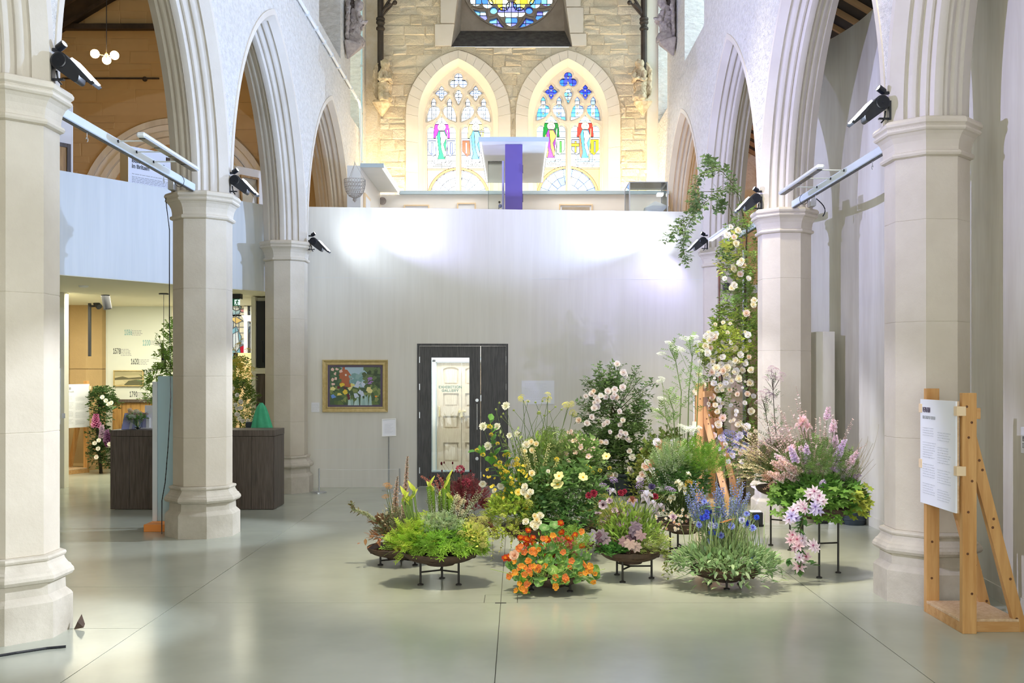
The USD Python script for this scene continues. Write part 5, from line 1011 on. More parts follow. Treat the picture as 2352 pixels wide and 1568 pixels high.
for z in (5.6, 6.5, 7.4, 8.3): t.part('clip', G().box(XL, XL + .05, 19.19, 19.25, z, z + .03), 'alu')
c2 = LC[1]
single('cable', G().tube([(c2[0] - .2, c2[1] - .22, 3.50), (c2[0] - .33, c2[1] - .16, 3.42), (c2[0] - .30, c2[1] - .13, 3.1), (c2[0] - .305, c2[1] - .12, 2.2), (c2[0] - .29, c2[1] - .125, 1.4), (c2[0] - .315, c2[1] - .13, .9), (c2[0] - .34, c2[1] - .14, .55), (c2[0] - .37, c2[1] - .15, .36), (c2[0] - .372, c2[1] - .15, .02)], .005, 6), 'black_gloss', 'black cable running down the left side of the middle left column', 'cable')
c3 = RC[2]; cy = c3[1] - .283
single('cable', G().tube([(c3[0] + .18, cy, 3.16), (c3[0] - .05, cy, 3.16), (c3[0] - .09, cy, 3.12), (c3[0] - .09, cy, 2.2), (c3[0] - .08, cy, .6)], .014, 6), 'copper_wire', 'brown cable turning across and down the column behind the climbing rose', 'cable')
single('junction_box', G().box(RC[1][0] + .2, RC[1][0] + .26, 11.2, 11.32, 3.48, 3.62, ch=.004), 'alu', 'small grey box on the capital of the column right of the climbing rose', 'junction box')
single('cable', G().tube([*[(RC[1][0] + .26 + .09 * math.sin(a * 2.4), 11.2 - .04 * a, 3.56 - .20 * a) for a in np.linspace(0, 1, 8)]], .006, 6), 'black_gloss', 'short black cable loop at the capital right of the climbing rose', 'cable')
single('cable', G().tube([*[(RC[0][0] + .345 + .025 * math.sin(a * PI) - .05 * a, 7.62, 3.5 - .40 * a) for a in np.linspace(0, 1, 9)], (RC[0][0] + .275, 7.62, 3.09)], .005, 6), 'copper_wire', 'red-brown cable loop on the right side of the nearest right capital', 'cable')
t = Thing('tap_plate', 'small slim metal plate on the curved plaster partition at the right', 'fitting', (3.70, 10.1, 1.05)); q = W(2013, 955, 10.3)
single('column_box', G().box(LC[1][0] - .25, LC[1][0] - .19, 10.2, 10.3, 3.48, 3.66, ch=.004), 'alu', 'small grey box standing on the capital of the middle left column', 'junction box')
xq = float(np.interp(10.0, rp[:, 1], rp[:, 0])); t.part('plate', G().box(xq - .02, xq + .01, 9.92, 10.08, ZW(975, 10), ZW(936, 10), ch=.003), 'white_metal'); t.part('screw', G().lathe([(.01, 0), (.01, .006), (0, .007)], 8, (xq - .02, 10.0, ZW(941, 10)), axis=(-1, 0, 0)), 'black_metal')
xq = float(np.interp(6.95, rp[:, 1], rp[:, 0])); t = Thing('wall_notice', 'white notice on the partition at the right edge of the photo', 'sign', (xq, 6.9, 1.0)); t.part('card', G().box(xq - .02, xq, 6.45, 7.0, ZW(1040, 7.0), ZW(980, 7.0), ch=.002), 'paper')
B = np.array([[0, 1, 0, xq - .021], [-1, 0, 0, 6.99], [0, 0, 1, 0], [0, 0, 0, 1.0]]); text_part(t, 'lettering', 'ET', .03, .02, 0, 1.19, 'ink', .6, True, xf=B); text_part(t, 'lettering', 'I', .03, .02, 0, 1.145, 'ink', .6, True, xf=B)
t = Thing('floor_uplight', 'small black floor uplight behind the blue flowers beside a right column', 'lamp', (2.56, 11.05, 0), local=True)
t.part('body', G().box(-.07, .07, -.06, .06, .02, .16, ch=.01), 'black_metal'); t.part('stand', G().box(-.09, .09, -.02, .02, 0, .02), 'black_metal'); t.part('lens', G().box(-.055, .055, -.045, .045, .158, .166), 'glow_cool')
spot(t.path + '/lamp', (0, .0, .2), (-.75, 4.0, 1.7), 1100, (.50, .46, 1), 30, 1., .05); spot(t.path + '/lamp_001', (0, 0, .2), (.6, .35, .5), 9, (.72, .8, 1), 60, .6, .04)
# bucket and containers by the curved partition
bq = W(1955, 1170, 11.3); t = Thing('bucket', 'black plastic bucket standing by the curved partition', 'bucket', (bq[0], 11.2, 0)); t.part('body', G().lathe([(.11, 0), (.118, .02), (.135, .26), (.142, .265), (.142, .28), (.13, .28), (.112, .03), (0, .025)], 28, (bq[0], 11.2, 0)), 'plastic_dark', smooth=30); t.part('ring', G().lathe([(.122, .05), (.126, .055), (.126, .065), (.122, .07)], 28, (bq[0], 11.2, 0)), 'plastic_dark')
t = Thing('white_tub', 'small white plastic tub left of the black bucket', 'tub', (XW(1915, 11.25), 11.25, 0)); t.part('body', G().lathe([(.07, 0), (.085, .15), (.09, .155), (.08, .16), (.066, .02), (0, .015)], 24, (XW(1915, 11.25), 11.25, 0)), 'plastic_white', smooth=30)
t = Thing('equipment_box', 'low black equipment box on the floor left of the white tub', 'box', (XW(1890, 11.3), 11.3, 0)); t.part('case', G().box(XW(1872, 11.3), XW(1902, 11.3), 11.22, 11.42, 0.012, .12, ch=.008), 'black_metal'); t.part('foot', G().box(XW(1876, 11.3), XW(1898, 11.3), 11.25, 11.4, 0, .012), 'plastic_dark')
single('floor_cable', G().tube([(-3.05, 5.93, .008), (-2.95, 6.02, .008), (-2.82, 6.12, .008), (-2.72, 6.16, .008)], .008, 6), 'black_gloss', 'short black cable end on the floor at the foot of the nearest left column', 'cable')
single('dead_leaf', G().add(np.array([(-2.87, 6.62, .0), (-2.84, 6.60, .05), (-2.80, 6.62, .03), (-2.83, 6.64, .09), (-2.80, 6.60, .012), (-2.86, 6.60, .0)]), np.array([(0, 1, 3), (1, 2, 3), (0, 1, 5), (1, 4, 5), (1, 2, 4)])), 'rust', 'curled brown dead leaf beside the foot of the nearest left column', 'leaf')
# ---------------------------------------------------------------- plant kit
def unit(a): a = np.asarray(a, float); return a / np.maximum(np.linalg.norm(a, axis=-1, keepdims=True), 1e-9)
def petal(L=1., w=.6, elev=0., cup=.2, tip=.5, st=(0, .3, .65, 1.), c0=None, c1=None, base=.0):
    """one petal or leaf along +x: stations with left, middle, right points; elev lifts it, cup bends the edges up; tip<1 widens late"""
    if tip < .79 and len(st) == 4: st = (0, .35, .7, .92, 1.)
    st = np.array(st)
    prof = np.interp(st, [0, .3, .6, .85, .95, 1.], [.12, .62, .96, .86, .6, .26]) * .5 * w if tip < .79 else np.sin(PI * np.clip(st, 0, 1) ** tip) * .5 * w
    if tip >= .79: prof[0] = max(prof[0], .03 * w); prof[-1] = .02 * w if tip < .95 else .18 * w
    ang = elev - cup * .8 * st; x = base + np.concatenate([[0], np.cumsum(np.diff(st) * np.cos(ang[1:]))]) * L; z = np.concatenate([[0], np.cumsum(np.diff(st) * np.sin(ang[1:]))]) * L
    V = []
    for k in range(len(st)): V += [(x[k], -prof[k], z[k] + cup * prof[k]), (x[k], 0, z[k]), (x[k], prof[k], z[k] + cup * prof[k])]
    F = []
    for k in range(len(st) - 1):
        for j in (0, 1): a = 3 * k + j; F += [(a, a + 3, a + 4), (a, a + 4, a + 1)]
    V = np.array(V); c0 = np.ones(3) if c0 is None else np.array(c0); c1 = c0 if c1 is None else np.array(c1)
    C = c0 + (c1 - c0) * np.repeat(st, 3)[:, None]
    return V, np.array(F), C
def merge(parts):
    V, F, C, n = [], [], [], 0
    for v, f, c in parts: V.append(v); F.append(np.asarray(f) + n); C.append(np.broadcast_to(c, v.shape)); n += len(v)
    return np.vstack(V), np.vstack(F), np.vstack(C)
def rz3(p, a, z=0): v, f, c = p; m = rotz(a)[:3, :3]; return v @ m.T + [0, 0, z], f, c
def dome_(r, h, n, c, z=0., c2=None):
    th = np.arange(n) * 2 * PI / n; V = [np.stack([r * np.cos(th), r * np.sin(th), np.full(n, z)], 1), np.stack([.65 * r * np.cos(th), .65 * r * np.sin(th), np.full(n, z + .75 * h)], 1), [[0, 0, z + h]]]
    F = [(k, (k + 1) % n, n + (k + 1) % n) for k in range(n)] + [(k, n + (k + 1) % n, n + k) for k in range(n)] + [(n + k, n + (k + 1) % n, 2 * n) for k in range(n)]
    V = np.vstack(V); C = np.tile(np.array(c, float), (len(V), 1)); C[-1] = c if c2 is None else c2; return V, np.array(F), C
def flower(layers, center=None, r=np.random.default_rng(1)):
    """layers: (n, length, width, elev, cup, tip, inner colour, outer colour)"""
    P = []
    for i, (n, L, w, el, cup, tip, c0, c1) in enumerate(layers):
        for k in range(n):
            a = 2 * PI * (k + .5 * (i % 2)) / n + r.normal(0, .06); s = r.uniform(.92, 1.06); P.append(rz3(petal(L * s, w * s, el + r.normal(0, .07), cup, tip, c0=np.array(c0) * r.uniform(.94, 1.04), c1=np.array(c1) * r.uniform(.94, 1.04)), a, .015 * i))
    if center: P.append(dome_(*center))
    v, f, c = merge(P); return v, f, np.clip(c, 0, 1)
def basis(d, roll=0.):
    d = unit(d); a = np.array([0, 0, 1.]) if abs(d[2]) < .95 else np.array([1., 0, 0]); x = unit(np.cross(a, d)); y = np.cross(d, x); c, s = math.cos(roll), math.sin(roll); return np.stack([c * x + s * y, -s * x + c * y, d], 1)
def put(tpl, p, d, s, roll=0., tint=1.):
    v, f, c = tpl; return (v * s) @ basis(d, roll).T + p, f, np.clip(np.asarray(c) * tint, 0, 1)
def scatter(tpl, P, X, S, U=None, tint=None, r=rng):
    """many copies: X = direction of the template's +x, U = its +z side"""
    v, f, c = tpl; N = len(P); X = unit(X); U = np.tile([0, 0, 1.], (N, 1)) + r.normal(0, .25, (N, 3)) if U is None else U
    Y = unit(np.cross(U, X)); Z = np.cross(X, Y); R = np.stack([X, Y, Z], 2); S = np.broadcast_to(np.asarray(S, float), (N,))
    V = np.einsum('nij,mj->nmi', R, v) * S[:, None, None] + np.asarray(P)[:, None, :]
    F = f[None] + (np.arange(N) * len(v))[:, None, None]; T = np.ones((N, 3)) if tint is None else np.asarray(tint)
    C = np.clip(c[None] * T[:, None, :], 0, 1); return V.reshape(-1, 3), F.reshape(-1, 3), C.reshape(-1, 3)
def tints(N, r=rng, lum=.18, hue=.06): t = 1 + r.normal(0, lum, (N, 1)) + r.normal(0, hue, (N, 3)); return np.clip(t, .5, 1.6)
def bez(a, b, lean=.15, n=6, r=rng, sag=0.):
    a, b = np.array(a, float), np.array(b, float); t = np.linspace(0, 1, n)[:, None]; L = np.linalg.norm(b - a); m = a + (b - a) * .55 + np.array([0, 0, .18 * L - sag * L]) * (1 if abs(b[2] - a[2]) < L * .8 else .2) + r.normal(0, lean * .25 * L, 3) * [1, 1, .3]
    return (1 - t) ** 2 * a + 2 * t * (1 - t) * m + t * t * b
# leaf templates
def sprig(n=5, L=.42, w=.24, spread=1.1, col=(1, 1, 1), tip=.8, cup=.15):
    """leaflets in pairs along a stalk of length 1, one at the end"""
    P = [(np.array([[0, -.008, 0], [0, .008, 0], [1 - L * .6, 0, .02]]), np.array([[0, 1, 2]]), np.tile(np.array(col) * .8, (3, 1)))]
    k = (n - 1) // 2
    for i in range(k):
        x = .30 + (.62 - L * .5 + .12) * i / max(1, k - 1) if k > 1 else .5
        for s in (-1, 1): v, f, c = petal(L, w, .12, cup, tip, (0, .4, .75, 1), col, col); v, f, c = rz3((v, f, c), s * spread); P.append((v + [x, 0, 0], f, c))
    v, f, c = petal(L * 1.1, w * 1.1, .05, cup, tip, (0, .4, .75, 1), col, col); P.append((v + [1 - L, 0, 0], f, c)); return merge(P)
W1 = (1, 1, 1)
LEAF = petal(1, .42, .1, .25, .85, (0, .35, .7, 1), W1, W1); BROAD = petal(1, .66, .1, .25, .8, (0, .25, .6, 1), W1, W1); BLADE = petal(1, .02, .5, .7, .7, (0, .3, .6, .85, 1), W1, W1)
ROSE_SPRIG = sprig(5, .40, .25, 1.05, W1); FINE_SPRIG = sprig(9, .26, .08, .9, W1); FERN = sprig(11, .30, .10, 1.0, W1, .7)
WHORL = merge([rz3(petal(1, .26, .55, .5, .8, (0, .4, .75, 1), W1, W1), k * 2 * PI / 7) for k in range(7)] + [rz3(petal(.6, .2, .95, .3, .8, (0, .4, .75, 1), (1.15, 1.15, 1.0), (1.2, 1.2, 1.0)), k * 2 * PI / 5 + .3, .03) for k in range(5)])
def lobed(n=7, depth=.35, col=W1, col2=None, cup=.05, notch=.35):
    """a palmate leaf in the xy plane, stalk at the origin"""
    A = np.linspace(-PI + notch, PI - notch, n * 4 + 1); rad = .5 + .0 * A; ph = (np.arange(n * 4 + 1) % 4) / 4.; rad = .5 * (1 - depth * (np.cos(2 * PI * ph) * .5 + .5)) * (1 + .35 * np.cos(A * .5)); V = np.vstack([[[0, 0, 0]], np.stack([.18 + rad * np.cos(A), rad * np.sin(A), cup * rad * np.abs(np.sin(A * n / 2)) - .12 * rad ** 2], 1)])
    F = np.array([(0, k, k + 1) for k in range(1, n * 4 + 1)]); C = np.tile(np.array(col, float), (len(V), 1)); C[0] = col if col2 is None else col2
    return V, F, C
def disc(col, col2, n=18, cup=.12):
    th = np.arange(n) * 2 * PI / n; rr = .5 * (1 + .05 * np.sin(5 * th)); ri = .27
    V = np.vstack([[[0, 0, -.03]], np.stack([ri * np.cos(th), ri * np.sin(th), .02 * np.sin(3 * th) + 0], 1), np.stack([rr * np.cos(th), rr * np.sin(th), cup * .5 + .05 * np.sin(4 * th)], 1)])
    F = [(0, 1 + k, 1 + (k + 1) % n) for k in range(n)] + [(1 + k, 1 + n + k, 1 + n + (k + 1) % n) for k in range(n)] + [(1 + k, 1 + n + (k + 1) % n, 1 + (k + 1) % n) for k in range(n)]
    C = np.vstack([[col2], np.tile(col, (2 * n, 1))]); return V, np.array(F), C.astype(float)
# flower heads, radius 1, facing +z
def rose(c0, c1): return flower([(6, 1.0, .95, .35, -.1, .75, c1, c1), (6, .82, .8, .75, -.25, .75, c0, c1), (5, .62, .62, 1.05, -.35, .75, c0, c1), (4, .42, .45, 1.3, -.4, .75, c0, c0)], (.2, .5, 6, c0, .1))
def opened(c, cc, w=.95, el=.22, n=5, cr=.26, cc2=None): return flower([(n, 1., w, el, -.08, .62, c, c)], (cr, .22, 8, cc, .05, cc2))
def daisy(c, cc, n=13): return flower([(n, 1., .26, .12, .1, .7, c, c)], (.33, .2, 9, cc, .03))
def star(c0, c1, cc, n=7): return flower([(n, 1., .44, .12, .25, .85, c0, c1)], (.14, .25, 7, cc, .05))
def pom(c, c2, n=46, r=np.random.default_rng(5)):
    P = []; g = PI * (3 - 5 ** .5)
    for k in range(n):
        z = 1 - 1.35 * (k + .5) / n; q = math.sqrt(max(0, 1 - z * z)); d = np.array([q * math.cos(g * k), q * math.sin(g * k), z]); col = np.array(c) + (np.array(c2) - np.array(c)) * r.random(); P.append(put(petal(.55, .42, 1.2, -.2, .6, (0, .5, 1), col * .9, col), d * .55, d, 1., r.uniform(0, 6)))
    return merge(P)
def cup_fl(c, c2, dark): return flower([(5, 1., .9, .62, .35, .58, dark, c), (5, .55, .3, .75, .0, .6, dark, c2)], (.18, .3, 6, c2, .0))
def frilled(c, c2): return flower([(9, 1., .55, .15, -.1, .55, c, c), (8, .72, .5, .6, -.2, .55, c2, c), (5, .42, .4, 1., -.2, .6, c2, c2)], (.22, .35, 7, c2, .05))
def iris_fl(up, dn, beard):
    P = []
    for k in range(3):
        P.append(rz3(petal(.72, .62, 1.25, .55, .62, c0=up, c1=up), k * 2 * PI / 3)); v, f, c = petal(.95, .62, .35, 1.7, .62, (0, .25, .5, .75, 1), beard, dn); P.append(rz3((v, f, c), k * 2 * PI / 3 + PI / 3))
    return merge(P)
def umbel(c, n=70, r=np.random.default_rng(8), flat=.25, stalk=(.45, .6, .3), fs=1.):
    """flat head of tiny florets on rays"""
    P = []; g = PI * (3 - 5 ** .5)
    for k in range(n):
        q = math.sqrt((k + .5) / n); p = np.array([q * math.cos(g * k), q * math.sin(g * k), flat * (1 - q * q) + r.normal(0, .03)]); s = r.uniform(.11, .19) * fs
        V = p + s * np.array([[1, 0, 0], [0, 1, .1], [-1, 0, 0], [0, -1, .1], [0, 0, .5]]); P.append((V, np.array([[0, 1, 4], [1, 2, 4], [2, 3, 4], [3, 0, 4], [0, 2, 1], [0, 3, 2]]), np.tile(np.array(c) * r.uniform(.92, 1.05), (5, 1))))
        if k % 6 == 5: V = np.array([[0, 0, -.55], p + [.012, .0, 0], p + [-.012, .0, 0], p + [0, .012, 0]]); P.append((V, np.array([[0, 1, 2], [0, 2, 3]]), np.tile(stalk, (4, 1))))
    return merge(P)
BELL = lambda c0, c1: merge([rz3(petal(1., .75, .25, -.1, .55, (0, .4, 1), c0, c1), k * PI / 2) for k in range(4)])
def bellv(c0, c1, n=5):
    """an open tube along +x"""
    th = np.arange(n) * 2 * PI / n; V = np.vstack([[[0, 0, 0]]] + [np.stack([np.full(n, x), q * np.cos(th), q * np.sin(th)], 1) for x, q in ((.25, .16), (.7, .24), (1., .42))])
    F = [(0, 1 + k, 1 + (k + 1) % n) for k in range(n)]
    for i in range(2):
        for k in range(n): a, b = 1 + i * n + k, 1 + i * n + (k + 1) % n; F += [(a, a + n, b + n), (a, b + n, b)]
    C = np.vstack([[c0], np.tile(c0, (n, 1)), np.tile(c0, (n, 1)), np.tile(c1, (n, 1))]).astype(float); return V, np.array(F), C
def spike(pts, tpl, n, s0, s1, r=rng, up=.25, t0=0., lum=.1):
    """florets packed around the stem pts, from size s0 at t0 to s1 at the tip"""
    pts = np.asarray(pts); t = np.linspace(t0, 1, n); idx = t * (len(pts) - 1); i = np.minimum(idx.astype(int), len(pts) - 2); P = pts[i] + (pts[i + 1] - pts[i]) * (idx - i)[:, None]; T = unit(pts[i + 1] - pts[i])
    a = np.arange(n) * 2.4 + r.uniform(0, 6); x = unit(np.cross(T, np.tile([.3, 1., .1], (n, 1)))); y = np.cross(T, x); D = np.cos(a)[:, None] * x + np.sin(a)[:, None] * y + up * T; S = s0 + (s1 - s0) * ((t - t0) / (1 - t0))
    return scatter(tpl, P, D, S * r.uniform(.85, 1.15, n), T, tints(n, r, lum, .03), r)
class Plant(Thing):
    """a plant: stems (one part), foliage past counting (one part of kind stuff), large leaves and flowers as parts of their own"""
    def __init__(s, name, label, base, seed, cat='plant', group=None):
        super().__init__(name, label, cat, tuple(map(float, base)), group=group); s.r = np.random.default_rng(seed); s.fo, s.st, s.b = [], [], np.array(base, float)
    def stem(s, pts, r0=.004, r1=.002, col=(.22, .32, .10), n=4): g = G().tube(pts, np.linspace(r0, r1, len(pts)), n, col, cap=False); s.st.append(g.get()); return pts
    def leaves(s, tpl, P, X, S, col, U=None, lum=.18, hue=.05): s.fo.append(scatter(tpl, np.asarray(P), np.asarray(X), S, U, tints(len(P), s.r, lum, hue) * np.asarray(col) * 1.22, s.r)); return s
    def clump(s, c, rad, n, tpl, size, col, up=.45, bottom=-.25, jit=.45, lum=.18, hue=.05, shell=.45, U=None):
        """leaves through an ellipsoid, thickest at its surface, pointing outwards"""
        r = s.r; d = unit(r.normal(0, 1, (n, 3))); d[:, 2] = np.where(d[:, 2] < bottom, -d[:, 2] * r.random(n), d[:, 2]); d = unit(d); q = (shell + (1 - shell) * r.random(n) ** .6)[:, None]
        P = np.array(c) + d * q * np.array(rad); X = unit(d * [1, 1, .7] + [0, 0, up] + r.normal(0, jit, (n, 3))); return s.leaves(tpl, P, X, size * r.uniform(.7, 1.25, n), col, U, lum, hue)
    def leaf(s, tpl, p, x, size, col, u=(0, 0, 1.), name='leaf', parent=None, mat_='leaf', label=None):
        s.part(name, scatter(tpl, np.array([p]), np.array([x], float), size, np.array([u], float), tints(1, s.r, .12, .04) * np.asarray(col), s.r), mat_, label, parent=parent); return s
    def fl(s, tpl, p, d, size, name='flower', tint=None, label=None): s.part(name, put(tpl, np.array(p), d, size, s.r.uniform(0, 6), s.r.uniform(.92, 1.05) if tint is None else tint), 'petal', label); return s
    def along(s, pts, n, tpl, size, col, t0=.1, t1=1., side=.8, lum=.15, hue=.04):
        """leaves along a stem"""
        pts = np.asarray(pts); t = np.linspace(t0, t1, n); idx = t * (len(pts) - 1); i = np.minimum(idx.astype(int), len(pts) - 2); P = pts[i] + (pts[i + 1] - pts[i]) * (idx - i)[:, None]; T = unit(pts[i + 1] - pts[i]); a = s.r.uniform(0, 2 * PI, n); x = unit(np.cross(T, np.tile([.2, 1., .3], (n, 1)))); y = np.cross(T, x)
        return s.leaves(tpl, P, side * (np.cos(a)[:, None] * x + np.sin(a)[:, None] * y) + .55 * T, size * s.r.uniform(.7, 1.2, n), col, None, lum, hue)
    def done(s, fol='foliage', stems='stems'):
        if s.st: v, f, c = merge(s.st); s.part(stems, (v, f, c), 'leaf', kind='stuff')
        if s.fo: v, f, c = merge(s.fo); s.part(fol, (v, f, c), 'leaf', kind='stuff')
        return s
def facing(p, k=.6, up=.5, r=rng): """flowers look outwards and towards the light"""; return unit(unit(np.array([-p[0] * .25, -1., 0])) * k + [0, 0, up] + r.normal(0, .35, 3))
def bowl(cx, cy, rim, zr, label, depth=.085, rot=0., spread=.172, ring=.6):
    t = Thing('planter_bowl', label, 'planter', (cx, cy, 0)); zb = zr - depth; a = np.linspace(0, 1, 9); prof = [(rim * .42, zb - .0)] + [(rim * (.42 + .58 * math.sin(q * PI / 2 * .98)), zb + depth * (1 - math.cos(q * PI / 2 * .98))) for q in a[1:]]
    prof += [(rim - .006, zr + .002), (rim * .93, zr - .012), (rim * .7, zr - .05), (0, zr - .055)]
    t.part('dish', G().lathe(prof, 48, (cx, cy, 0)), 'rust', smooth=35)
    t.part('base_ring', G().lathe([(rim * .36, zb - .024), (rim * .38, zb - .02), (rim * .38, zb + .012), (rim * .3, zb + .012)], 40, (cx, cy, 0)), 'rust', smooth=30)
    th = np.arange(40) * 2 * PI / 40; r = np.random.default_rng(int(abs(cx * 1000))); V = [[cx, cy, zr - .012]]; F = []
    for k, q in enumerate((.3, .6, .94)): V += [[cx + rim * q * math.cos(x), cy + rim * q * math.sin(x), zr - .016 - .012 * k * (q > .9) + r.normal(0, .005)] for x in th]
    F += [(0, 1 + k, 1 + (k + 1) % 40) for k in range(40)]
    for i in range(2): F += [q for k in range(40) for q in ((1 + i * 40 + k, 1 + (i + 1) * 40 + k, 1 + (i + 1) * 40 + (k + 1) % 40), (1 + i * 40 + k, 1 + (i + 1) * 40 + (k + 1) % 40, 1 + i * 40 + (k + 1) % 40))]
    t.part('soil', (np.array(V), np.array(F)), 'soil')
    sp = spread; zs = max(.04, min(zb - .03, .10 if zr < .4 else .21 if zr < .5 else .25)); zl = zb + depth * (1 - math.sqrt(max(0, 1 - max(0, (sp / rim - .42) / .58) ** 2))) + .004
    for k in range(3):
        b = rot + k * 2 * PI / 3; x, y = cx + sp * math.cos(b), cy + sp * math.sin(b); t.part('leg', G().tube([(x, y, .008), (x, y, zl)], .0085, 8), 'steel'); t.part('foot', G().lathe([(.024, 0), (.024, .008), (.01, .014), (0, .014)], 14, (x, y, 0)), 'steel'); t.part('strut', G().tube([(cx, cy, zs), (x, y, zs)], .007, 6), 'steel')
    return t
# ---------------------------------------------------------------- planted bowls
def K(r_, g_, b_): return tuple(((c / 255 + .055) / 1.055) ** 2.4 if c > 10 else c / 3300 for c in (r_, g_, b_))
LIME, FRESH, MID, DEEP, GREY, OLIVE = K(168, 192, 66), K(128, 172, 66), K(98, 136, 66), K(66, 96, 52), K(158, 172, 138), K(126, 132, 66)
STEM, DRY, BROWNL, BURG = K(120, 142, 84), K(168, 156, 112), K(120, 84, 62), K(112, 40, 52)
bowls = dict(a=(-1.035, 8.89, .275, .15), b=(-.612, 8.07, .30, .255), c=(-.523, 9.62, .29, .27), d=(.231, 9.05, .39, .315), e=(.26, 7.85, .28, .125), f=(.903, 8.237, .25, .235), g=(1.478, 9.15, .29, .335), h=(1.61, 7.96, .27, .14), i=(.857, 9.6, .28, .235), j=(2.48, 8.43, .30, .565), k=(2.56, 9.72, .30, .575))
for k_, lab, kw in (('a', 'low brown planter bowl at the far left of the group', dict(rot=1.57, depth=.08)), ('b', 'brown planter bowl on three legs below the pitcher plants', dict(rot=1.57)), ('c', 'brown planter bowl below the burgundy flowers in front of the dark door', dict(rot=1.57)),
    ('d', 'largest brown planter bowl, holding the yellow flowers in the middle of the group', dict(rot=1.7, depth=.11, spread=.27)), ('e', 'low brown planter bowl below the orange nasturtiums', dict(rot=1.4, depth=.075)), ('f', 'brown planter bowl below the pansies and purple heuchera leaves', dict(rot=.05)),
    ('g', 'brown planter bowl below the white flowers and daisies', dict(rot=1.71)), ('h', 'low brown planter bowl under the grey-green leaves and cornflowers', dict(rot=2.5, depth=.075, spread=.14)), ('i', 'brown planter bowl behind the gap between the yellow and purple bowls', dict(rot=1.76)),
    ('j', 'tall-legged dark planter bowl below the pink flowers and trailing clematis', dict(rot=.23)), ('k', 'tall-legged dark planter bowl behind the pink flowers, nearest the right columns', dict(rot=.38))):
    x, y, r_, z = bowls[k_]; bowl(x, y, r_, z, lab, **kw)
def soilp(k, u=0., v=0.): x, y, r_, z = bowls[k]; return np.array([x + u * r_, y + v * r_, z - .03])
def mk(name, lab, k, seed, u=0., v=0., cat='plant', group=None): return Plant(name, lab, soilp(k, u, v), seed, cat, group)
def rise(P, p, tip, n=6, lean=.15, r0=.004, r1=.002, col=STEM, spread=.04): b = P.b + P.r.normal(0, spread, 3) * [1, 1, 0]; return P.stem(bez(b, tip, lean, n, P.r), r0, r1, col)
# --- bowl a: foxgloves and bronze foliage
P = mk('foxglove', 'tall brown-speckled foxglove spire and a shorter one in the leftmost bowl', 'a', 1, .1, .1, 'plant')
for top, low, n in (((936, 1048), (930, 1185), 150), ((913, 1094), (907, 1180), 80)):
    D = P.b[1]; pts = np.array([P.b, W(low[0], low[1] + 40, D), W(low[0], low[1], D), W((top[0] + low[0]) / 2 - 1, (top[1] + low[1]) / 2, D), W(*top, D)]); pts = P.stem(pts, .007, .003, K(110, 100, 70)); P.part('flower_spike', spike(pts[1:], bellv(K(196, 160, 140), K(238, 226, 210)), n, .050, .012, P.r, -.1), 'petal')
P.clump(P.b + [0, 0, .06], (.14, .12, .10), 60, LEAF, .10, K(108, 118, 84), .6); P.done()
P = mk('speedwell', 'arching pale raceme bending out to the left of the leftmost bowl', 'a', 2, -.2, 0)
pts = P.stem(np.array([P.b, W(882, 1215, 8.85), W(862, 1195, 8.82), W(842, 1180, 8.8), W(820, 1172, 8.78), W(810, 1170, 8.78), W(808, 1155, 8.78)]), .005, .002, K(130, 140, 90)); P.part('flower_spike', spike(pts[2:], bellv(K(190, 196, 150), K(214, 216, 190)), 130, .020, .010, P.r, .2), 'petal'); P.along(pts, 40, LEAF, .05, K(120, 110, 76)); P.done()
P = mk('bronze_foliage', 'mound of bronze and grey-green foliage with fine grass in the leftmost bowl', 'a', 3, 0, -.1)
P.clump(P.b + [.0, .05, .12], (.17, .13, .17), 520, FINE_SPRIG, .085, K(132, 140, 104), .8); P.clump(P.b + [-.13, -.05, .12], (.10, .10, .08), 60, LEAF, .065, K(160, 124, 96), .3); P.clump(P.b + [-.16, .03, .22], (.07, .07, .05), 45, LEAF, .07, K(124, 96, 72), .4); P.clump(P.b + [-.02, .03, .22], (.16, .1, .2), 180, LEAF, .03, K(196, 190, 160), .6)
n = 130; a = P.r.uniform(0, 2 * PI, n); P.leaves(BLADE, P.b + [.02, -.08, 0] + P.r.normal(0, .03, (n, 3)) * [1, 1, 0], np.stack([np.cos(a) * .7, np.sin(a) * .7, np.full(n, .9)], 1), P.r.uniform(.12, .24, n), K(186, 176, 84), None, .2, .06)
for k in range(26): P.leaf(LEAF, P.b + np.array([-.16 + P.r.normal(0, .05), -.12 + P.r.normal(0, .04), .06 + P.r.uniform(0, .10)]), [P.r.normal(-.6, .5), -.6, P.r.normal(.1, .4)], P.r.uniform(.05, .08), K(176, 120, 84) if k % 3 else K(150, 110, 70))
for k in range(22): P.leaf(LEAF, P.b + np.array([.07 + P.r.normal(0, .05), -.18 + P.r.normal(0, .02), .02 + P.r.uniform(0, .12)]), [P.r.normal(.1, .5), -.5, P.r.normal(.3, .4)], P.r.uniform(.05, .085), LIME)
for px, py in ((888, 1113), (893, 1118), (886, 1140)):
    p = W(px, py, 8.88); rise(P, P, p, 5, .2); P.fl(umbel(K(214, 160, 90), 30), p, (0, -.5, 1), .035, 'flower_head')
P.done()
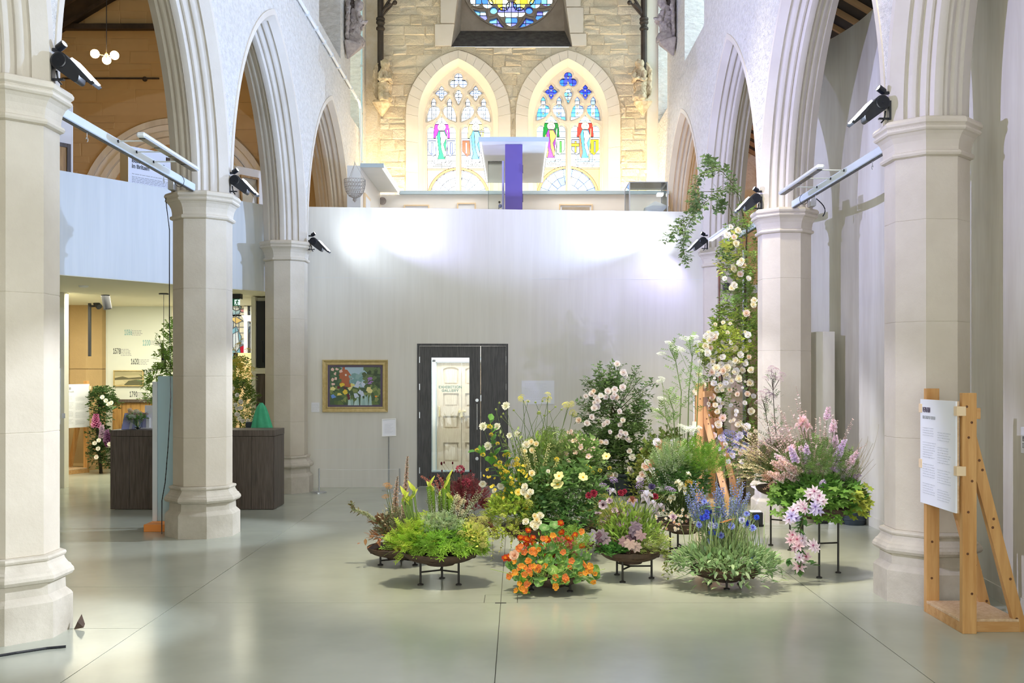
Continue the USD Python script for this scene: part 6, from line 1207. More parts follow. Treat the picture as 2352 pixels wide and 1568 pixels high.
# --- bowl b: pitcher plants in a bright green mound
P = mk('pitcher_plant', 'group of upright lime pitcher plants in the left front bowl', 'b', 4, 0, .1)
def pitcher(base, top, r_, col, hood):
    base, top = np.array(base), np.array(top); pts = bez(base, top, .06, 9, P.r); R = r_ * np.array([.35, .4, .5, .62, .75, .88, .98, 1.05, 1.25]); g = G().tube(pts, R, 10, col, cap=False); v, f, c = g.get()
    c = c * (1 - .12 * (np.arange(len(v)) % 2))[:, None]; p = P.part('pitcher', (v, f, np.clip(c, 0, 1)), 'leaf', smooth=True)
    hv = petal(.105, .075, 1.15, -1.1, .55, (0, .2, .45, .7, 1), K(186, 206, 70), K(200, 208, 84)); q = scatter((hv[0], hv[1], hv[2]), np.array([pts[-1] + [0, r_ * .8, 0]]), np.array([[hood, -.35, .35]]), 1., np.array([[-hood * .5, .2, 1.]]), None, P.r); P.part('hood', q, 'leaf', parent=p)
for bx, by, tx, ty, dy, r_, h in ((992, 1190, 985, 1118, 0, .017, -.8), (999, 1190, 993, 1128, .03, .016, .5), (1024, 1200, 1021, 1122, -.05, .021, -.9), (1032, 1195, 1027, 1104, .02, .021, -.9), (1012, 1185, 1012, 1138, .06, .018, -.3), (1036, 1200, 1032, 1145, -.06, .016, .9), (1040, 1185, 1037, 1150, 0, .014, .7)):
    pitcher(W(bx, by + 30, 8.1 + dy), W(tx, ty, 8.08 + dy), r_, K(138, 176, 62), h)
for bx, by, tx, ty in ((945, 1205, 925, 1152), (948, 1205, 932, 1140), (950, 1200, 938, 1150), (955, 1195, 944, 1147), (962, 1200, 950, 1128), (958, 1200, 941, 1160)): pitcher(W(bx, by + 30, 8.12), W(tx, ty, 8.05), .0095, K(158, 184, 104), P.r.choice([-.6, .6]))
P.done()
P = mk('woodruff', 'bright green mound of whorled leaves spilling over the left front bowl', 'b', 5, 0, -.2)
P.clump(P.b + [.02, .02, .11], (.34, .28, .15), 640, WHORL, .046, K(136, 176, 68), .6, -.1, .3)
n = 0
while n < 150:
    a = P.r.uniform(PI, 2 * PI); q = P.r.uniform(.72, 1.0); p = P.b + np.array([.05 + .33 * q * math.cos(a), .06 + .30 * q * math.sin(a), .015 + .10 * P.r.random() + .05 * (1 - q)]); dv = unit(np.array([math.cos(a) * .6, math.sin(a) * .7, .75]) + P.r.normal(0, .25, 3))
    P.part('leaf_whorl', put(WHORL, p, dv, P.r.uniform(.042, .056), P.r.uniform(0, 6), np.array(K(152, 188, 74)) * P.r.uniform(.85, 1.3)), 'leaf'); n += 1
P.done()
P = mk('lime_fern', 'yellow-green ferny foliage on the left side of the left front bowl', 'b', 6, -.6, 0)
P.clump(P.b + [.02, -.03, .09], (.17, .2, .14), 220, FERN, .11, K(166, 188, 72), .5); P.clump(P.b + [-.05, -.08, .06], (.12, .14, .06), 90, FERN, .12, K(150, 182, 64), .2); P.done()
P = mk('grey_catmint', 'pale grey-green spires and soft leaves in the middle of the left front bowl', 'b', 7, .1, .1)
for k in range(30):
    tip = P.b + np.array([P.r.normal(0.03, .15), P.r.normal(-.05, .09), P.r.uniform(.36, .54)]); pts = rise(P, P, tip, 6, .2, col=K(140, 150, 110)); P.part('flower_spike', spike(pts[2:], LEAF, 46, .030, .014, P.r, .3, 0), 'leaf') if False else P.part('flower_spike', spike(pts[2:], (LEAF[0], LEAF[1], LEAF[2] * np.array(K(196, 204, 170))), 44, .030, .014, P.r, .3), 'leaf')
P.clump(P.b + [-.02, -.14, .20], (.19, .13, .15), 420, WHORL, .030, K(168, 184, 140), .8); P.clump(P.b + [.0, -.1, .08], (.2, .14, .13), 200, BROAD, .06, K(138, 158, 112), .5); P.clump(P.b + [.12, -.12, .10], (.15, .13, .10), 120, lobed(5, .4), .075, K(132, 172, 88), .5); P.done()
P = mk('ladys_mantle', 'soft yellow-green froth of tiny flowers at the right of the left front bowl', 'b', 8, .78, -.3)
P.clump(P.b + [.02, -.02, .12], (.11, .14, .15), 700, BROAD, .028, K(206, 208, 112), .5)
for k in range(70): p = P.b + np.array([P.r.normal(.03, .055), P.r.normal(0, .08), .04 + abs(P.r.normal(.10, .07))]); P.fl(umbel(K(206, 204, 120), 44, flat=.6), p, unit([.4, -.5, .8] + P.r.normal(0, .4, 3)), P.r.uniform(.022, .034), 'flower_head')
P.clump(P.b + [.02, .0, .08], (.10, .12, .10), 120, LEAF, .04, K(150, 170, 80), .5); P.done()
# --- bowl c: burgundy
P = mk('burgundy_scabious', 'two crimson scabious heads and dark burnet dots before the dark door', 'c', 9, .1, 0)
for px, py, s_ in ((1057, 1078, .043), (1071, 1109, .045)): p = W(px, py, 9.5); rise(P, P, p, 7, .1, col=DRY); P.fl(pom(K(128, 34, 62), K(214, 112, 128), 60), p, (.1, -.9, .5), s_)
for k in range(40):
    p = W(*(np.array([1035, 1105]) + P.r.normal(0, 1, 2) * [26, 24]), 9.6 + P.r.normal(0, .1)) if k > 5 else W([1014, 1020, 990, 1003, 1066, 1046][k], [1064, 1062, 1130, 1133, 1080, 1082][k], 9.55)
    pts = rise(P, P, p, 6, .25, .002, .0012, K(130, 120, 90)); v = trimesh.creation.icosphere(1, 1.); P.part('flower_head', (np.array(v.vertices) * [.008, .008, .014] * P.r.uniform(.8, 1.2) + pts[-1], np.array(v.faces), np.tile(K(84, 24, 34), (len(v.vertices), 1))), 'petal')
P.done()
P = mk('burgundy_foliage', 'feathery dark red foliage behind the pitcher plants', 'c', 10, 0, -.1)
P.clump(P.b + [.04, 0, .18], (.20, .18, .22), 800, FINE_SPRIG, .07, K(128, 66, 70), .7, lum=.3); P.clump(P.b + [0.1, -.05, .16], (.16, .12, .14), 70, BROAD, .06, K(132, 66, 70), .4)
for k in range(14): p = P.b + np.array([.22 + P.r.normal(0, .05), -.18 + P.r.normal(0, .04), .02 + P.r.normal(0, .04)]); P.leaf(LEAF, p, [.3 + P.r.normal(0, .3), -.4, -.8], P.r.uniform(.06, .1), K(116, 62, 50))
for px, py in ((968, 1093), (1000, 1103), (1012, 1099), (1005, 1090)):
    p = W(px, py, 9.5); pts = rise(P, P, p, 7, .15, col=K(170, 130, 110)); P.part('flower_spike', spike(pts[4:], bellv(K(206, 130, 116), K(222, 160, 140)), 26, .022, .012, P.r, .3), 'petal')
for k in range(16): p = W(1052 + P.r.normal(0, 9), 1153 + P.r.normal(0, 9), 9.35); P.fl(umbel(K(242, 232, 196), 30, flat=.6), p, (0, -.7, .7), .026, 'flower_head')
P.done()
# --- bowl d: the big yellow arrangement
P = mk('lime_alchemilla', 'lime-yellow froth hanging over the left rim of the largest bowl', 'd', 11, -.55, -.2)
for k in range(90):
    a = P.r.uniform(0, 1); p = P.b + np.array([P.r.normal(-.06, .15), P.r.normal(-.06, .10), P.r.uniform(-.06, .26)]); P.fl(umbel(K(212, 216, 116) if k % 3 else K(192, 204, 96), 40, flat=.6), p, unit([-.2, -.6, .7] + P.r.normal(0, .4, 3)), P.r.uniform(.026, .042), 'flower_head')
P.clump(P.b + [-.05, 0, .14], (.26, .18, .20), 1200, BROAD, .040, K(172, 192, 84), .5); P.clump(P.b + [-.03, -.2, -.01], (.26, .06, .08), 300, BROAD, .03, K(160, 176, 72), -.3)
for k in range(11):
    x = -.26 + .09 * k; p0 = P.b + [x * .9, -.24 + P.r.normal(0, .02), .0]; pts = P.stem(np.array([p0, p0 + [0, -.03, -.06], p0 + [P.r.normal(0, .02), -.03, -.13 - .10 * P.r.random()]]), .002, .001, OLIVE); P.along(pts, 14, BROAD, .026, K(172, 180, 84))
P.done()
P = mk('yellow_rose', 'clusters of creamy yellow roses hanging in the largest bowl', 'd', 12, .05, -.3, 'plant')
cream = rose(K(252, 222, 130), K(248, 240, 208)); pale = rose(K(246, 236, 196), K(250, 246, 232))
for px, py, D, s_, t in ((1208, 1198, 8.62, .034, pale), (1228, 1186, 8.62, .032, cream), (1233, 1194, 8.6, .032, cream), (1225, 1203, 8.6, .034, pale), (1237, 1200, 8.6, .032, pale), (1229, 1209, 8.58, .036, pale), (1241, 1184, 8.62, .034, pale), (1206, 1118, 8.75, .036, pale), (1213, 1140, 8.72, .034, cream), (1218, 1130, 8.7, .034, pale), (1202, 1131, 8.75, .036, pale), (1209, 1022, 9.0, .040, pale), (1221, 1015, 9.0, .032, cream), (1232, 1020, 9.0, .030, cream), (1221, 1035, 8.95, .032, cream), (1205, 1036, 8.95, .026, cream), (1221, 1087, 8.8, .034, cream), (1190, 1130, 8.8, .034, daisy(K(246, 226, 120), K(240, 200, 60), 18)), (1150, 1117, 8.9, .038, pale), (1136, 1127, 8.9, .026, pale), (1109, 1112, 8.95, .036, pale), (1259, 1082, 8.75, .020, pale)):
    p = W(px, py, D); rise(P, P, p - [0, -.03, 0], 6, .25); P.fl(t, p, unit([P.r.normal(0, .3), -1., .5]), s_)
P.clump(P.b + [0, .1, .3], (.2, .15, .2), 120, ROSE_SPRIG, .07, MID, .5); P.done()
P = mk('tree_peony', 'dense green leafy mass with pale yellow single blooms at the right of the largest bowl', 'd', 13, .3, 0)
P.clump(P.b + [.04, .02, .30], (.34, .28, .29), 700, ROSE_SPRIG, .10, K(112, 144, 88), .45, -.5, lum=.25); P.clump(P.b + [0, -.08, .10], (.36, .30, .13), 300, ROSE_SPRIG, .09, K(92, 132, 70), .2, -.6, lum=.25); P.clump(P.b + [-.12, -.04, .12], (.20, .22, .2), 160, ROSE_SPRIG, .09, K(92, 124, 74), .3, -.5, lum=.25)
n = 0
while n < 150:
    d_ = unit(P.r.normal(0, 1, 3)); d_[1] = -abs(d_[1]) - .15; p = P.b + np.array([.04, .02, .29]) + unit(d_) * [.35, .30, .29]; P.leaf(BROAD, p, unit(d_ * [1, 1, .4] + [0, 0, -.1] + P.r.normal(0, .35, 3)), P.r.uniform(.045, .072), K(128, 164, 104), unit(d_ * [1, 1, .5] + [0, 0, .8])); n += 1
single_y = opened(K(250, 240, 176), K(246, 206, 60), .8, .2, 6, .22, K(230, 160, 30))
for px, py, s_ in ((1281, 1112, .058), (1284, 1093, .046), (1339, 1096, .046), (1393, 1048, .04)): p = W(px, py, 8.75); rise(P, P, p - [0, -.03, 0], 6, .2); P.fl(single_y, p, unit([P.r.normal(0, .2), -.85, .6]), s_)
P.done()
P = mk('yellow_phlomis', 'leaning stems of ball-shaped yellow whorls at the left of the largest bowl', 'd', 14, -.4, .1)
yp = pom(K(238, 206, 60), K(253, 236, 110), 40)
def stemline(P, pts, r0=.004, r1=.003, col=STEM): return P.stem(np.array([P.b] + [W(*q) for q in pts]), r0, r1, col)
for line, balls in (([(1185, 1160, 8.95), (1150, 1090, 8.9), (1133, 1030, 8.9), (1129, 995, 8.9), (1125, 965, 8.9)], [(1128, 998), (1143, 1019), (1125, 980)]), ([(1180, 1150, 8.95), (1140, 1080, 8.9), (1112, 1048, 8.9), (1094, 1035, 8.9)], [(1135, 1052), (1109, 1044), (1095, 1034)]), ([(1190, 1150, 8.9), (1168, 1100, 8.88), (1162, 1045, 8.88)], [(1159, 1046), (1166, 1042), (1187, 1065), (1182, 1067), (1190, 1068), (1187, 1055), (1163, 1070)]), ([(1180, 1160, 8.9), (1160, 1110, 8.88), (1150, 1070, 8.88)], [(1150, 1073), (1153, 1090), (1161, 1083), (1167, 1069), (1148, 1062), (1156, 1098), (1175, 1110), (1166, 1085), (1200, 1082), (1218, 1100), (1278, 1055), (1209, 1165), (1212, 1170)])):
    pts = stemline(P, line, .005); P.along(pts, 14, BROAD, .085, K(92, 142, 64), .35)
    for px, py in balls: P.fl(yp, W(px, py, 8.88 + P.r.normal(0, .03)), unit([0, -.4, 1]), P.r.uniform(.019, .026), 'flower_head')
for px, py in ((1174, 1040), (1168, 1056), (1130, 1048)): P.leaf(BROAD, W(px, py, 8.9), [P.r.normal(0, .6), -.5, .2], .11, K(70, 120, 50))
for k in range(60): p = W(1170 + P.r.normal(0, 26), 1105 + P.r.normal(0, 28), 8.95 + P.r.normal(0, .08)); P.fl(opened(K(250, 226, 90), K(240, 200, 40)), p, unit([P.r.normal(0, .5), -.8, .6]), P.r.uniform(.012, .018))
P.clump(P.b + [0.02, 0, .28], (.22, .2, .28), 420, LEAF, .055, K(124, 160, 66), .6); P.done()
P = mk('pale_scabious', 'airy stems with cream scabious and button seed heads rising above the largest bowl', 'd', 15, -.1, .2)
sc_ = flower([(12, 1., .5, .15, -.05, .55, K(236, 232, 206), K(246, 244, 226)), (10, .55, .3, .8, -.1, .6, K(206, 206, 170), K(240, 238, 216))], (.4, .3, 9, K(206, 204, 160), .08))
for px, py, s_ in ((1110, 979, .040), (1142, 979, .034), (1162, 932, .040), (1121, 1024, .040), (1188, 997, .030), (1170, 1000, .028)): p = W(px, py, 9.0); rise(P, P, p, 9, .6, .003, .002, spread=.08); P.fl(sc_, p, unit([-.3, -.9, .3]), s_)
for px, py in ((1147, 925), (1139, 940), (1151, 957), (1238, 948), (1213, 922), (1230, 924), (1246, 921), (1262, 945), (1276, 934), (1250, 954), (1156, 950), (1146, 1000), (1128, 1040), (1311, 988), (1180, 942), (1290, 940)):
    p = W(px, py, 9.05 + P.r.normal(0, .08)); rise(P, P, p, 9, .75, .0028, .0016, spread=.09); P.part('seed_head', put(dome_(1., 1.4, 8, K(150, 166, 96), -.4, K(206, 206, 150)), p, unit([0, -.3, 1]), .011 if (px, py) != (1238, 948) else .02), 'petal')
for px, py in ((1201, 912), (1202, 919), (1260, 910), (1258, 915), (1308, 928), (1304, 934), (1316, 946)):
    p = W(px, py, 9.05); rise(P, P, p, 8, .2, .004, .002)
    for k in range(3): P.fl(umbel(K(226, 222, 110), 34, flat=.7), p + P.r.normal(0, .018, 3), unit([0, -.4, 1] + P.r.normal(0, .4, 3)), .026, 'flower_head')
for k in range(34): p = W(1235 + P.r.normal(0, 60), 985 + abs(P.r.normal(0, 30)), 9.08 + P.r.normal(0, .12)); pts = rise(P, P, p, 7, .3, .003, .0015); P.along(pts, 12, LEAF, .05, K(140, 158, 96), .45)
P.clump(P.b + [.14, .06, .50], (.34, .2, .30), 900, FINE_SPRIG, .09, K(128, 148, 92), .9, -.4); P.clump(P.b + [.02, .04, .66], (.12, .1, .16), 120, LEAF, .07, K(140, 168, 82), 1.2); P.clump(P.b + [.28, .05, .55], (.2, .15, .22), 260, LEAF, .06, K(120, 146, 84), .8)
for px, py in ((1206, 1060), (1226, 1050), (1283, 1075), (1212, 1075), (1198, 1050), (1262, 1040)):
    tip = W(px, py - 22, 8.9); pts = rise(P, P, tip, 7, .06); P.part('flower_spike', spike(pts[3:], bellv(K(228, 224, 160), K(246, 240, 200)), 54, .024, .012, P.r, .1), 'petal')
P.done()
P = mk('pale_pink_phlox', 'drift of blush pink small flowers right of the tall yellow stems', 'd', 16, .5, .35)
pk = opened(K(246, 226, 216), K(240, 210, 150)); pk2 = rose(K(248, 214, 190), K(248, 232, 222))
for k in range(64):
    px, py = 1318 + P.r.normal(0, 20), 1030 + P.r.normal(0, 22); p = W(px, py, 9.15 + P.r.normal(0, .1)); (rise(P, P, p - [0, -.02, .0], 6, .2, .002, .0015) if k % 2 else None); P.fl(pk if k % 3 else pk2, p, facing(p, .8, .4, P.r), P.r.uniform(.018, .03), tint=np.array([1, P.r.uniform(.9, 1), P.r.uniform(.92, 1.02)]))
P.clump(W(1325, 1060, 9.2), (.22, .16, .22), 420, ROSE_SPRIG, .07, K(110, 140, 76), .5, -.6)
for px, py in ((1362, 1085), (1345, 1070), (1355, 1075), (1378, 1080), (1338, 1082), (1400, 1075)): P.fl(pom(K(220, 200, 60), K(246, 230, 110), 30), W(px, py, 9.0), (0, -.7, .7), .02)
P.done()
# --- bowl e: nasturtiums
P = mk('nasturtium', 'orange nasturtiums with round green leaves filling the lowest front bowl', 'e', 17, 0, 0)
ndisc = disc(np.array(K(112, 160, 84)), np.array(K(168, 196, 130))); nd2 = disc(np.array(K(140, 180, 84)), np.array(K(190, 206, 130)))
n = 0
while n < 170:
    x, z = P.r.uniform(-1, 1), P.r.random(); f_ = P.r.random(); ext = .34 * math.sqrt(max(.05, 1 - (z * .8) ** 2)); p = P.b + np.array([x * ext, -.30 * math.sqrt(max(0, 1 - x * x)) * (1 - .5 * z) * (1 if f_ < .75 else -.5), -.0 + z * .24])
    P.part('leaf', scatter((nd2 if P.r.random() < .35 else ndisc), np.array([p]), np.array([[P.r.normal(0, 1), P.r.normal(0, .5), .2]]), P.r.uniform(.05, .092), np.array([unit([x * .5, -.7, .75] + P.r.normal(0, .3, 3))]), tints(1, P.r, .14, .04), P.r), 'leaf'); n += 1
for px, py in ((1268, 1215), (1255, 1222), (1280, 1222), (1262, 1228), (1250, 1212), (1274, 1205)): P.part('leaf', scatter(ndisc, np.array([W(px, py, 8.0)]), np.array([[P.r.normal(0, 1), .3, .2]]), .085, np.array([[.1, -.6, .8]]), None, P.r), 'leaf'); rise(P, P, W(px, py, 8.0), 6, .2)
ncols = [(K(250, 168, 78), K(252, 196, 110), K(226, 110, 50)), (K(252, 186, 70), K(253, 214, 110), K(236, 130, 40)), (K(248, 156, 84), K(251, 186, 120), K(220, 96, 50))]
ns = [cup_fl(*c) for c in ncols]; mg = flower([(9, 1., .55, .12, -.1, .55, K(214, 96, 24), K(178, 40, 22)), (7, .62, .45, .6, -.1, .6, K(246, 170, 40), K(230, 110, 30))], (.22, .3, 7, K(240, 170, 50), .05)); zin = pom(K(206, 84, 92), K(232, 140, 130), 44)
for k in range(34):
    x, z = P.r.uniform(-1, 1), P.r.random(); p = P.b + np.array([x * .36 * math.sqrt(1 - .5 * z * z), -.31 * (1 - .45 * z) * math.sqrt(max(.1, 1 - .8 * x * x)), -.02 + z * .27]); P.fl(ns[k % 3], p, unit([x * .5, -1., .45] + P.r.normal(0, .3, 3)), P.r.uniform(.022, .032))
for px, py in ((1198, 1300), (1206, 1303), (1220, 1302), (1214, 1310), (1222, 1318), (1203, 1320), (1225, 1300), (1195, 1340), (1198, 1352), (1186, 1356), (1211, 1343), (1206, 1358), (1298, 1325), (1302, 1329), (1296, 1332), (1357, 1300), (1360, 1304), (1354, 1312), (1345, 1316), (1183, 1290), (1247, 1237), (1255, 1238), (1270, 1230), (1335, 1221), (1196, 1254), (1190, 1258), (1180, 1315)): P.fl(ns[int(px) % 3], W(px, py, 7.5 if py > 1290 else 7.7), unit([P.r.normal(0, .4), -1., .4]), P.r.uniform(.022, .030))
for k, (px, py) in enumerate([(1213, 1218), (1196, 1235), (1208, 1238), (1212, 1240), (1224, 1234), (1225, 1247), (1208, 1250), (1213, 1266), (1161, 1281), (1170, 1277), (1169, 1283), (1288, 1201), (1303, 1236), (1312, 1238), (1321, 1228), (1337, 1253), (1243, 1255), (1257, 1275), (1263, 1273), (1266, 1278), (1268, 1280), (1281, 1272), (1287, 1275), (1274, 1270), (1258, 1240), (1290, 1222)]):
    p = W(px, py, 7.75); rise(P, P, p, 6, .25, .003, .002, FRESH); P.fl(mg, p, unit([P.r.normal(0, .3), -.8, .6]), P.r.uniform(.024, .031))
for px, py in ((1305, 1250), (1308, 1254), (1262, 1258), (1270, 1256), (1258, 1262), (1290, 1239), (1277, 1238), (1203, 1258), (1240, 1263), (1284, 1258), (1318, 1246), (1278, 1302), (1295, 1278), (1318, 1273)): p = W(px, py, 7.72); rise(P, P, p, 6, .2, .003, .002, FRESH); P.fl(zin, p, unit([0, -.7, .7]), .026)
P.fl(rose(K(246, 190, 150), K(250, 214, 186)), W(1182, 1275, 7.6), (-.3, -.9, .3), .042)
P.clump(P.b + [.0, .03, .12], (.30, .26, .2), 420, LEAF, .035, FRESH, .6); P.clump(P.b + [.16, .0, .22], (.14, .14, .12), 260, FINE_SPRIG, .06, K(130, 164, 70), .9)
for k in range(22): p0 = P.b + np.array([P.r.uniform(-.25, .25), -.2, .05]); P.stem(np.array([p0, p0 + [P.r.normal(0, .06), -.05, -.01], p0 + [P.r.normal(0, .1), -.08, .06]]), .003, .002, K(170, 196, 110))
for k in range(5): p0 = W(1200, 1318, 7.55); pts = P.stem(np.array([p0, p0 + [-.02 + .01 * k, -.02, -.05], p0 + [-.04 + .02 * k, -.03, -.13]]), .003, .002, FRESH); P.along(pts, 7, disc(np.array(FRESH), np.array(LIME)), .04, W1)
P.done()
# --- bowl f: pansies, irises and heuchera
P = mk('heuchera', 'dark purple and silvery heuchera leaves over the front of the pansy bowl', 'f', 18, 0, -.4)
for px, py, c, s_, dy in ((1460, 1214, K(104, 90, 106), .09, .0), (1445, 1228, K(98, 72, 86), .09, .0), (1475, 1224, K(140, 116, 122), .085, -.03), (1448, 1243, K(172, 152, 144), .085, -.06), (1458, 1251, K(160, 142, 136), .08, -.06), (1440, 1240, K(120, 92, 100), .09, -.02), (1452, 1206, K(96, 80, 100), .09, .02), (1466, 1205, K(104, 88, 108), .08, .03), (1370, 1222, K(140, 138, 150), .11, .1), (1358, 1235, K(84, 40, 52), .09, .1), (1352, 1245, K(76, 34, 46), .08, .1), (1375, 1252, K(96, 56, 60), .08, .12), (1388, 1222, K(110, 100, 112), .09, .06), (1393, 1234, K(130, 116, 124), .08, .04), (1382, 1228, K(88, 60, 76), .08, .05), (1365, 1226, K(150, 148, 162), .09, .09)):
    p = W(px, py, 8.02 + dy); rise(P, P, p, 5, .1, .003, .002, K(130, 90, 90)); P.part('leaf', scatter(lobed(7, .3, W1, (1.15, 1.05, 1.05)), np.array([p]), np.array([[P.r.normal(0, .8), -.3, -.6]]), s_, np.array([unit([P.r.normal(0, .25), -.75, .65])]), np.array([c]), P.r), 'leaf')
P.done()
P = mk('bearded_iris', 'smoky purple and lilac irises standing in the middle of the pansy bowl', 'f', 19, .1, 0)
ir = [iris_fl(K(120, 70, 60), K(150, 150, 226), K(250, 200, 90)), iris_fl(K(206, 206, 228), K(198, 194, 220), K(214, 200, 190)), iris_fl(K(96, 66, 84), K(170, 160, 206), K(230, 190, 110)), iris_fl(K(190, 184, 206), K(160, 148, 176), K(200, 190, 170))]
for px, py, k, s_ in ((1453, 1152, 0, .062), (1486, 1140, 1, .07), (1484, 1150, 1, .06), (1425, 1180, 2, .05), (1447, 1178, 3, .05), (1516, 1166, 3, .055), (1406, 1130, 1, .045), (1504, 1180, 3, .05), (1500, 1157, 1, .045)): p = W(px, py, 8.2 + P.r.normal(0, .05)); rise(P, P, p, 6, .08, .005, .003); P.fl(ir[k], p, unit([P.r.normal(0, .15), -.35, 1]), s_)
n = 90; P.leaves(BLADE, P.b + P.r.normal(0, .07, (n, 3)) * [1, 1, 0], np.stack([P.r.normal(0, .3, n), P.r.normal(0, .2, n), np.ones(n)], 1), P.r.uniform(.2, .42, n), K(140, 166, 76)); P.done()
P = mk('pansy', 'mauve pansies, poppies and small purple flowers among the pansy bowl greenery', 'f', 20, 0, 0)
pn = flower([(5, 1., .95, .15, -.05, .55, K(120, 50, 110), K(214, 190, 206))], (.18, .2, 6, K(240, 210, 90), .04)); po = flower([(6, 1., .9, .35, -.1, .6, K(110, 70, 84), K(212, 200, 214))], (.28, .2, 9, K(52, 24, 34), .05)); pu = umbel(K(184, 160, 212), 26, flat=.4); mv = frilled(K(214, 190, 204), K(150, 110, 140)); rd = frilled(K(150, 44, 66), K(120, 30, 50))
for t, px, py, s_, d_ in ((po, 1385, 1159, .042, (-.2, -.95, .3)), (po, 1374, 1180, .034, (0, -.2, 1)), (pn, 1462, 1192, .034, (0, -1, .3)), (mv, 1427, 1202, .042, (0, -.9, .5)), (mv, 1398, 1190, .036, (0, -.6, .8)), (mv, 1386, 1195, .03, (-.3, -.6, .7)), (pn, 1442, 1210, .022, (0, -1, .3)), (pn, 1436, 1190, .02, (0, -1, .3)), (rd, 1352, 1138, .03, (0, -.9, .4)), (rd, 1364, 1133, .034, (0, -.9, .4)), (rd, 1426, 1132, .03, (0, -.9, .4)), (rd, 1434, 1129, .026, (0, -.9, .5)), (rd, 1505, 1140, .03, (0, -.9, .4)), (rd, 1380, 1155, .026, (0, -.9, .4)), (frilled(K(70, 62, 104), K(60, 50, 90)), 1497, 1118, .034, (0, -.7, .6)), (mv, 1546, 1188, .034, (0, -.7, .6)), (mv, 1412, 1172, .03, (0, -.7, .6)), (mv, 1400, 1150, .03, (0, -.7, .6))): p = W(px, py, 8.25 + P.r.normal(0, .04)); rise(P, P, p, 6, .12, .003, .002); P.fl(t, p, unit(d_), s_)
for px, py in ((1385, 1114), (1410, 1105), (1408, 1100), (1470, 1110), (1472, 1102), (1468, 1118), (1536, 1122), (1544, 1126), (1402, 1125), (1474, 1130)): p = W(px, py, 8.35); rise(P, P, p, 7, .08, .003, .002); P.fl(pu, p, unit([0, -.4, 1]), .034, 'flower_head')
P.clump(P.b + [0, .02, .12], (.26, .22, .24), 620, LEAF, .055, K(134, 160, 76), .8); P.clump(P.b + [-.16, -.12, .03], (.11, .09, .09), 110, lobed(5, .45), .06, K(96, 146, 72), .4); P.clump(P.b + [.18, -.12, .05], (.11, .12, .11), 240, sprig(7, .3, .14), .06, K(150, 164, 96), .4); P.clump(P.b + [-.15, .05, .24], (.12, .1, .12), 240, umbel(K(176, 176, 92), 16, flat=.6), .02, W1, .6)
for k in range(8): p0 = P.b + [.22 + P.r.normal(0, .03), -.1, .03]; pts = P.stem(np.array([p0, p0 + [.06, -.04, .0], p0 + [.09 + P.r.normal(0, .04), -.08, -.10 - .1 * P.r.random()]]), .002, .001, OLIVE); P.along(pts, 12, BROAD, .032, K(160, 170, 96))
P.done()
# --- bowl i and k companions, bowl g: white
P = mk('golden_filler', 'yellow-green haze of tiny flowers behind the purple pansy bowl', 'i', 21, -.2, -.2)
for k in range(70): p = W(1368 + P.r.normal(0, 22), 1180 + P.r.normal(0, 22), 9.35 + P.r.normal(0, .08)); P.fl(umbel(K(176, 178, 92), 34, flat=.6), p, unit([0, -.6, .8] + P.r.normal(0, .3, 3)), P.r.uniform(.022, .034), 'flower_head')
P.clump(P.b + [0, 0, .12], (.26, .22, .18), 480, BROAD, .036, K(140, 152, 74), .5); P.clump(P.b + [-.12, -.24, -.02], (.12, .05, .08), 60, BROAD, .03, K(150, 160, 90), -.3); P.done()
P = mk('white_daisies', 'small white and pink fleabane daisies over the rim of the white flower bowl', 'g', 22, 0, -.3)
dz = daisy(K(246, 242, 236), K(230, 190, 80), 12); dp = daisy(K(230, 186, 178), K(226, 180, 80), 12)
for k in range(80): p = P.b + np.array([P.r.normal(-.06, .16), -.16 + P.r.normal(0, .05), P.r.uniform(-.01, .16)]); P.fl(dp if k % 5 == 0 else dz, p, unit([P.r.normal(0, .4), -1, .4]), P.r.uniform(.011, .017))
P.clump(P.b + [0, .05, .1], (.25, .2, .14), 420, LEAF, .035, K(64, 88, 44), .5, lum=.3); P.done()
P = mk('white_iris', 'white and pale yellow irises and snowy umbels in the white flower bowl', 'g', 23, -.1, 0)
for px, py, k, s_ in ((1563, 1118, 0, .062), (1558, 1110, 0, .05), (1572, 1126, 0, .055), (1580, 1110, 1, .05), (1586, 1108, 1, .04), (1545, 1140, 0, .05), (1540, 1148, 0, .045), (1580, 1090, 0, .04)): p = W(px, py, 8.95); rise(P, P, p, 6, .08, .005, .003); P.fl(iris_fl(K(246, 248, 240), K(240, 244, 236), K(240, 226, 170)) if k == 0 else iris_fl(K(252, 232, 150), K(248, 220, 120), K(246, 190, 60)), p, unit([0, -.5, 1]), s_)
wu = umbel(K(244, 248, 238), 110, fs=.7)
for px, py, s_ in ((1520, 1117, .055), (1526, 1121, .05), (1515, 1124, .045), (1534, 1119, .05), (1584, 984, .07), (1568, 980, .055), (1596, 990, .05), (1600, 982, .05), (1572, 990, .05)): p = W(px, py, 9.1 if py > 1050 else 9.3); rise(P, P, p, 7, .08, .004, .003); P.fl(wu, p, unit([P.r.normal(0, .2), -.35, 1]), s_, 'flower_head')
for k in range(22):
    tip = W(1530 + P.r.normal(0, 24), 1040 + P.r.normal(0, 16), 9.1 + P.r.normal(0, .06)); pts = rise(P, P, tip, 7, .12); P.part('flower_spike', spike(pts[3:], bellv(K(214, 224, 200), K(232, 238, 226)), 44, .018, .010, P.r, .3), 'petal')
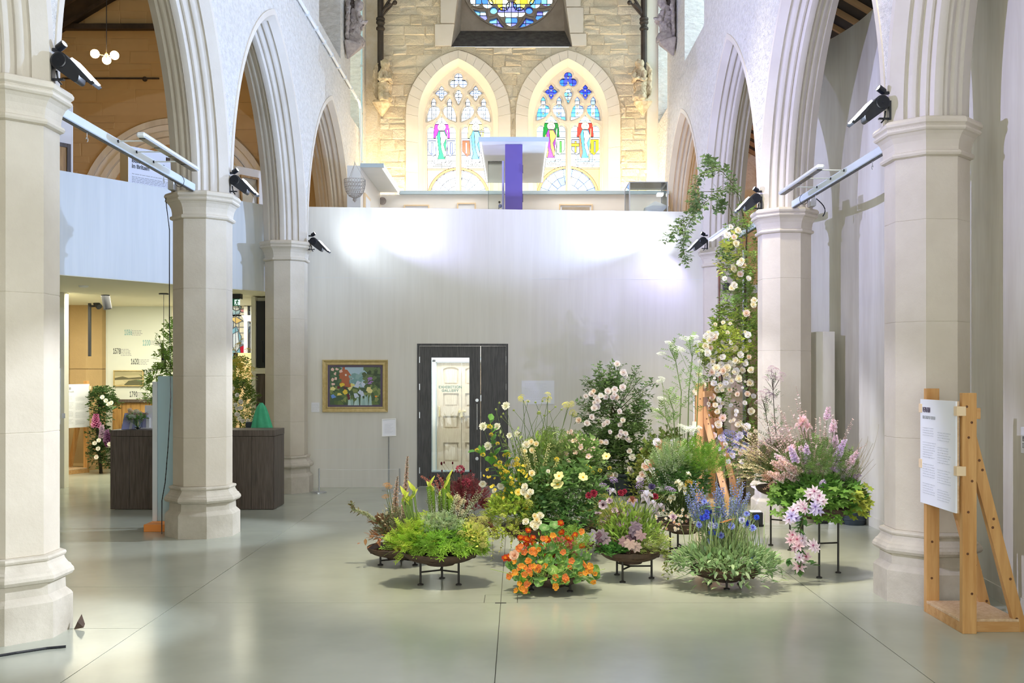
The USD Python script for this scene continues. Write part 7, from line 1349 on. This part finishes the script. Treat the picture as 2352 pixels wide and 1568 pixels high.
P.clump(P.b + [.02, 0, .3], (.24, .2, .24), 420, ROSE_SPRIG, .075, K(76, 112, 58), .5, lum=.25); P.clump(P.b + [-.08, .0, .50], (.18, .14, .22), 600, FINE_SPRIG, .075, K(150, 172, 124), .9); P.clump(P.b + [.18, .06, .46], (.26, .16, .26), 700, FINE_SPRIG, .085, K(120, 158, 66), .9); P.clump(P.b + [.2, .04, .5], (.22, .14, .2), 200, umbel(K(190, 200, 110), 14, flat=.5), .02, W1, .6); P.done()
P = mk('bishops_weed', 'tall airy stems with lacy white umbels rising almost to the climbing rose', 'g', 24, .1, .3)
for line, heads in (([(1560, 1000, 9.3), (1565, 900, 9.35), (1552, 830, 9.4), (1538, 800, 9.4)], [(1556, 800, .06), (1538, 788, .05), (1519, 812, .045)]), ([(1580, 1000, 9.3), (1582, 900, 9.35), (1590, 820, 9.4), (1583, 780, 9.4)], [(1573, 777, .055), (1592, 775, .055), (1600, 786, .04)]), ([(1550, 1000, 9.3), (1546, 940, 9.3), (1535, 905, 9.3)], [(1520, 915, .045), (1517, 875, .04)]), ([(1600, 990, 9.3), (1603, 900, 9.3), (1606, 850, 9.3)], [(1560, 805, .06), (1612, 805, .035)]), ([(1545, 1000, 9.3), (1530, 960, 9.3), (1512, 945, 9.3)], [(1508, 942, .04), (1520, 868, .035)])):
    pts = stemline(P, line, .006, .003, K(128, 150, 96)); P.along(pts[1:], 30, FINE_SPRIG, .11, K(120, 152, 84), .2)
    for px, py, s_ in heads: p = W(px, py, 9.4); P.stem(bez(pts[-2], p, .1, 5, P.r), .0025, .0018, K(140, 160, 104)); P.fl(umbel(K(240, 246, 232), 90, fs=.55), p, unit([P.r.normal(0, .2), -.4, 1]), s_, 'flower_head')
P.done()
# --- bowl h: cornflowers, viper's bugloss and grey leaves
P = mk('silver_saltbush', 'sprawling mound of grey-green leaves around the blue front bowl', 'h', 25, 0, -.1)
P.clump(P.b + [0, .0, .07], (.42, .36, .14), 1300, LEAF, .062, K(138, 164, 118), .45, -.35, .4, .16, .04, .55)
n = 0
while n < 200:
    a = P.r.uniform(PI, 2 * PI); p = P.b + np.array([.44 * math.cos(a) * P.r.uniform(.3, 1), .40 * math.sin(a) * P.r.uniform(.75, 1.02), P.r.uniform(-.05, .16)]); P.leaf(LEAF, p, unit([math.cos(a), math.sin(a) * .6, P.r.normal(.25, .5)]), P.r.uniform(.05, .078), K(168, 190, 146)); n += 1
P.done()
P = mk('vipers_bugloss', "soft blue spires of viper's bugloss behind the cornflowers", 'h', 26, 0, .2)
for k in range(34):
    px, py = (P.r.uniform(1575, 1725), P.r.uniform(1100, 1165)) if k > 5 else [(1585, 1112), (1594, 1105), (1645, 1108), (1650, 1122), (1697, 1100), (1575, 1130)][k]
    tip = W(px, py, 8.15 + P.r.normal(0, .08)); pts = rise(P, P, tip, 8, .12, .004, .002, K(140, 152, 116)); P.part('flower_spike', spike(pts[4:], bellv(K(146, 156, 206), K(164, 178, 228)), 34, .024, .013, P.r, .3, lum=.15), 'petal'); P.along(pts[:5], 16, LEAF, .05, K(140, 160, 116))
P.done()
P = mk('cornflower', 'bright blue and lilac cornflowers on thin grey stems', 'h', 27, 0, 0)
cb_ = [frilled(K(66, 92, 214), K(80, 70, 190)), frilled(K(206, 208, 244), K(96, 84, 170)), frilled(K(150, 164, 234), K(96, 90, 190)), frilled(K(40, 84, 206), K(50, 60, 180))]
for px, py, k, s_ in ((1640, 1199, 0, .030), (1634, 1207, 1, .033), (1644, 1207, 2, .028), (1680, 1208, 2, .032), (1636, 1223, 0, .030), (1655, 1229, 2, .032), (1630, 1243, 2, .028), (1622, 1186, 0, .03), (1612, 1190, 0, .026), (1717, 1201, 0, .030), (1713, 1206, 1, .03), (1733, 1286, 3, .036), (1704, 1195, 1, .028), (1624, 1176, 0, .024), (1630, 1175, 0, .022), (1729, 1212, 2, .03), (1738, 1188, 3, .024), (1618, 1152, 2, .024), (1605, 1205, 2, .03), (1715, 1180, 2, .026)): p = W(px, py, 7.9 + P.r.normal(0, .05)); rise(P, P, p, 6, .15, .003, .002, K(150, 166, 120)); P.fl(cb_[k], p, unit([P.r.normal(0, .3), -.9, .5]), s_)
n = 200; P.leaves(BLADE, P.b + P.r.normal(0, .12, (n, 3)) * [1, .8, 0], np.stack([P.r.normal(0, .22, n), P.r.normal(0, .15, n), np.ones(n)], 1), P.r.uniform(.25, .5, n), K(146, 164, 112)); P.clump(P.b + [0, .05, .3], (.24, .16, .22), 420, BLADE, .10, K(140, 160, 104), 1.2)
for k in range(3): P.leaf(lobed(5, .4), W(1655 + 9 * k, 1199 - 3 * k, 7.9), [P.r.normal(0, .5), -.4, .2], .07, K(214, 150, 90))
for k in range(6): P.leaf(BROAD, W(1650 + P.r.normal(0, 40), 1180 + P.r.normal(0, 12), 8.0), [P.r.normal(0, .8), -.5, .1], .10, K(110, 150, 110))
P.done()
# --- bowls j and k: pink
P = mk('pink_foliage', 'leafy green mound with lobed leaves over the tall pink bowl', 'j', 28, 0, 0)
P.clump(P.b + [0, 0, .10], (.38, .32, .18), 620, lobed(5, .5), .07, K(86, 124, 56), .35, -.45, .4, .22)
n = 0
while n < 170:
    a = P.r.uniform(PI * .95, 2.05 * PI); p = P.b + np.array([.40 * math.cos(a) * P.r.uniform(.5, 1.), .36 * math.sin(a), P.r.uniform(-.04, .22)]); P.leaf(lobed(5, .5), p, unit([math.cos(a), math.sin(a) * .6, -.25 + P.r.normal(0, .3)]), P.r.uniform(.055, .085), K(108, 148, 62) if math.cos(a) < .6 else K(166, 178, 70), unit([math.cos(a) * .4, -.6, .8])); n += 1
P.done()
P = mk('pink_loosestrife', 'pink and lilac flower spires and wands standing in the tall pink bowl', 'j', 29, 0, .1)
pkb = [bellv(K(240, 214, 228), K(247, 232, 242)), bellv(K(242, 212, 206), K(248, 228, 222)), bellv(K(228, 206, 238), K(242, 228, 247))]
for px, py, k, L in ((1838, 1025, 0, .16), (1780, 1045, 0, .2), (1790, 1055, 1, .2), (1772, 1060, 1, .18), (1852, 1022, 2, .14), (1940, 1010, 2, .16), (1925, 1050, 2, .12), (1970, 1037, 0, .12), (1880, 1055, 0, .12), (1892, 1105, 2, .1), (1815, 1025, 2, .14), (1920, 1000, 0, .1), (1915, 965, 0, .1), (1903, 935, 0, .1), (1806, 1065, 1, .18), (1800, 1085, 1, .14), (1765, 1085, 1, .14), (1845, 1050, 0, .14), (1930, 1060, 2, .1), (1955, 1060, 0, .1), (1975, 1090, 2, .1), (1950, 1095, 2, .08), (1932, 1110, 2, .08)):
    tip = W(px, py, 8.4 + P.r.normal(0, .08)); pts = rise(P, P, tip, 10, .12, .003, .002, K(140, 150, 110)); m_ = tip - unit(pts[-1] - pts[-3]) * L; P.part('flower_spike', spike(np.array([m_, (m_ + tip) / 2, tip]), pkb[k], int(260 * L), .036, .018, P.r, .2), 'petal')
for k in range(80): p = W(1850 + P.r.normal(0, 60), 985 + P.r.normal(0, 40), 8.5 + P.r.normal(0, .12)); pts = rise(P, P, p, 8, .2, .0018, .001, K(176, 160, 140)); P.along(pts[4:], 16, BELL(K(226, 190, 196), K(236, 206, 210)), .011, W1)
for px, py, s_ in ((1843, 968, .07), (1838, 978, .06), (1855, 982, .055), (1812, 1035, .05), (1820, 1030, .05)): p = W(px, py, 8.4); rise(P, P, p, 8, .06, .005, .003); P.fl(iris_fl(K(240, 196, 210), K(230, 206, 226), K(240, 210, 190)), p, unit([0, -.4, 1]), s_)
for k in range(26): a = P.r.normal(0, 1); P.stem(bez(P.b + [.22, 0, .1], W(1985 + P.r.normal(0, 14), 1040 + P.r.normal(0, 24), 8.45), .3, 7, P.r), .0018, .001, K(196, 186, 160))
P.clump(P.b + [0, .02, .30], (.30, .22, .24), 900, FINE_SPRIG, .08, K(116, 142, 84), 1., -.4); P.done()
P = mk('clematis', 'trailing pale pink clematis hanging down beside the tall bowl', 'j', 30, -.5, -.5)
cl1, cl2 = star(K(236, 208, 224), K(246, 238, 246), K(170, 100, 136), 8), star(K(238, 186, 200), K(248, 230, 236), K(176, 90, 116), 7); cl3 = star(K(190, 176, 226), K(224, 218, 242), K(130, 104, 160), 7)
main = np.array([P.b + [.1, -.02, .05], W(1862, 1142, 8.06), W(1850, 1175, 8.03), W(1838, 1215, 8.0), W(1832, 1250, 8.0), W(1838, 1290, 8.0), W(1836, 1312, 8.0)]); P.stem(main, .004, .003, K(120, 110, 70)); P.along(main[1:], 60, BROAD, .06, K(84, 120, 66)); P.stem(np.array([P.b, W(1855, 1150, 8.1), W(1830, 1165, 8.05), W(1812, 1185, 8.03)]), .003, .002, K(120, 110, 70))
for px, py, t, s_ in ((1861, 1135, cl1, .055), (1870, 1128, cl1, .055), (1882, 1138, cl1, .05), (1878, 1148, cl1, .05), (1890, 1150, cl1, .045), (1872, 1163, cl3, .055), (1880, 1172, cl3, .05), (1868, 1172, cl3, .045), (1842, 1160, cl1, .055), (1832, 1165, cl1, .055), (1848, 1168, cl1, .05), (1822, 1172, cl1, .05), (1818, 1184, cl3, .055), (1828, 1190, cl3, .055), (1812, 1192, cl1, .05), (1820, 1228, cl2, .05), (1830, 1238, cl2, .055), (1842, 1236, cl1, .05), (1815, 1240, cl2, .05), (1834, 1252, cl2, .055), (1826, 1258, cl2, .05), (1867, 1252, cl1, .055), (1874, 1258, cl1, .045), (1851, 1278, cl2, .055), (1836, 1280, cl1, .045), (1836, 1300, cl2, .062), (1845, 1245, cl1, .045)): p = W(px, py, 7.97 + P.r.normal(0, .03)); P.fl(t, p, unit([P.r.normal(0, .35), -1, .25]), s_ * 1.05)
for px, py in ((1858, 1292), (1866, 1298), (1852, 1302), (1876, 1290), (1862, 1286), (1812, 1284), (1806, 1286), (1820, 1282), (1842, 1225), (1850, 1210), (1834, 1222), (1816, 1212)): P.leaf(BROAD, W(px, py, 7.99), [P.r.normal(0, 1), -.4, P.r.normal(-.1, .4)], .065, K(84, 122, 66))
P.done()
P = mk('meadow_rue', 'mauve clouds of meadow rue on tall stems beside the right column', 'k', 31, -.1, .1)
mr = umbel(K(208, 182, 198), 60, flat=.7, stalk=K(150, 130, 130), fs=.7)
for px, py, hs in ((1775, 850, ((1768, 858), (1782, 852), (1777, 868), (1790, 872), (1796, 862), (1758, 870), (1772, 846))), (1755, 905, ((1748, 905), (1760, 900), (1768, 908), (1752, 918), (1742, 925), (1775, 912))), (1800, 1000, ((1780, 985), (1790, 995), (1770, 1000), (1785, 1010), (1798, 990), (1765, 1015))), (1745, 1030, ((1735, 1030), (1750, 1020), (1742, 1042), (1760, 1035), (1728, 1045)))):
    pts = rise(P, P, W(px, py + 20, 9.7), 9, .1, .005, .003, K(110, 104, 96)); P.along(pts, 26, FINE_SPRIG, .10, K(112, 132, 96), .4)
    for a, b in hs:
        p = W(a, b, 9.7 + P.r.normal(0, .05)); P.stem(bez(pts[-2], p, .1, 4, P.r), .002, .0015, K(130, 116, 110)); P.fl(mr, p, unit([P.r.normal(0, .4), -.5, .9]), P.r.uniform(.034, .05), 'flower_head')
P.done()
P = mk('pink_haze', 'grassy haze of dusky pink flowers and dark leaves over the rear pink bowl', 'k', 32, 0, 0)
P.clump(P.b + [-.05, 0, .16], (.34, .26, .26), 900, FINE_SPRIG, .085, K(104, 124, 74), .7, -.3); P.clump(P.b + [-.1, 0, .26], (.30, .2, .26), 700, umbel(K(186, 156, 150), 10, flat=.5), .022, W1, .7); P.clump(P.b + [-.12, -.1, .1], (.16, .16, .14), 220, LEAF, .06, K(84, 116, 54), .5)
for k in range(46): p = W(1700 + P.r.normal(0, 22), 1040 + P.r.normal(0, 36), 9.55 + P.r.normal(0, .1)); pts = rise(P, P, p, 7, .2, .002, .001, DRY); P.along(pts[3:], 14, BELL(K(226, 206, 170), K(236, 220, 190)), .014, W1)
for k in range(24): p = W(1770 + P.r.normal(0, 16), 1100 + P.r.normal(0, 16), 9.4); pts = rise(P, P, p, 6, .2, .002, .001, DRY); P.part('flower_spike', spike(pts[3:], bellv(K(224, 186, 170), K(236, 206, 190)), 24, .016, .010, P.r, .3), 'petal')
P.done()
# ---------------------------------------------------------------- the rose obelisk, the climbing rose and the aisle plants
blush = rose(K(250, 230, 216), K(252, 246, 240)); white = rose(K(250, 244, 224), K(252, 250, 244)); peach = rose(K(250, 214, 168), K(251, 236, 216)); yell = rose(K(253, 238, 180), K(253, 247, 222)); orange_r = rose(K(240, 150, 80), K(246, 190, 140))
def rose_bush(P, cs, lg, col, size=.10, lum=.28, dens=.8):
    for (px, py, D, a, b, c), n in zip(cs, lg):           # several small tufts per mass, so that the outline stays loose
        for k in range(6):
            o = P.r.normal(0, .5, 3) * [a, b, c]; q = P.r.uniform(.35, .62); P.clump(W(px, py, D) + o, (a * q, b * q, c * q), int(n * dens / 6), ROSE_SPRIG, size, np.array(col) * P.r.uniform(.8, 1.25), .35, -.9, .5, lum)
t = Thing('plant_pot', 'dark round pot at the foot of the tall blush rose by the partition', 'pot', (XW(1430, 14.0), 14.0, 0)); t.part('pot', G().lathe([(.24, 0), (.29, .26), (.31, .27), (.31, .30), (.27, .30), (.25, .05), (0, .04)], 32, (XW(1430, 14.0), 14.0, 0)), 'plastic_dark', smooth=30); t.part('soil', G().lathe([(.268, .27), (0, .285)], 28, (XW(1430, 14.0), 14.0, 0)), 'soil')
P = Plant('rose_bush', 'tall dark rose bush with blush roses in front of the partition', (XW(1430, 14.0), 14.0, .28), 40)
rose_bush(P, [(1400, 880, 14.0, .22, .22, .22), (1395, 945, 14.0, .33, .28, .36), (1405, 1010, 14.0, .36, .3, .34), (1455, 1040, 13.9, .34, .28, .36), (1385, 1080, 13.95, .40, .3, .36), (1445, 1095, 13.85, .42, .28, .26), (1455, 970, 14.0, .22, .2, .22)], (170, 380, 440, 380, 420, 340, 150), K(104, 130, 76), .10, dens=1.15)
for tip in ((1372, 842), (1400, 840), (1425, 840), (1470, 870), (1500, 880), (1488, 905), (1463, 850), (1344, 870), (1330, 930), (1325, 960), (1470, 960), (1485, 990)):
    pts = P.stem(bez(W(1405, 960, 14.0), W(*tip, 13.9 + P.r.normal(0, .1)), .25, 8, P.r), .006, .003, K(96, 100, 60)); P.along(pts[3:], 30, ROSE_SPRIG, .09, K(112, 136, 86), 0.)
P.stem(np.array([P.b - [0, 0, .1], P.b + [.0, 0, .6], W(1405, 930, 14.0)]), .02, .01, K(80, 70, 50)); P.stem(np.array([P.b + [.1, 0, -.1], P.b + [.1, .05, .5], W(1440, 1000, 14.0)]), .016, .008, K(80, 70, 50))
for k, (px, py) in enumerate([(1364, 898), (1358, 905), (1368, 912), (1372, 920), (1366, 925), (1380, 909), (1396, 899), (1410, 905), (1412, 895), (1405, 913), (1415, 912), (1392, 912), (1365, 937), (1371, 934), (1345, 910), (1420, 955), (1422, 945), (1388, 975), (1395, 970), (1400, 992), (1380, 1015), (1392, 1016), (1424, 1000), (1432, 1003), (1440, 1008), (1418, 1005), (1426, 992), (1436, 996), (1445, 1010), (1446, 1036), (1473, 1033), (1425, 975), (1430, 965), (1418, 836), (1432, 856), (1434, 862), (1430, 890), (1445, 1076), (1448, 1083), (1397, 1093), (1404, 1091), (1412, 1091), (1372, 1045), (1362, 1056), (1336, 1020), (1452, 1050), (1340, 1040), (1350, 1048), (1358, 958), (1348, 972), (1330, 965)]): P.fl((blush, white, peach)[0 if k % 5 else (1 if k % 2 else 2)], W(px, py, 13.62 + P.r.normal(0, .05)), unit([P.r.normal(0, .35), -1, .35]), P.r.uniform(.034, .054))
P.done()
P = Plant('peach_rose', 'low peach and apricot roses between the tall rose bush and the pine stand', (XW(1535, 13.2), 13.2, 0), 41)
P.clump(W(1535, 1085, 13.2), (.36, .3, .50), 520, ROSE_SPRIG, .12, K(120, 140, 70), .4, -.9, lum=.25); P.clump(W(1500, 1110, 13.2), (.3, .25, .36), 300, ROSE_SPRIG, .12, K(138, 146, 72), .4, -.9, lum=.25)
for k, (px, py) in enumerate([(1497, 1058), (1503, 1052), (1510, 1060), (1490, 1068), (1480, 1072), (1486, 1062), (1520, 1020), (1535, 1025), (1546, 1015), (1512, 1028), (1475, 1090), (1470, 1100), (1525, 1045), (1550, 1035), (1498, 1080), (1560, 1022), (1540, 1045), (1508, 1015)]): P.fl((orange_r, peach, white)[k % 3], W(px, py, 12.85), unit([P.r.normal(0, .35), -1, .4]), P.r.uniform(.045, .065))
P.stem(np.array([P.b, P.b + [0, 0, .4], P.b + [.03, 0, .7]]), .012, .006); P.done()
t = Thing('timber_post', 'flat pale timber plank behind the climbing rose', 'post', (XW(1692, 13.4), 13.4, 0)); t.part('plank', G().box(XW(1679, 13.4), XW(1706, 13.4), 13.4, 13.43, 0, 2.05, ch=.003), 'pine_end'); t.part('strip', G().box(XW(1707, 13.4), XW(1716, 13.4), 13.38, 13.44, 0, 3.3, ch=.003), 'alu')
P = Plant('climbing_rose', 'towering cream climbing rose beside the right arcade column', (2.9, 13.15, 0), 42)
Dm = 13.1
rose_bush(P, [(1718, 520, Dm, .20, .25, .28), (1712, 590, Dm, .22, .25, .34), (1716, 660, Dm, .20, .25, .36), (1690, 720, Dm, .30, .25, .32), (1722, 760, Dm, .14, .2, .5), (1672, 800, Dm, .30, .25, .28), (1645, 860, Dm, .15, .25, .30), (1722, 900, Dm, .13, .2, .7), (1645, 930, Dm, .14, .22, .5), (1648, 1000, Dm, .14, .22, .4), (1725, 1010, Dm, .16, .2, .5), (1690, 1060, Dm, .36, .25, .34)], (260, 300, 300, 330, 220, 330, 300, 260, 200, 220, 200, 360), K(134, 160, 84), .08)
P.clump(W(1680, 600, Dm - .15), (.16, .15, .3), 80, ROSE_SPRIG, .11, K(176, 182, 90), .4, -.9); P.clump(W(1665, 800, Dm - .2), (.26, .15, .2), 160, ROSE_SPRIG, .11, K(172, 186, 84), .4, -.9); P.clump(W(1690, 780, Dm - .15), (.26, .15, .3), 120, ROSE_SPRIG, .11, K(160, 176, 80), .4, -.9)
for pts in ([(2.9, 13.15, 0), (2.95, 13.15, 1.2), (2.92, 13.2, 2.4), (2.95, 13.2, 3.6)], [(2.7, 13.1, 0), (2.62, 13.1, 1.0), (2.6, 13.1, 2.0)], [(2.6, 13.1, 0), (2.5, 13.1, .9), (2.55, 13.1, 1.9)]): P.stem(np.array(pts), .022, .01, K(110, 92, 70))
arcs = [[(1712, 520), (1700, 450), (1680, 432), (1650, 440), (1620, 465), (1590, 500), (1570, 540)], [(1712, 520), (1690, 430), (1660, 395), (1640, 383), (1612, 398), (1600, 420), (1595, 450)], [(1620, 465), (1600, 470), (1575, 505), (1550, 525), (1535, 552)], [(1590, 500), (1575, 520), (1568, 560), (1575, 600)], [(1640, 440), (1610, 440), (1590, 470)], [(1690, 520), (1675, 470), (1650, 478)], [(1660, 395), (1640, 390), (1620, 372)], [(1700, 540), (1680, 545), (1660, 590)], [(1650, 880), (1620, 850), (1612, 800)], [(1700, 700), (1660, 740), (1640, 745)], [(1690, 640), (1670, 690), (1650, 720)]]
for k, a in enumerate(arcs):
    pts = P.stem(np.array([W(px, py, Dm - .02 * i - (.35 if k < 4 else .1) * i / len(a)) for i, (px, py) in enumerate(a)]), .005, .0025, K(104, 112, 66)); P.along(pts[1:], 12 * len(a) + 10, ROSE_SPRIG, .105, K(112, 136, 84) if k < 8 else K(140, 160, 80), 0., side=.9)
fl_at = [(1683, 617), (1700, 605), (1703, 598), (1708, 610), (1685, 655), (1680, 662), (1718, 640), (1730, 700), (1715, 720), (1718, 770), (1733, 690), (1634, 770), (1628, 765), (1640, 775), (1622, 772), (1630, 782), (1645, 768), (1620, 795), (1632, 800), (1624, 810), (1638, 830), (1655, 838), (1670, 845), (1662, 852), (1648, 860), (1690, 828), (1712, 835), (1722, 880), (1717, 905), (1710, 925), (1725, 945), (1640, 880), (1646, 895), (1638, 912), (1650, 918), (1643, 930), (1655, 935), (1648, 945), (1660, 960), (1690, 945), (1695, 975), (1715, 980), (1650, 975), (1640, 1000), (1658, 1005), (1690, 1010), (1700, 1000), (1690, 1030), (1700, 1040), (1680, 1045), (1712, 1030), (1672, 865), (1680, 875), (1676, 895), (1668, 880), (1698, 870), (1700, 815), (1712, 805), (1720, 820), (1660, 820), (1645, 845), (1676, 835), (1725, 850), (1686, 545), (1678, 522), (1695, 530), (1670, 540), (1690, 560), (1700, 630), (1665, 640), (1605, 860), (1610, 875), (1616, 885), (1694, 905), (1730, 910), (1720, 1000), (1650, 1030), (1666, 1020), (1660, 1045), (1672, 1060), (1640, 1050), (1705, 1060), (1655, 885), (1635, 855), (1628, 840), (1705, 850), (1690, 853), (1688, 800)]
for k, (px, py) in enumerate(fl_at): P.fl((yell, white, yell, peach, white)[k % 5] if py > 500 else white, W(px, py, Dm - .32 + P.r.normal(0, .05)), unit([P.r.normal(-.1, .35), -1, .3]), P.r.uniform(.034, .056))
for k in range(60): px, py = P.r.choice([1640, 1660, 1700, 1720]) + P.r.normal(0, 14), P.r.uniform(740, 1060); P.fl(yell if k % 2 else white, W(px, py, Dm - .30 + P.r.normal(0, .06)), unit([P.r.normal(-.1, .4), -1, .3]), P.r.uniform(.02, .034))
for k in range(16): p = W(P.r.uniform(1660, 1715), P.r.uniform(990, 1040), 12.6); P.fl(umbel(K(150, 150, 206), 20), p, (0, -.7, .6), .05, 'flower_head')
P.done()
t = Thing('box_spotlight', 'small black box spotlight on the column behind the climbing rose', 'lamp', (2.985, 14.75, ZW(668, 14.72))); t.part('head', G().box(2.945, 3.03, 14.66, 14.75, ZW(669, 14.7), ZW(650, 14.7), ch=.004), 'black_metal'); t.part('bracket', G().box(2.97, 3.0, 14.75, 14.832, ZW(668, 14.7), ZW(663, 14.7)), 'black_metal')
# under the mezzanine
P = Plant('hornbeam', 'leafy hornbeam branches behind the blue board under the mezzanine', (XW(412, 13.6), 13.6, 0), 43, 'tree')
P.stem(np.array([P.b, P.b + [.03, 0, 1.0], P.b + [-.02, 0, 1.9], P.b + [0, 0, 2.5]]), .03, .012, K(96, 84, 64), 6)
for px, py, a, b_, n in ((402, 790, .10, .30, 130), (388, 825, .15, .10, 90), (378, 853, .16, .05, 60), (352, 905, .09, .16, 80), (348, 875, .08, .05, 30), (405, 830, .10, .2, 90)): P.clump(W(px, py, 13.6), (a, .25, b_), n, sprig(7, .3, .2), .11, K(128, 156, 72), .1, -.9, .5, .2)
for tip in ((356, 776), (365, 770), (398, 742), (390, 760), (352, 852), (362, 840), (340, 870), (340, 915), (345, 895)): pts = P.stem(bez(P.b + [0, 0, .9 + .8 * P.r.random()], W(*tip, 13.5), .15, 7, P.r), .006, .003, K(96, 88, 60)); P.along(pts[3:], 16, LEAF, .075, K(122, 150, 66), 0.)
P.done()
P = Plant('aisle_shrub', 'yellow flowering shrub below the stained window between the left columns', (XW(552, 14.6), 14.6, 0), 44)
P.clump(W(552, 930, 14.6), (.20, .25, .36), 420, sprig(7, .3, .18), .11, K(104, 128, 60), .3, -.9, .5, .25); P.clump(W(550, 860, 14.6), (.16, .2, .22), 160, sprig(7, .3, .18), .10, K(140, 158, 76), .3, -.9, .5, .25); P.stem(np.array([P.b, P.b + [0, 0, 1.0]]), .02, .01)
for k in range(26): P.fl(umbel(K(226, 206, 90), 30, flat=.5), W(552 + P.r.normal(0, 12), 845 + P.r.normal(0, 30), 14.4), unit([P.r.normal(0, .3), -.6, .8]), .05, 'flower_head')
for k in range(14): P.fl(white, W(548 + P.r.normal(0, 12), 940 + P.r.normal(0, 25), 14.3), (0, -1, .3), .035)
P.done()
P = Plant('rose_arch', 'dark garland of roses and foxgloves beside the notice stand at the far left', (XW(232, 16.9), 16.9, 0), 45)
for px, py, a, b_, n in ((237, 908, .17, .09, 120), (250, 925, .10, .07, 60), (222, 935, .07, .26, 120), (240, 950, .08, .08, 50), (225, 1000, .08, .2, 100), (234, 1044, .17, .2, 240), (244, 1010, .10, .16, 80), (258, 930, .08, .04, 30)): P.clump(W(px, py, 16.9), (a, .2, b_), n, ROSE_SPRIG, .105, K(64, 88, 48), .2, -.9, .5, .3)
P.stem(np.array([P.b, P.b + [-.06, 0, .7], P.b + [-.02, 0, 1.2], P.b + [.06, 0, 1.3]]), .03, .015, K(60, 54, 40))
pts = np.array([W(221, 978, 16.7), W(220, 962, 16.7), W(221, 950, 16.7)]); P.part('flower_spike', spike(pts, bellv(K(196, 100, 150), K(230, 170, 206)), 70, .075, .035, P.r, -.2), 'petal')
for px, py, c in ((246, 1000, K(150, 110, 150)), (234, 990, K(190, 170, 190)), (248, 1008, K(120, 70, 110))): P.part('flower_spike', spike(np.array([W(px, py + 14, 16.6), W(px, py, 16.6), W(px, py - 14, 16.6)]), bellv(c, c), 40, .06, .03, P.r, -.1), 'petal')
for px, py in ((228, 1011), (218, 1018), (222, 1050), (250, 928), (256, 925), (244, 920), (236, 912), (226, 1030), (252, 1020)): P.fl(white if px != 222 else blush, W(px, py, 16.55), (0, -1, .3), .042)
P.done()
P = Plant('vase_flowers', 'loose posy of white lace flowers and grasses in the glass vase on the desk', vb + [0, 0, .02], 46, 'flowers')
for k in range(26): tip = W(316 + P.r.normal(0, 14), 955 + P.r.normal(0, 6), 12.6 + P.r.normal(0, .06)); P.stem(bez(P.b, tip, .1, 5, P.r), .002, .0015, FRESH); P.fl(umbel(K(214, 224, 200) if k % 3 else K(206, 160, 150), 30, flat=.4), tip, unit([P.r.normal(0, .3), -.4, 1]), .045, 'flower_head')
P.clump(W(316, 962, 12.6), (.11, .1, .05), 160, LEAF, .05, K(110, 150, 80), .6)
tip = W(296, 938, 12.6); pts = P.stem(bez(P.b, tip, .1, 6, P.r), .003, .002, FRESH); P.part('flower_spike', spike(pts[3:], bellv(K(236, 224, 190), K(240, 214, 200)), 30, .04, .02, P.r, .1), 'petal'); P.done()
# ---------------------------------------------------------------- repeats carry a common group
GROUPS = {'planter_bowl': 'planter bowls on steel legs', 'column': 'octagonal arcade columns', 'column_light': 'floodlights on the columns', 'lighting_bar': 'lighting bars between the columns', 'notice_stand': 'pine notice stands', 'caption': 'caption cards on the walls', 'corbel': 'carved angel corbels', 'wall_post': 'dark posts above the corbels', 'picture': 'pictures on the gallery display wall', 'pendant_light': 'black cylinder pendants', 'stem_lamp': 'tiny lamps on the gallery ledge'}
for p in stage.GetPrimAtPath('/World').GetChildren():
    n = p.GetName(); n = n[:-4] if n[-4:-3] == '_' and n[-3:].isdigit() else n
    if n in GROUPS: p.SetCustomDataByKey('group', GROUPS[n])
